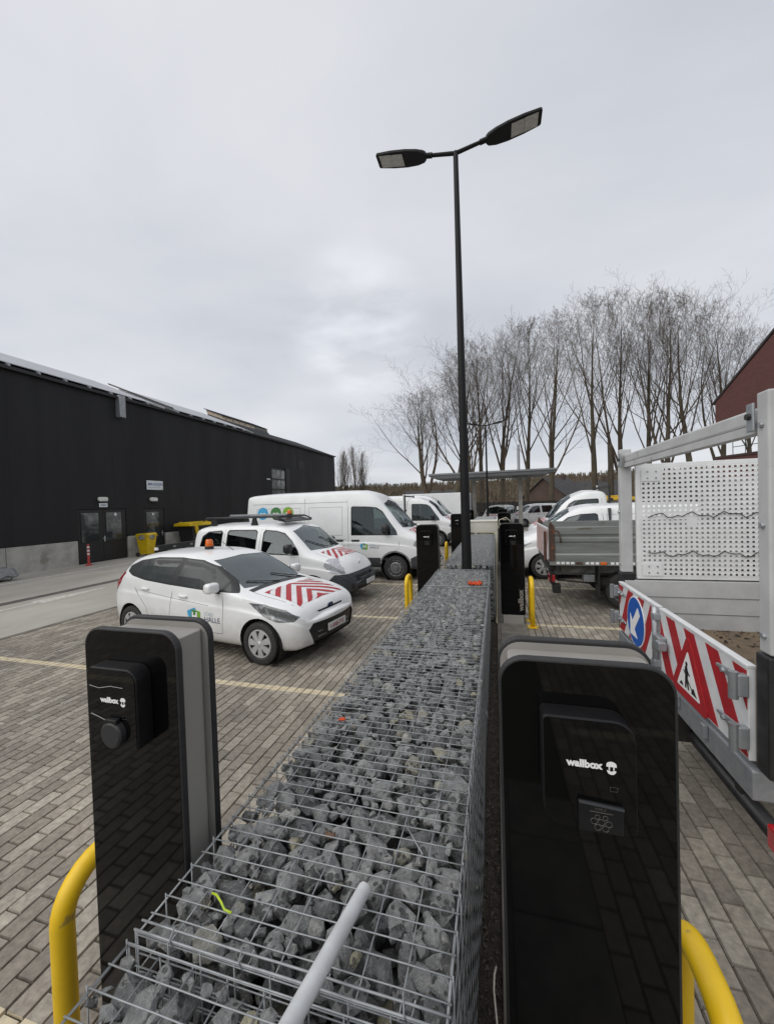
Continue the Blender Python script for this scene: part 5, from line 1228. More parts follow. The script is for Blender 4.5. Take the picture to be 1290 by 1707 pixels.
def panel_van(label, loc, rz):
    c = Car('panel_van', label, 'van', cv_spec, loc, rz, nst=84); X = lambda u: u-5.85/2
    c.arch(X(1.2), .37, .43, .62); big_van_front(c, X); c.done(); big_van_trim(c, X)
    MB().box(X(3.28), X(3.36), -.84, .84, .4, 2.3).build('bulkhead', M_interior, c.root)
    for sg in (-1, 1):
        wheel(c.root, X(1.2), sg*.88, .345, .235, 'steel', sg)
        c.seam([(X(2.06),2.5),(X(2.06),.64)], sg, wd=.009); c.seam([(X(3.45),2.24),(X(.25),2.24)], sg, wd=.010); c.seam([(X(3.4),1.16),(X(.3),1.16)], sg, wd=.008); c.seam([(X(3.4),.98),(X(2.1),.98)], sg, wd=.006)
        c.seam([(X(3.28),2.1),(X(2.2),2.1),(X(2.2),1.28),(X(3.28),1.28),(X(3.28),2.1)], sg, wd=.008); c.seam([(X(1.92),2.1),(X(.4),2.1),(X(.4),1.28),(X(1.92),1.28),(X(1.92),2.1)], sg, wd=.008)
        c.seam([(X(3.44),2.45),(X(3.44),2.12)], sg, wd=.006)
        h, n = c.ray('side', X(3.16), 1.12, sg); MB().box(X(3.06), X(3.3), h.y-.02, h.y+.02, 1.10, 1.15).build('door_handle', M_black, c.root, bevel=.01)
    return c
cv = panel_van('white high roof panel van with three coloured discs, third in the row', (-4.62, 11.58, 0), R(-1.5))
XV = lambda u: u-5.85/2
town_logo(cv, XV(3.95), .96, .17)
for k, (uu, m_) in enumerate(((.62, M_lblue), (1.08, M_ldark), (1.50, M_lgreen))):
    cv.decal('side', [[(XV(uu)+.19*math.cos(2*PI*q/20), 1.96+.19*math.sin(2*PI*q/20)) for q in range(20)]], m_, 'logo_disc', -1, .003, 2)
    cv.decal('side', [[(XV(uu)+dx-.035, 1.89), (XV(uu)+dx+.035, 1.89), (XV(uu)+dx+.035, 1.98), (XV(uu)+dx-.035, 1.98)] for dx in (-.06, .05)], M_print, 'disc_print', -1, .0055, 1)

# ---------------------------------------------------------------- chassis cab with dropside bed
cut_u = 3.3
def cabspec():
    d = {k: v for k, v in cv_spec.items()}
    for k in ('top', 'bot', 'wid', 'belt', 'rw', 'rz'):
        f = pchip(cv_spec[k]); pts = [(0, f(cut_u))]+[(u-cut_u, v) for u, v in cv_spec[k] if u > cut_u+.02]; d[k] = pts
    d['top'] = [(0, 2.30), (.05, 2.38), (.3, 2.42), (.55, 2.42), (.8, 2.35), (1.0, 2.26)]+[(u-cut_u, v) for u, v in cv_spec['top'] if u > 4.5]
    d['L'] = 5.85-cut_u; d['rb'] = .02; return d
cab_spec = cabspec()
def chassis_cab(name, label, loc, rz, bed=None, group=None, paint=None):
    Lc = cab_spec['L']; c = Car(name, label, 'truck', {**cab_spec, 'paint': paint or M_white}, loc, rz, group, nst=54); X = lambda u: u-cut_u-Lc/2
    big_van_front(c, X, True); c.done(); big_van_trim(c, X)
    return c, -Lc/2
def simple_bed(c, x1, L, z=.95, w_=2.0, h=.42, m=None):
    m = m or M_galv; r = c.root; x0 = x1-L
    MB().box(x0, x1-.08, -w_/2, w_/2, z-.10, z).build('bed_floor', M_grey, r)
    for sg in (-1, 1):
        b = MB(); b.box(x0+.03, x1-.1, sg*w_/2-.03, sg*w_/2, z, z+h); s = b.build('side_board', m, r, bevel=.006)
        for q in range(3): MB().box(x0+.03, x1-.1, sg*(w_/2+.001), sg*(w_/2+.012), z+.05+q*.13, z+.09+q*.13).build('board_rib', m, s)
        MB().box(x0+.1, x1+.3, sg*.4-.04, sg*.4+.04, z-.32, z-.12).build('chassis_rail', M_dark, r)
        wheel(r, x0+.9, sg*.8, .345, .235, 'steel', sg)
        MB().box(x0+.42, x0+1.38, sg*.80-.14, sg*.80+.14, z-.2, z-.12).build('mudguard', M_black, r)
    MB().box(x0, x0+.03, -w_/2, w_/2, z, z+h).build('tailboard', m, r, bevel=.006)
    hb = MB()
    for sg in (-1, 1): hb.box(x1-.09, x1-.03, sg*w_/2-.04, sg*w_/2+.04, z-.1, 2.55)
    hb.box(x1-.085, x1-.035, -w_/2+.04, w_/2-.04, 1.75, 1.82); hb.box(x1-.085, x1-.035, -w_/2+.04, w_/2-.04, 2.45, 2.52); hb.build('headboard_frame', M_black, r)
pk, xb = chassis_cab('dropside_pickup', 'white dropside pickup with black headboard, fourth in the left row', (-2.95, 19.85, 0), R(-1))
simple_bed(pk, xb, 2.9); MB().tube([(xb-.15, -.9, .9), (xb-.15, -.9, 2.6)], .03, 6).build('white_mast', M_wfilm, pk.root)
pr = copy_tree(pk.root); pr.location = (2.35, 15.75, 0); pr.rotation_euler.z = R(181); tag(pr, 'white dropside pickup facing left, nose striped, behind the low roof van', 'truck')
v2 = copy_tree(cv.root); v2.location = (-4.75, 23.1, 0); v2.rotation_euler.z = R(-1); tag(v2, 'white panel van just behind the dropside pickup', 'van')
for ch in list(v2.children):
    if ch.name.split('.')[0] in ('logo_square', 'lettering', 'logo_disc', 'disc_print', 'bonnet_stripes', 'bonnet_film'): bpy.data.objects.remove(ch)
v3 = copy_tree(v2); v3.location = (-9.4, 26.4, 0); v3.rotation_euler.z = R(0); tag(v3, 'white panel van farthest left, half hidden behind the pickup bed', 'van')

# ---------------------------------------------------------------- low roof van on the right
tv_spec = dict(L=4.97, W=1.99, mid=.5, bw=.975, rb=.03, fb=.14,
    top=[(0,1.7),(.02,1.86),(.07,1.92),(.25,1.955),(.8,1.98),(2.7,1.975),(3.0,1.94),(3.25,1.85),(3.5,1.69),(3.95,1.38),(4.2,1.25),(4.5,1.13),(4.75,.98),(4.88,.82),(4.94,.66),(4.97,.52)],
    bot=[(0,.45),(.1,.36),(.6,.30),(4,.28),(4.6,.26),(4.97,.32)],
    wid=[(0,.90),(.05,.95),(.3,.985),(1,.99),(3.6,.99),(4.1,.98),(4.5,.92),(4.75,.82),(4.9,.68),(4.97,.55)],
    belt=[(0,1.16),(1,1.16),(2.8,1.12),(3.6,1.09),(4.0,1.06),(4.4,.98),(4.7,.86),(4.88,.70),(4.97,.48)],
    rw=[(0,.74),(.2,.78),(2.6,.765),(3.2,.75),(3.6,.77),(4.0,.78),(4.3,.74),(4.7,.58),(4.97,.36)],
    rz=[(0,.05),(.4,.09),(2.6,.09),(3.3,.07),(4.2,.05),(4.97,.02)])
def low_van(label, loc, rz):
    c = Car('low_roof_van', label, 'van', tv_spec, loc, rz, nst=76); X = lambda u: u-4.97/2
    for q in (4.0, 1.07): c.arch(X(q), .33, .40, .62)
    side_windows(c, [[(X(3.86),1.15),(X(3.84),1.24),(X(3.60),1.45),(X(3.36),1.62),(X(3.10),1.70),(X(2.74),1.72),(X(2.68),1.68),(X(2.66),1.36),(X(2.80),1.20),(X(2.95),1.13)]], .02)
    scr = [(-.74,1.36),(-.70,1.55),(-.63,1.78),(0,1.87),(.63,1.78),(.70,1.55),(.74,1.36),(0,1.34)]
    c.take(c.cut(scr, 'front', lambda p, n: X(3.0) < p.x < X(4.05) and n.x > .2 and n.z > .3), 'windscreen', M_shield, .005)
    c.take(c.cut([(X(4.30),.98),(X(4.45),1.04),(X(4.74),.86),(X(4.82),.76),(X(4.6),.80)], 'side', lambda p, n: abs(p.y) > .45 and p.x > X(4.2)), 'headlight', M_lens, -.005)
    c.paint(c.cut([(-.62,.50),(-.66,.80),(.66,.80),(.62,.50)], 'front', lambda p, n: p.x > X(4.6) and n.x > .3), M_black)
    c.done()
    for sg in (-1, 1):
        c.seam([(X(2.56),1.84),(X(2.52),1.3),(X(2.50),.4)], sg, wd=.009); c.seam([(X(2.46),1.70),(X(.35),1.70),(X(.35),1.02),(X(2.4),1.02),(X(2.46),1.70)], sg, wd=.007); c.seam([(X(3.92),1.12),(X(3.9),.7)], sg); c.seam([(X(2.4),.86),(X(.3),.90)], sg, wd=.008)
        for q in (4.0, 1.07): wheel(c.root, X(q), sg*.85, .335, .215, 'cover', sg)
        mirror(c.root, X(3.72), sg*.97, 1.18, sg, M_black, .14, .24, .2)
        h, n = c.ray('side', X(2.75), 1.02, sg); MB().box(X(2.66), X(2.9), h.y-.02, h.y+.02, 1.0, 1.04).build('door_handle', M_white, c.root, bevel=.008)
    for (a, b_) in (((X(3.98),.6), (X(3.74),.08)), ((X(4.0),0.0), (X(3.76),-.55))):
        pts = []
        for k in range(6):
            t = k/5; h, n = c.ray('top', a[0]+(b_[0]-a[0])*t, a[1]+(b_[1]-a[1])*t); pts.append(h+n*.016)
        MB().tube(pts, .01, 5).build('wiper', M_black, c.root)
    c.inside([(X(3.0), .45, .85), (X(3.0), -.45, .85)], (X(3.45), X(3.9), 1.2, .8), (X(3.3), -.45, 1.22), (X(2.4), X(3.9), -.85, .85, .4, .5))
    MB().box(X(2.36), X(2.42), -.9, .9, .4, 1.86).build('bulkhead', M_interior, c.root)
    return c
lv = low_van('white low roof van facing left behind the aluminium dropside truck', (2.72, 12.1, 0), R(180))

# far vehicles in the middle of the yard
m2 = compact_van('small white van farthest back, left of the far charging stations', (.2, 31, 0), R(-105), rack=False)
m3 = copy_tree(m2.root); m3.location = (3.0, 33.5, 0); m3.rotation_euler.z = R(-160); tag(m3, 'white car roof farthest back, right of the far charging stations', 'van')
bx = thing('box_truck', 'white box truck body seen end on, left of the distant lamp', 'truck', (-3.6, 27.5, 0), R(0))
b_ = MB(); b_.box(-2.6, 1.9, -1.05, 1.05, .85, 2.75); b_.build('box_body', M_white, bx, bevel=.03)
MB().box(1.86, 1.93, -1.0, 1.0, .9, 2.7).build('rear_frame', M_wfilm, bx)
for sg in (-1, 1):
    MB().box(1.93, 1.95, .02 if sg > 0 else -.96, .96 if sg > 0 else -.02, .95, 2.62).build('rear_door', M_wfilm, bx, bevel=.01)
    MB().tube([(1.97, sg*.3, 1.0), (1.97, sg*.3, 2.6)], .02, 6).build('door_bar', M_galv, bx)
    for xx in (-2.9, 1.1): wheel(bx, xx, sg*.85, .36, .24, 'steel', sg)
    MB().box(1.9, 1.96, sg*.8-.1, sg*.8+.1, .62, .8).build('tail_light', M_redlens, bx)
MB().box(-3.4, 1.8, -.5, .5, .5, .84).build('chassis', M_dark, bx)
b_ = MB(); b_.prism([(-4.5, .5), (-4.55, 1.2), (-4.1, 1.55), (-3.75, 2.2), (-2.75, 2.25), (-2.75, .5)], 1, -1.0, 1.0); b_.build('cab', M_white, bx, bevel=.06)
# ================================================================== NEAR TRUCK with caged bed, tail towards the gabion
TX, TY0, TY1 = 1.155, 2.19, 4.26
TYC = (TY0+TY1)/2; FZ = .90
nc, xb = chassis_cab('caged_tipper_truck', 'caged flatbed truck with red and white tailboard, right edge of picture', (TX+3.35+5.85/2-cut_u/2-.0, TYC, 0), 0)
root = nc.root
def T(x, y, z): return (x+TX-root.location.x, y-TYC, z)
class TB(MB):
    """builder in world X, Y measured on the truck's bed"""
    def bb(s, x0, x1, y0, y1, z0, z1): a = T(x0, y0, z0); b = T(x1, y1, z1); return s.box(a[0], b[0], a[1], b[1], z0, z1)
M_galvp = mat('pale_painted_steel', srgb(190,191,191), .5, .0, c2=srgb(176,177,177), vs=5, spots=(9, .70, srgb(126,120,114)))
M_alu = mat('worn_aluminium_board', srgb(150,150,146), .5, .45, c2=srgb(128,128,124), vs=4, stretch=(.3, 1, 2), spots=(6, .68, srgb(108,102,94)))
M_ply = mat('muddy_plywood', srgb(120,104,84), .9, c2=srgb(96,84,68), vs=5, bump=.3, bs=60, spots=(16, .64, srgb(62,50,40)))
M_meshw = mat('white_perforated_sheet', srgb(232,233,233), .5, .0, c2=srgb(220,221,221), vs=6, spots=(11, .72, srgb(150,142,132)))
BL = 3.2
TB().bb(.02, BL, TY0+.04, TY1-.04, FZ-.05, FZ).build('bed_floor', M_ply, root)
# dirt clods on the floor
rn = random.Random(4); cl = MB()
for i in range(160):
    x, y = rn.uniform(.1, 1.6), TY1-.05-abs(rn.gauss(0, .25)); r = rn.uniform(.004, .016)
    cl.add([T(x+rn.gauss(0, r), y+rn.gauss(0, r), FZ+abs(rn.gauss(0, r*.8))) for _ in range(5)], [(0,1,2),(0,2,3),(0,3,4),(1,2,4)])
tag(cl.build('dirt_clods', M_soil, root), kind='stuff')
for y0, y1, sg in ((TY1-.04, TY1, -1), (TY0, TY0+.04, 1)):
    sb_ = TB(); sb_.bb(.02, BL, y0, y1, FZ-.02, 1.345); so2 = sb_.build('side_board', M_galvp, root, bevel=.006)
    yi = y0 if sg < 0 else y1
    for z_ in (1.04, 1.19): TB().bb(.06, BL-.04, yi-.004 if sg < 0 else yi, yi if sg < 0 else yi+.004, z_, z_+.006).build('board_groove', M_grey, so2)
    # cage: frame and perforated sheet with real square holes
    fr = TB(); yc = (y0+y1)/2; fz0, fz1 = 1.36, 2.44
    for a in ((.13, BL, fz1-.03, fz1+.01), (.13, BL, fz0, fz0+.03), (.13, .17, fz0+.03, fz1-.03), (BL-.04, BL, fz0+.03, fz1-.03), (1.62, 1.66, fz0+.03, fz1-.03)): fr.bb(a[0], a[1], yc-.018, yc+.018, a[2], a[3])
    fr.build('cage_frame', M_meshw, root, bevel=.003)
    ph = MB(); P = .0415; hh = .0188; x_s, x_e, z_s, z_e = .17, 1.62, fz0+.03, fz1-.03
    ys = yc-.02*(1 if sg < 0 else -1)
    nxh = int((x_e-x_s)/P); nzh = int((z_e-z_s)/P); px = (x_e-x_s)/nxh; pz = (z_e-z_s)/nzh
    def skip(i, j): return (i < 4 and (j < 3 or j >= nzh-3))
    def quad(xa, xb_, za, zb): ph.add([T(xa, ys, za), T(xb_, ys, za), T(xb_, ys, zb), T(xa, ys, zb)], [(0,1,2,3)])
    for j in range(nzh):
        za = z_s+j*pz; zc = za+(pz-hh)/2; quad(x_s, x_e, za, zc); quad(x_s, x_e, zc+hh, za+pz)
        for i in range(nxh):
            xa = x_s+i*px; xc = xa+(px-hh)/2
            if skip(i, j): quad(xa, xa+px, zc, zc+hh)
            else: quad(xa, xc, zc, zc+hh); quad(xc+hh, xa+px, zc, zc+hh)
    po = ph.build('perforated_panel', M_meshw, root); s_ = po.modifiers.new('thickness', 'SOLIDIFY'); s_.thickness = .0025
    p2 = link('perforated_panel', po.data, root); p2.location = (1.475, 0, 0); s_ = p2.modifiers.new('thickness', 'SOLIDIFY'); s_.thickness = .0025
    for (xa, xb_, za, zb) in ((.175, .335, fz1-.155, fz1-.032), (.175, .335, fz0+.032, fz0+.15)):
        g2 = TB(); g2.bb(xa, xb_, ys-.006, ys-.002, za, zb) if sg < 0 else g2.bb(xa, xb_, ys+.002, ys+.006, za, zb); g2 = g2.build('gusset_plate', M_meshw, root)
        for bxx in (.05, .12):
            for bz in (.03, .09): MB().lathe([(0, -.006), (.007, -.006), (.008, 0), (0, 0)], 8, 1, T(xa+bxx, ys-.007*(1 if sg < 0 else -1), za+bz)).build('rivet', M_galv, g2)
    # rear corner post: folded channel, black rubber foot
    po_ = TB(); y_a, y_b = (TY1-.03, TY1+.045) if sg < 0 else (TY0-.085, TY0-.005)
    po_.bb(.0, .10, y_a, y_b, 1.42, 2.60); pp = po_.build('corner_post', M_galvp, root, bevel=.008)
    TB().bb(-.012, .11, y_a-.008, y_b+.008, .86, 1.415).build('rubber_sleeve', M_black, pp, bevel=.01)
    for z_ in (1.5, 2.0, 2.45): MB().lathe([(0, -.012), (.012, -.012), (.014, 0), (0, 0)], 8, 0, T(-.001, (y_a+y_b)/2, z_)).build('bolt', M_galv, pp)
# black bungee cord laced through the sheet
for z0 in (1.96, 1.60):
    bg_ = MB(); pts = []
    for k in range(40):
        x = .22+k*.04; pts.append(T(x, TY1-.055, z0+.018*math.sin(k*.9)+.014*math.sin(k*2.1+z0)-(.03 if k == 0 and z0 > 1.8 else 0)))
    bg_.tube(pts, .0045, 6); bg_.build('bungee_cord', M_black, root, smooth=True)
# cross bar with lamps, brackets
cbz = 2.50
b_ = TB(); b_.bb(.03, .085, TY0-.0, TY1-.03, cbz-.03, cbz+.045); cbo = b_.build('cross_bar', M_galvp, root, bevel=.012)
TB().bb(.025, .09, TY0+.05, TY1-.05, cbz-.075, cbz-.034).build('bar_underside', M_galvp, cbo)
for yy in (TY0+.0, TY1-.09):
    br_ = TB(); br_.bb(-.012, .0, yy, yy+.05, cbz-.07, cbz+.06); br_ = br_.build('bar_bracket', M_galv, root, bevel=.004); MB().lathe([(0, -.026), (.014, -.026), (.016, -.012), (0, -.012)], 8, 0, T(0, yy+.025, cbz)).build('bolt', M_black, br_)
# tailboard in two leaves
tz0, tz1 = FZ-.02, 1.318
ymid = 3.26
for (ya, yb, nm) in ((ymid+.02, TY1-.05, 'far'), (TY0+.02, ymid-.02, 'near')):
    lf = TB(); lf.bb(-.03, .0, ya, yb, tz0, tz1); lf = lf.build('tailboard_leaf', M_wfilm, root, bevel=.003)
    # red diagonal film, clipped to the leaf
    st = MB(); W_ = .115; sl_ = 1 if nm == 'far' else -1
    hgt = tz1-tz0-.02
    k = -8
    while k < 14:
        # stripe between lines s and s+W (s measured along Y at mid height), leaning with sl_
        poly = []
        s0 = ya+k*W_*2*1.15; tl_ = .62*sl_
        quadp = [(s0, 0), (s0+W_*1.15, 0), (s0+W_*1.15-tl_*hgt, hgt), (s0-tl_*hgt, hgt)]
        def clipx(P, lim, sgn):
            out = []
            for i in range(len(P)):
                a, b = P[i], P[(i+1) % len(P)]; ia = (a[0]-lim)*sgn >= 0; ib = (b[0]-lim)*sgn >= 0
                if ia: out.append(a)
                if ia != ib: t = (lim-a[0])/(b[0]-a[0]); out.append((lim, a[1]+(b[1]-a[1])*t))
            return out
        q = clipx(quadp, ya+.01, 1); q = clipx(q, yb-.01, -1) if q else q
        if len(q) > 2: st.prism([(p[0]-TYC, p[1]+tz0+.01) for p in q], 0, T(-.0325, 0, 0)[0], T(-.0305, 0, 0)[0])
        k += 1
    st.build('red_film', M_red, lf)
    TB().bb(-.035, .004, ya, yb, tz1+.001, tz1+.018).build('top_edge', M_wfilm, lf, bevel=.003)
    if nm == 'far':
        cy, cz, r_ = 3.74-TYC, 1.085, .212
        def disc(r, x0, x1, m, name, par, cy=cy, cz=cz): b = MB(); b.prism([(cy+r*math.cos(2*PI*q/36), cz+r*math.sin(2*PI*q/36)) for q in range(36)], 0, T(x0, 0, 0)[0], T(x1, 0, 0)[0]); return b.build(name, m, par)
        sg_ = disc(r_, -.038, -.033, M_print, 'round_sign', lf); disc(r_-.01, -.0395, -.0382, mat('sign_blue', srgb(20,84,170), .4, c2=srgb(24,92,180), vs=20), 'sign_face', sg_)
        a = MB(); ar_ = [(-.16, -.05), (-.16, .13), (-.16, .14), (.02, .14), (-.03, .085), (.11, -.04), (.05, -.115), (-.08, .02), (-.125, -.03)]
        # white arrow pointing down to the left of the viewer
        arrow = [(.125, -.135), (.125, .045), (.07, -.01), (-.06, .13), (-.115, .075), (.02, -.07), (-.045, -.135)]
        a.prism([(cy+p[0], cz+p[1]) for p in arrow], 0, T(-.0412, 0, 0)[0], T(-.0397, 0, 0)[0]); a.build('arrow', M_print, sg_)
    else:
        cy, cz = 2.80-TYC, 1.01
        def tri(s, r, x0, x1, m, name, par):
            pts = []
            for q in range(3):
                ang = PI/2+q*2*PI/3
                vx, vz = s*math.cos(ang), s*math.sin(ang)
                for d in (-1, 0, 1):
                    a2 = ang+d*R(60); pts.append((cy+vx*(1-r/s)+r*math.cos(a2), cz+vz*(1-r/s)+r*math.sin(a2)))
            b = MB(); b.prism(pts, 0, T(x0, 0, 0)[0], T(x1, 0, 0)[0]); return b.build(name, m, par)
        t0 = tri(.255, .03, -.038, -.033, M_red, 'warning_triangle', lf); tri(.165, .008, -.0395, -.0382, M_print, 'sign_face', t0)
        mn = MB(); x0_, x1_ = T(-.0412, 0, 0)[0], T(-.0397, 0, 0)[0]; F = lambda pts: mn.prism([(cy+p[0], cz+p[1]) for p in pts], 0, x0_, x1_)
        F([(.012+.014*math.cos(2*PI*q/12), .088+.014*math.sin(2*PI*q/12)) for q in range(12)])
        F([(.03, .07), (.005, .076), (-.012, .03), (.0, .012), (.03, .012), (.036, .045)]); F([(.0, .014), (.03, .014), (.036, -.066), (.018, -.066), (.014, -.02), (.0, -.066), (-.018, -.066)])
        F([(.012, .062), (-.03, .03), (-.026, .022), (.014, .045)]); F([(.05, .04), (.056, .036), (-.06, -.062), (-.066, -.056)])
        F([(-.045, -.07), (-.115, -.07), (-.092, -.05), (-.075, -.03), (-.06, -.036)]); F([(.06, -.07), (.112, -.07), (.085, -.045), (.07, -.05)])
        mn.build('digging_figure', M_black, t0)
# hinges on the outer ends, centre locking bar
for yy, sg in ((TY1-.02, -1), (TY0+.03, 1)):
    for z_ in (1.24, .99):
        h = TB(); h.bb(-.075, -.03, yy-.02, yy+.02, z_-.055, z_+.05); h.prism([(T(0, yy+sg*.02, 0)[1], z_+.035), (T(0, yy+sg*.24, 0)[1], z_+.012), (T(0, yy+sg*.25, 0)[1], z_-.004), (T(0, yy+sg*.02, 0)[1], z_-.035)], 0, T(-.046, 0, 0)[0], T(-.0345, 0, 0)[0]); ho_ = h.build('hinge', M_galv, root, bevel=.006)
        for q in (.09, .17): MB().lathe([(0, -.057), (.012, -.057), (.014, -.046), (0, -.046)], 8, 0, T(0, yy+sg*q, z_)).build('bolt', M_galv, ho_)
        MB().lathe([(0, .06), (.02, .06), (.02, -.07), (0, -.07)], 12, 2, T(-.085, yy, z_)).build('hinge_pin', M_grey, ho_)
b_ = MB(); b_.tube([T(-.055, ymid, tz0-.01), T(-.055, ymid, tz1+.02)], .021, 12); lb_ = b_.build('locking_bar', M_galv, root, smooth=True)
for z_ in (1.27, .93): TB().bb(-.075, -.03, ymid-.035, ymid+.03, z_-.025, z_+.025).build('bar_guide', M_galv, lb_, bevel=.006)
b_ = TB(); b_.bb(-.085, -.034, ymid-.14, ymid-.02, 1.12, 1.155); b_.bb(-.1, -.05, ymid-.19, ymid-.12, 1.075, 1.135); b_.build('lock_lever', M_galv, lb_, bevel=.008)
TB().bb(-.055, -.033, ymid+.03, ymid+.07, 1.0, 1.05).build('lock_catch', M_black, lb_)
# rear beam, chassis, tow hook, under-run tube, lamps
rb_ = TB(); rb_.bb(-.03, .10, TY0+.0, TY1-.0, FZ-.20, FZ-.055); rbo = rb_.build('rear_beam', M_galv, root, bevel=.01)
for yy in (2.6, 2.95, 3.55): TB().bb(-.055, -.031, yy-.02, yy+.02, FZ-.14, FZ-.06).build('drop_catch', M_galv, rbo, bevel=.005)
for yy in (TYC-.4, TYC+.4):
    TB().bb(.12, BL+1.2, yy-.04, yy+.04, FZ-.36, FZ-.21).build('chassis_rail', M_dark, root)
MB().tube([T(.12, TY0+.12, .48), T(.12, TY1-.12, .48)], .042, 14).build('under_run_tube', M_black, root, smooth=True)
for yy in (2.55, 3.9): TB().bb(.09, .15, yy-.03, yy+.03, .48, FZ-.2).build('under_run_bracket', M_dark, root)
b_ = MB(); b_.tube([T(-.02, TYC, .52), T(-.12, TYC, .45), T(-.17, TYC, .46), T(-.17, TYC, .50)], .022, 10); ph_ = b_.build('tow_hook', M_dark, root, smooth=True); b_ = MB(); b_.lathe([(0, .028), (.02, .02), (.028, 0), (.02, -.02), (0, -.028)], 14, 2, T(-.17, TYC, .53)); b_.build('tow_ball', M_grey, ph_, smooth=True)
TB().bb(-.03, .1, TYC-.12, TYC+.12, .44, .62).build('tow_bracket', M_dark, root, bevel=.01)
MB().lathe([(0, -.06), (.045, -.06), (.05, .02), (0, .02)], 12, 0, T(.0, TYC+.25, .56)).build('trailer_socket', M_black, root)
TB().bb(.0, .05, TY0-.14, TY0-.04, FZ-.37, FZ-.26).build('tail_light', M_redlens, root, bevel=.01); TB().bb(.0, .05, TY1-.16, TY1-.0, FZ-.34, FZ-.21).build('tail_light', M_redlens, root, bevel=.01)
for sg in (-1, 1):
    wheel(root, T(1.15, 0, 0)[0], sg*.78, .345, .26, 'steel', sg); TB().bb(.62, 1.68, TYC+sg*.78-.16, TYC+sg*.78+.16, FZ-.12, FZ-.07).build('mudguard', M_black, root)
    TB().bb(.6, .63, TYC+sg*.78-.16, TYC+sg*.78+.16, .30, FZ-.08).build('mud_flap', M_black, root)

# ================================================================== ALUMINIUM DROPSIDE TRUCK
DX, DY0, DY1 = .98, 8.15, 10.2
dc, xb = chassis_cab('dropside_truck', 'old aluminium dropside truck with rusty corner post beside the caged truck', (DX+3.3+5.85/2-cut_u/2, (DY0+DY1)/2, 0), 0, paint=mat('dark_cab_paint', srgb(52,54,58), .35, c2=srgb(46,48,52), vs=3, coat=.5))
root = dc.root; DYC = (DY0+DY1)/2
def D(x, y, z): return (x+DX-root.location.x, y-DYC, z)
class DB(MB):
    def bb(s, x0, x1, y0, y1, z0, z1): a = D(x0, y0, z0); b = D(x1, y1, z1); return s.box(a[0], b[0], a[1], b[1], z0, z1)
M_rust = mat('rusty_steel', srgb(92,70,58), .85, c2=srgb(62,48,42), vs=16, bump=.3, bs=60, spots=(12, .6, srgb(120,74,48)))
M_aluside = mat('grey_aluminium_profile', srgb(140,143,140), .5, .35, c2=srgb(118,121,118), vs=3, stretch=(.4, 1, 3), spots=(5, .66, srgb(104,98,86)))
z0, z1 = .96, 1.60
for yy, sg in ((DY0, 1), (DY1, -1)):
    s = MB(); prof = [(0, z0), (-.02, z0+.0), (-.02, z0+.10), (-.004, z0+.13), (-.004, z0+.33), (-.022, z0+.36), (-.022, z0+.42), (-.006, z0+.44), (-.006, z0+.47), (-.024, z0+.50), (-.024, z1-.01), (-.016, z1), (.012, z1), (.012, z0)]
    s.prism([(p[0]*sg+yy-DYC, p[1]) for p in prof], 0, D(.10, 0, 0)[0], D(3.1, 0, 0)[0]); s = s.build('side_board', M_aluside, root)
    rl_ = DB(); rl_.bb(.0, 3.15, yy-.03 if sg > 0 else yy-.05, yy+.05 if sg > 0 else yy+.03, z0-.10, z0-.004); rl_ = rl_.build('bed_rail', M_aluside, root, bevel=.004)
    for k in range(18):
        if k in (4, 5, 9, 10): continue
        DB().bb(.12+k*.085, .18+k*.085, yy-.0325*sg-.001, yy-.0325*sg+.001, z0-.075, z0-.03).build('reflector', M_print, rl_)
    DB().bb(.46, .58, yy-.045*sg-.004, yy-.034*sg+.004, z0-.075, z0-.03).build('rail_latch', M_rust, rl_, bevel=.004)
    DB().bb(.88, .99, yy-.045*sg-.006, yy-.034*sg+.006, z0-.078, z0-.03).build('side_marker', M_amber, rl_, bevel=.005)
    ps = DB(); ps.bb(.0, .10, yy-.035 if sg > 0 else yy-.05, yy+.05 if sg > 0 else yy+.035, z0-.02, z1+.01); ps.prism([(D(0,0,0)[0], z1+.01), (D(.1,0,0)[0], z1+.01), (D(.02,0,0)[0], z1+.12)], 1, D(0, yy-.03, 0)[1], D(0, yy+.04, 0)[1]); ps.build('corner_post', M_rust, root, bevel=.004)
    DB().tube([D(.10, yy-.05*sg, z1-.06), D(.16, yy-.06*sg, z1-.08), D(.2, yy-.055*sg, z1-.22), D(.205, yy-.05*sg, z1-.3)], .014, 6).build('latch_lever', M_rust, root, smooth=True)
    wheel(root, D(1.35, 0, 0)[0], sg*-.80, .36, .25, 'steel', -sg)
    DB().bb(.85, .87, yy+.12*sg-.15, yy+.12*sg+.15, .28, z0-.12).build('mud_flap', M_black, root)
DB().bb(.02, 3.1, DY0+.03, DY1-.03, z0-.08, z0-.01).build('bed_floor', M_grey, root)
tb_ = DB(); tb_.bb(-.035, .0, DY0+.06, DY1-.06, z0, z1-.02); tbo = tb_.build('tailboard', M_wfilm, root, bevel=.004)
st = MB()
for k in range(9):
    a = DY0+.1+k*.22; st.prism([(a-DYC, z0+.02), (a+.1-DYC, z0+.02), (a+.0-DYC, z1-.05), (a-.1-DYC, z1-.05)], 0, D(-.038, 0, 0)[0], D(-.0355, 0, 0)[0])
st.build('faded_red_film', mat('faded_red', srgb(170,96,84), .6, c2=srgb(190,150,140), vs=12), tbo)
for yy in (DY0+.12, DY0+.24): DB().bb(-.07, -.036, yy, yy+.05, z0-.04, z1-.1).build('tail_hinge', M_rust, tbo, bevel=.006)
DB().bb(.0, .12, DY0+.05, DY1-.05, z0-.2, z0-.105).build('rear_beam', M_dark, root)
for yy in (DYC-.42, DYC+.42): DB().bb(.05, 4.2, yy-.05, yy+.05, .58, z0-.11).build('chassis_rail', M_grey, root)
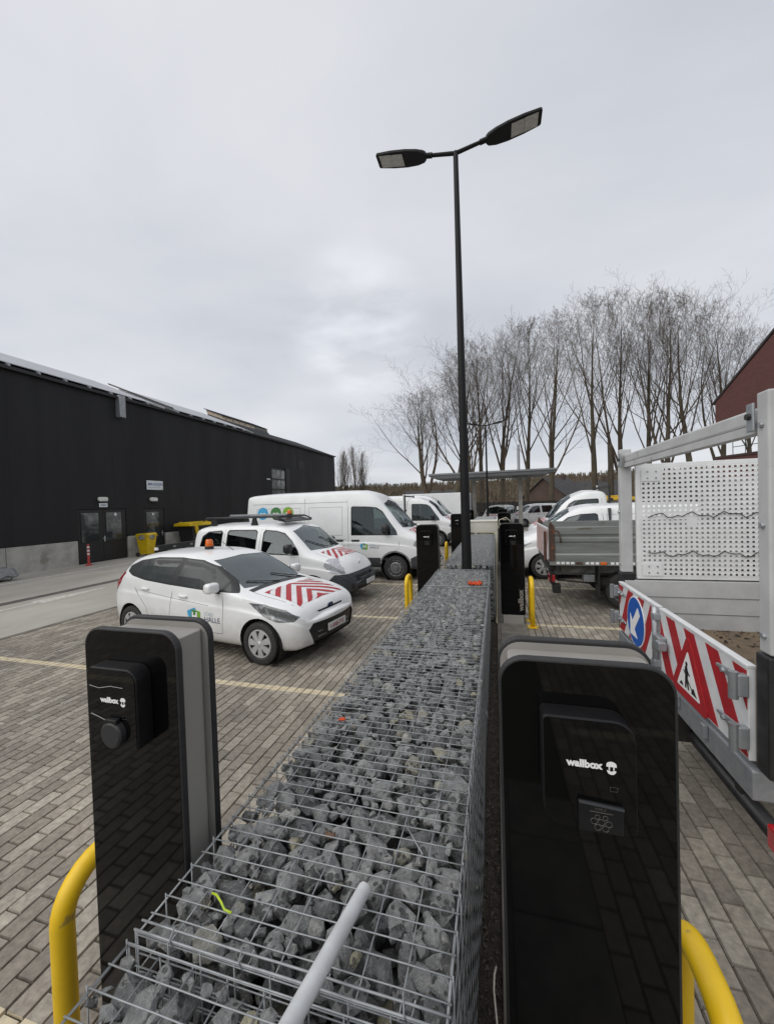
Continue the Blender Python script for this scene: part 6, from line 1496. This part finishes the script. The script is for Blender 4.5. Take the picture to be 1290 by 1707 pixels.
DB().bb(.25, 2.8, DY0+.35, DY0+.40, .66, .82).build('sub_frame', mat('sub_frame_paint', srgb(150,150,146), .6, c2=srgb(110,108,104), vs=6), root)
lb_ = DB(); lb_.bb(.02, .10, DY0+.06, DY0+.4, .48, .74); lb_ = lb_.build('lamp_bracket', M_dark, root, bevel=.01)
DB().bb(-.0, .02, DY0+.10, DY0+.36, .52, .66).build('tail_light', M_redlens, lb_, bevel=.008); DB().bb(.045, .10, DY0+.04, DY0+.06, .53, .66).build('side_lens', M_redlens, lb_, bevel=.006)
DB().bb(.06, .2, DY0+.05, DY0+.25, .30, .47).build('rubber_buffer', M_black, root, bevel=.01)
MB().tube([D(.15, DY0+.15, .55), D(.5, DY0+.15, .52), D(1.0, DY0+.2, .46)], .018, 8).build('air_hose', M_black, root, smooth=True)
DB().bb(.62, .82, DY0+.12, DY0+.3, .52, .66).build('valve_block', M_grey, root, bevel=.01)
MB().tube([D(1.8, DY0+.2, .5), D(.9, DY0+.2, .5)], .11, 14).build('spare_tank', M_dark, root, smooth=True)
# ================================================================== SMALL THINGS BY THE WAREHOUSE
M_signw = mat('white_sign_panel', srgb(222,226,230), .5, c2=srgb(206,210,214), vs=5)
M_signb = mat('sign_blue_print', srgb(36,84,140), .5)
sg0 = tag(MB().box(WX+.02, WX+.05, 15.72, 16.70, 3.24, 3.70).build('wall_sign', M_signw, None, bevel=.004), 'white sign reading MAGAZIJN high on the black wall', 'sign')
text('MAGAZIJN', .185, M_signb, sg0, (WX+.053, 15.79, 3.46), (R(90), 0, R(90)), bold=.002)
MB().box(WX+.051, WX+.053, 15.80, 16.55, 3.335, 3.365).build('blurred_text_line', M_lgrey, sg0)
MB().box(WX+.051, WX+.054, 16.60, 16.67, 3.255, 3.30).build('sign_emblem', M_lgreen, sg0)
sg1 = tag(MB().box(WX+.02, WX+.04, 13.24, 13.62, 2.40, 2.58).build('door_sign', M_signw, None, bevel=.004), 'small white sign above the double door', 'sign')
MB().box(WX+.041, WX+.043, 13.31, 13.55, 2.47, 2.51).build('blurred_text_line', M_lslate, sg1)
sg2 = tag(MB().box(WX+.01, WX+.03, 26.5, 26.95, 4.30, 4.38).build('door_sign', M_signw), 'tiny white sign beside the sectional door', 'sign')
M_lampw = mat('white_lamp_cover', srgb(220,220,214), .4, c2=srgb(205,205,198), vs=8)
for (ya, lab) in ((13.18, 'white oblong wall lamp above the double door'), (15.86, 'white oblong wall lamp above the single door')):
    b = MB(); b.prism(rrect(.44, .19, .08, 5, ya+.22, 2.75), 0, WX+.005, WX+.11); o = tag(b.build('wall_lamp', M_lampw, None, bevel=.03, seg=3), lab, 'wall lamp')
    MB().prism(rrect(.40, .03, .014, 4, ya+.22, 2.66), 0, WX+.02, WX+.112).build('lamp_seam', M_grey, o)
# wheelie bin
M_biny = mat('yellow_bin_plastic', srgb(214,182,20), .45, c2=srgb(196,164,16), vs=5)
wb = thing('wheelie_bin', 'yellow wheelie bin with bag at the single door', 'bin', (-16.2, 15.05, 0), R(90))
b = MB(); pts = []
for z_, hx, hy in ((.10, .20, .24), (.95, .27, .34)): pts += [(-hx, -hy, z_), (hx, -hy, z_), (hx, hy, z_), (-hx, hy, z_)]
b.add(pts, [(0,3,2,1),(4,5,6,7),(0,1,5,4),(1,2,6,5),(2,3,7,6),(3,0,4,7)]); b.build('tub', M_biny, wb, bevel=.03)
MB().box(-.30, .30, -.37, .37, .95, 1.01).build('rim', M_biny, wb, bevel=.02)
b = MB(); b.prism([(-.38, 1.02), (.36, 1.02), (.34, 1.09), (-.3, 1.12)], 0, -.28, .28); b.build('lid', M_biny, wb, bevel=.02)
b = MB(); rn = random.Random(3)
ring = [(.31*math.cos(2*PI*k/22)*1.02, .37*math.sin(2*PI*k/22)*1.05) for k in range(22)]
vs_ = [(x*(1+rn.gauss(0, .03)), y*(1+rn.gauss(0, .03)), z_+rn.gauss(0, .015)) for z_ in (1.03, .96, .84) for x, y in ring]
b.add(vs_, [(r_*22+k, r_*22+(k+1) % 22, (r_+1)*22+(k+1) % 22, (r_+1)*22+k) for r_ in range(2) for k in range(22)]); b.build('bin_bag', mat('clear_bag', srgb(150,152,150), .25, c2=srgb(112,114,112), vs=20), wb, smooth=True)
for sg in (-1, 1): MB().lathe([(0, -.03), (.10, -.03), (.10, .03), (0, .03)], 18, 0, (sg*.24, .30, .10)).build('wheel', M_rubber, wb)
MB().tube([(-.2, .40, .98), (-.2, .44, 1.0), (.2, .44, 1.0), (.2, .40, .98)], .016, 8).build('handle', M_biny, wb, smooth=True)
# four wheeled container with hinged yellow lid arm
ct = thing('waste_container', 'black waste container with yellow lid arms behind the compact van', 'container', (-15.9, 17.9, 0))
b = MB(); pts = []
for z_, hx, hy in ((.20, .40, .62), (1.28, .50, .72)): pts += [(-hx, -hy, z_), (hx, -hy, z_), (hx, hy, z_), (-hx, hy, z_)]
b.add(pts, [(0,3,2,1),(4,5,6,7),(0,1,5,4),(1,2,6,5),(2,3,7,6),(3,0,4,7)]); b.build('tub', M_black, ct, bevel=.03)
lid = MB(); lid.prism([(-.56, 1.30), (.56, 1.30), (.50, 1.44), (.1, 1.52), (-.50, 1.44)], 1, -.95, .78); lo = lid.build('lid', M_biny, ct, bevel=.03)
for sy in (-.98, .82):
    a = MB(); a.prism([(-1.35, 1.40), (-.95, 1.52), (-.55, 1.46), (-.55, 1.36), (-.85, 1.34), (-.80, 1.1), (-.72, .82), (-.82, .78), (-.95, .86), (-1.05, 1.28), (-1.3, 1.32)], 0, -.02, .04)
    # arm outline runs along Y
    o = a.build('lid_arm', M_biny, ct, bevel=.006); o.location = (.50 if sy < 0 else -.50, .45, 0)
for sx in (-.35, .35):
    for sy in (-.5, .5): MB().lathe([(0, -.03), (.09, -.03), (.09, .03), (0, .03)], 16, 0, (sx, sy, .09)).build('castor', M_rubber, ct)
# delineator post
dp = thing('delineator_post', 'small red and white flexible marker post by the double door', 'marker post', (-16.15, 12.2, 0))
M_redp = mat('faded_red_plastic', srgb(184,70,62), .5, c2=srgb(160,58,52), vs=12)
MB().lathe([(0, 0), (.13, 0), (.12, .04), (.06, .06), (0, .06)], 20, 2).build('foot', M_redp, dp, angle=40)
MB().lathe([(0, .06), (.048, .06), (.045, .86), (.04, .88), (0, .88)], 16, 2).build('post', M_redp, dp, angle=40)
for z_ in (.44, .58, .72): MB().lathe([(.0485, z_), (.0485, z_+.07)], 16, 2).build('reflective_band', M_wfilm, dp, smooth=True)
# pallet of sheeted goods at the picture's left edge
pt = thing('sheeted_pallet', 'grey sheeted load on castors at the left picture edge', 'pallet', (-15.9, 8.55, 0))
b = MB(); n = 14; hv = []
for i in range(n+1):
    for j in range(n+1):
        x, y = -.55+1.1*i/n, -.75+1.5*j/n; ed = min(i, j, n-i, n-j); hv.append((x, y, (.16 if ed == 0 else .42)+.06*noise.noise((x*4, y*4, 1))+.03*noise.noise((x*11, y*11, 1))))
b.add(hv, [(i*(n+1)+j, (i+1)*(n+1)+j, (i+1)*(n+1)+j+1, i*(n+1)+j+1) for i in range(n) for j in range(n)]); b.build('plastic_sheet', mat('grey_plastic_sheet', srgb(134,136,138), .3, c2=srgb(104,106,108), vs=7), pt, smooth=True)
MB().box(-.5, .5, -.7, .7, .10, .16).build('deck', M_grey, pt)
for sx in (-.42, .42):
    for sy in (-.6, .6): MB().lathe([(0, -.025), (.05, -.025), (.05, .025), (0, .025)], 14, 1, (sx, sy, .05)).build('castor', M_silver, pt)
# black board barrier standing on the road behind the cars
tr = thing('board_barrier', 'long black board on stands behind the hatchback roof', 'barrier', (-8.52, 9.6, 0))
MB().box(-.04, .04, -1.38, 1.5, 1.10, 1.25).build('board', M_black, tr, bevel=.006)
for k in range(4): MB().box(.04, .05, -.9+k*.62, -.8+k*.62, 1.15, 1.2).build('slot', M_grey, tr)
for yy in (-1.1, 1.2): MB().box(-.035, .035, yy-.04, yy+.04, .03, 1.10).build('leg', M_dark, tr); MB().box(-.3, .3, yy-.06, yy+.06, 0, .03).build('foot', M_dark, tr)
MB().box(-.05, .05, -1.42, -1.385, 1.13, 1.2).build('marker_lamp', M_print, tr)

# ================================================================== THINGS ON AND BEHIND THE GABIONS
M_pvc = mat('grey_pvc_pipe', srgb(200,202,204), .42, c2=srgb(184,186,188), vs=14, bump=.1, bs=200, bd=.002)
pp_ = MB(); A = Vector((-.385, 1.02, 1.062)); B = Vector((-.41, .50, 1.20)); dv = (B-A).normalized()
n = 20; axu = dv.orthogonal().normalized(); axv = dv.cross(axu); vs_ = []
for (P_, rr) in ((A, .0188), (B, .0188), (B, .0162), (A+dv*.0, .0162)): vs_ += [tuple(P_+(axu*math.cos(2*PI*k/n)+axv*math.sin(2*PI*k/n))*rr) for k in range(n)]
pp_.add(vs_, [(r_*n+k, r_*n+(k+1) % n, ((r_+1) % 4)*n+(k+1) % n, ((r_+1) % 4)*n+k) for r_ in range(4) for k in range(n)])
tag(pp_.build('plastic_pipe', M_pvc, None, angle=45), 'length of pale grey plastic pipe lying on the near gabion mesh', 'pipe')
M_orange = mat('orange_rag', srgb(214,84,40), .8, c2=srgb(178,62,30), vs=16)
def rag(label, x, y, z, s, seed, m=M_orange, k=9):
    b = MB(); hv = []
    for i in range(k+1):
        for j in range(k+1):
            u, v = i/k-.5, j/k-.5; rr = math.hypot(u, v)
            hv.append((x+s*1.9*u*(1-.3*rr)+s*.35*noise.noise((u*4, v*4, seed)), y+s*1.2*v*(1-.3*rr)+s*.3*noise.noise((u*4, v*4, seed+5)), z+s*.75*abs(noise.noise((u*5, v*5, seed+9)))+s*.16*(1-rr)))
    b.add(hv, [(i*(k+1)+j, (i+1)*(k+1)+j, (i+1)*(k+1)+j+1, i*(k+1)+j+1) for i in range(k) for j in range(k)])
    o = b.build('rag', m, None, smooth=True); s_ = o.modifiers.new('thickness', 'SOLIDIFY'); s_.thickness = .003; return tag(o, label, 'rag')
rag('crumpled orange rag on the gabion lid near the tall lamp', -.29, 5.27, 1.034, .11, 2)
tag(rag('tiny orange scrap caught in the gabion mesh', -.80, 1.88, 1.028, .022, 7, k=5), None, 'scrap')
tag(rag('brown dead leaf on the stones below the mesh', -.58, 1.22, 1.005, .022, 4, mat('dead_leaf', srgb(110,84,66), .8, c2=srgb(90,68,52), vs=40), 5), None, 'leaf')
b = MB(); b.tube([(-.82, .93, 1.036), (-.80, .925, 1.040), (-.775, .912, 1.038), (-.755, .90, 1.034), (-.73, .897, 1.034)], .0032, 6); tag(b.build('earth_wire_offcut', mat('yellow_green_wire', srgb(190,205,40), .45, c2=srgb(150,180,50), vs=40), None, smooth=True), 'short yellow green wire offcut lying on the mesh', 'wire')
b = MB(); b.tube([(-.33, 1.30, 1.034), (-.30, 1.26, 1.036), (-.265, 1.215, 1.034), (-.25, 1.20, 1.032)], .002, 6); tag(b.build('steel_wire_offcut', M_galv, None, smooth=True), 'thin bent steel wire offcut on the stones', 'wire')
b = MB(); b.tube([(-.05, 1.79, .03), (-.058, 1.74, .05), (-.06, 1.69, .04), (-.05, 1.62, .02), (-.035, 1.5, .0)], .0045, 6); tag(b.build('white_cable', mat('white_cable_sheath', srgb(206,200,186), .5), None, smooth=True), 'white cable end rising from the soil beside the gabion', 'cable')
b = MB(); b.tube([(-.03, 6.9, .05), (-.02, 9.5, .45), (.0, 12.4, .95), (-.02, 13.3, 1.08), (-.2, 13.4, 1.10), (-.5, 13.42, 1.09)], .011, 8); tag(b.build('cream_conduit', mat('cream_conduit_plastic', srgb(176,168,142), .6), None, smooth=True), 'cream conduit running along the far gabion edge', 'conduit')
# white cabinet closing the far gabion
cb_ = thing('white_cabinet', 'white cabinet standing behind the far gabion basket', 'cabinet', (-.4, 13.95, 0))
MB().box(-.47, .46, -.40, .5, 0, 1.44).build('case', mat('cream_panel', srgb(206,204,192), .6, c2=srgb(192,190,178), vs=3), cb_, bevel=.008)
MB().box(-.49, .48, -.42, .52, 1.441, 1.475).build('lid', mat('cream_panel', (0,0,0)), cb_, bevel=.008)
# plants showing over the gabion in front of it
gp = MB(); rn = random.Random(6)
for k in range(120):
    x, y = rn.uniform(-.86, -.1), rn.uniform(13.38, 13.5); l = rn.uniform(.03, .09); a = rn.uniform(0, 6.28)
    gp.add([(x, y, 1.03), (x+.02*math.cos(a), y+.02*math.sin(a), 1.05+l*.5), (x+.05*math.cos(a), y+.03*math.sin(a), 1.03+l), (x+.02*math.cos(a+1), y+.02*math.sin(a+1), 1.04+l*.4)], [(0,1,2,3)])
tag(gp.build('dead_weeds', mat('dry_weed', srgb(104,96,72), .9, c2=srgb(78,74,58), vs=30)), 'dry weeds along the end of the far gabion', 'weeds', kind='stuff')
gabion('farthest gabion basket, a grey strip behind the white cabinet', -.9, .0, 14.7, 20.3, 1.35, 29, .3, 0)
# charging cables
M_cable = mat('black_cable', (.012,.012,.012), .5)
b = MB(); b.tube([(-1.08, 12.98, 1.40), (-1.0, 12.9, 1.05), (-1.08, 12.8, .55), (-1.35, 12.4, .22), (-1.9, 12.0, .16), (-2.3, 11.8, .35)], .017, 8); tag(b.build('charging_cable', M_cable, None, smooth=True), 'black charging cable hanging from the plugged in station to the van', 'cable')
b = MB(); b.tube([(.13, 12.96, 1.42), (.04, 12.9, 1.2), (.10, 12.9, 1.53), (.3, 12.93, 1.6), (.42, 12.93, 1.5), (.40, 12.95, 1.38)], .014, 8); tag(b.build('charging_cable', mat('pale_cable', srgb(178,172,150), .5), None, smooth=True), 'pale cable draped over the third charging station', 'cable')
# ================================================================== FAR SIDE OF THE YARD
cn = thing('canopy', 'grey flat canopy on two posts at the far end of the yard', 'canopy', (-.3, 30, 0))
b = MB(); b.prism([(-4.3, 4.16), (4.3, 4.16), (4.3, 4.06), (3.6, 3.84), (-3.7, 3.84), (-4.3, 4.0)], 1, -1.8, 2.4); b.build('roof', mat('canopy_grey', srgb(96,98,100), .6, .0, c2=srgb(84,86,88), vs=2), cn)
MB().box(-4.34, 4.34, -1.86, -1.80, 4.08, 4.2).build('fascia', mat('canopy_fascia', srgb(128,130,132), .5, .3), cn)
for xx in (-1.25, 2.05):
    p = MB().box(xx-.14, xx+.14, .1, .4, 0, 3.84).build('post', mat('canopy_post', srgb(150,148,142), .6, c2=srgb(128,126,120), vs=3), cn, bevel=.02); MB().box(xx-.5, xx+.5, -.4, .8, 3.68, 3.835).build('post_head', M_grey, p)
MB().tube([(2.0, .6, 4.2), (2.0, .6, 6.2)], .1, 8).build('flue', M_galv, cn)
fn = thing('board_fence', 'dark boarded fence at the back of the yard', 'fence', (1.5, 37, 0))
for k in range(44): MB().box(-9.0+k*.42, -8.6+k*.42, -.02, .02+.006*(k % 2), .05, 1.98+.01*(k % 3)).build('board', mat('dark_fence_board', srgb(50,47,45), .9, c2=srgb(38,36,35), vs=3), fn)
for k in range(7): MB().box(-9+k*3-.06, -9+k*3+.06, .03, .15, 0, 2.05).build('post', M_black, fn)
MB().box(.3, .9, -.045, -.03, 1.25, 1.55).build('notice', M_signw, fn)
M_tile = mat('dark_roof_tiles', srgb(70,68,68), .8, c2=srgb(54,53,54), vs=1.5); M_bw = mat('house_brick', srgb(92,76,68), .9, c2=srgb(76,64,58), vs=.7)
def house(label, x, y, L, Wd, hw, hr, rz, wall=M_bw):
    t = thing('house', label, 'house', (x, y, 0), rz, 'low houses behind the yard fence')
    b = MB(); b.prism([(-Wd/2, 0), (Wd/2, 0), (Wd/2, hw), (0, hr-.1), (-Wd/2, hw)], 0, -L/2, L/2); b.build('wall', wall, t)
    for sg in (-1, 1):
        b = MB(); b.add([(xx, sg*yy, zz+dz) for dz in (0, .14) for xx, yy, zz in ((-L/2-.3, Wd/2+.4, hw-.22), (L/2+.3, Wd/2+.4, hw-.22), (L/2+.3, 0, hr), (-L/2-.3, 0, hr))], [(0,3,2,1),(4,5,6,7),(0,1,5,4),(1,2,6,5),(2,3,7,6),(3,0,4,7)]); b.build('roof', M_tile, t)
    for k in range(3):
        w_ = MB().box(-L*.3+k*L*.3-.5, -L*.3+k*L*.3+.5, -Wd/2-.06, -Wd/2-.02, 1.0, 2.1).build('window', M_wfilm, t); MB().box(-L*.3+k*L*.3-.42, -L*.3+k*L*.3+.42, -Wd/2-.08, -Wd/2-.061, 1.08, 2.02).build('pane', M_pane, w_)
    MB().box(L*.2, L*.2+.7, -.35, .35, hr-.4, hr+.7).build('chimney', wall, t)
house('dark roofed house left of the tall lamp behind the vans', -11.5, 72, 9, 8, 1.9, 4.2, R(20))
house('dark roofed house right of the canopy behind the pickup', 9.5, 68, 8, 7, 2.4, 5.3, R(55))
house('dark roofed house above the low roof van', 14.5, 70, 10, 8, 2.2, 4.7, R(-15))
house('dark roofed house hidden among the poplars by the brick gable', 30, 66, 10, 8, 2.4, 5.2, R(10))
sk = thing('orange_skip_hoist', 'small orange hopper above the van roofs left of the tall lamp', 'hopper', (-4.0, 42, 0))
MB().box(-.32, .32, -.3, .3, 1.6, 3.0).build('hopper', mat('orange_paint', srgb(196,78,52), .6, c2=srgb(170,66,46), vs=3), sk, bevel=.04); MB().box(-.2, .2, -.2, .2, 0, 1.6).build('stand', M_grey, sk); MB().box(-.36, .36, -.34, .34, 3.0, 3.08).build('hopper_rim', M_redp, sk)
yr = thing('yellow_platform', 'yellow lifting platform above the low roof van', 'platform', (4.35, 17.6, 0))
MB().box(-1.1, .95, -.4, .4, 2.0, 2.13).build('tray', mat('machine_yellow', srgb(214,176,40), .5, c2=srgb(190,150,34), vs=3), yr, bevel=.03); MB().box(-1.0, .3, -.35, .35, 2.131, 2.2).build('boom', mat('machine_yellow', (0,0,0)), yr, bevel=.02)
MB().box(-1.15, -.9, -.45, .45, 1.94, 2.2).build('end_guard', mat('olive_paint', srgb(120,112,40), .6), yr); MB().box(-.3, .3, -.3, .3, .0, 2.0).build('mast', M_grey, yr); MB().box(-1, 1, -.6, .6, .0, .5).build('base', M_dark, yr)
for k in range(3): MB().lathe([(0, -.41), (.05, -.41), (.05, -.401), (0, -.401)], 10, 1, (-.4+k*.45, 0, 2.06)).build('pin', M_black, yr)

hc = thing('backdrop_container', 'guessed dark container, added to show dark through the perforated panel holes', 'container', (9.6, 20.6, 0))  # guessed object, added so the panel holes look out on something dark
MB().box(-3.0, 3.0, -1.2, 1.2, .12, 2.75).build('core', mat('container_paint', srgb(58,56,54), .7, c2=srgb(46,45,44), vs=2), hc)
for k in range(24): MB().box(-2.95+k*.25, -2.83+k*.25, -1.235, -1.201, .2, 2.68).build('corrugation', mat('container_paint', (0,0,0)), hc)
for a in ((-3.04, 3.04, 2.68, 2.8), (-3.04, 3.04, .06, .2)): MB().box(a[0], a[1], -1.25, -1.2, a[2], a[3]).build('rail', mat('container_rail', srgb(44,42,42), .7), hc)
for a in ((-3.05, -2.93), (2.93, 3.05)): MB().box(a[0], a[1], -1.255, -1.205, .2, 2.68).build('corner_post', mat('container_rail', (0,0,0)), hc)
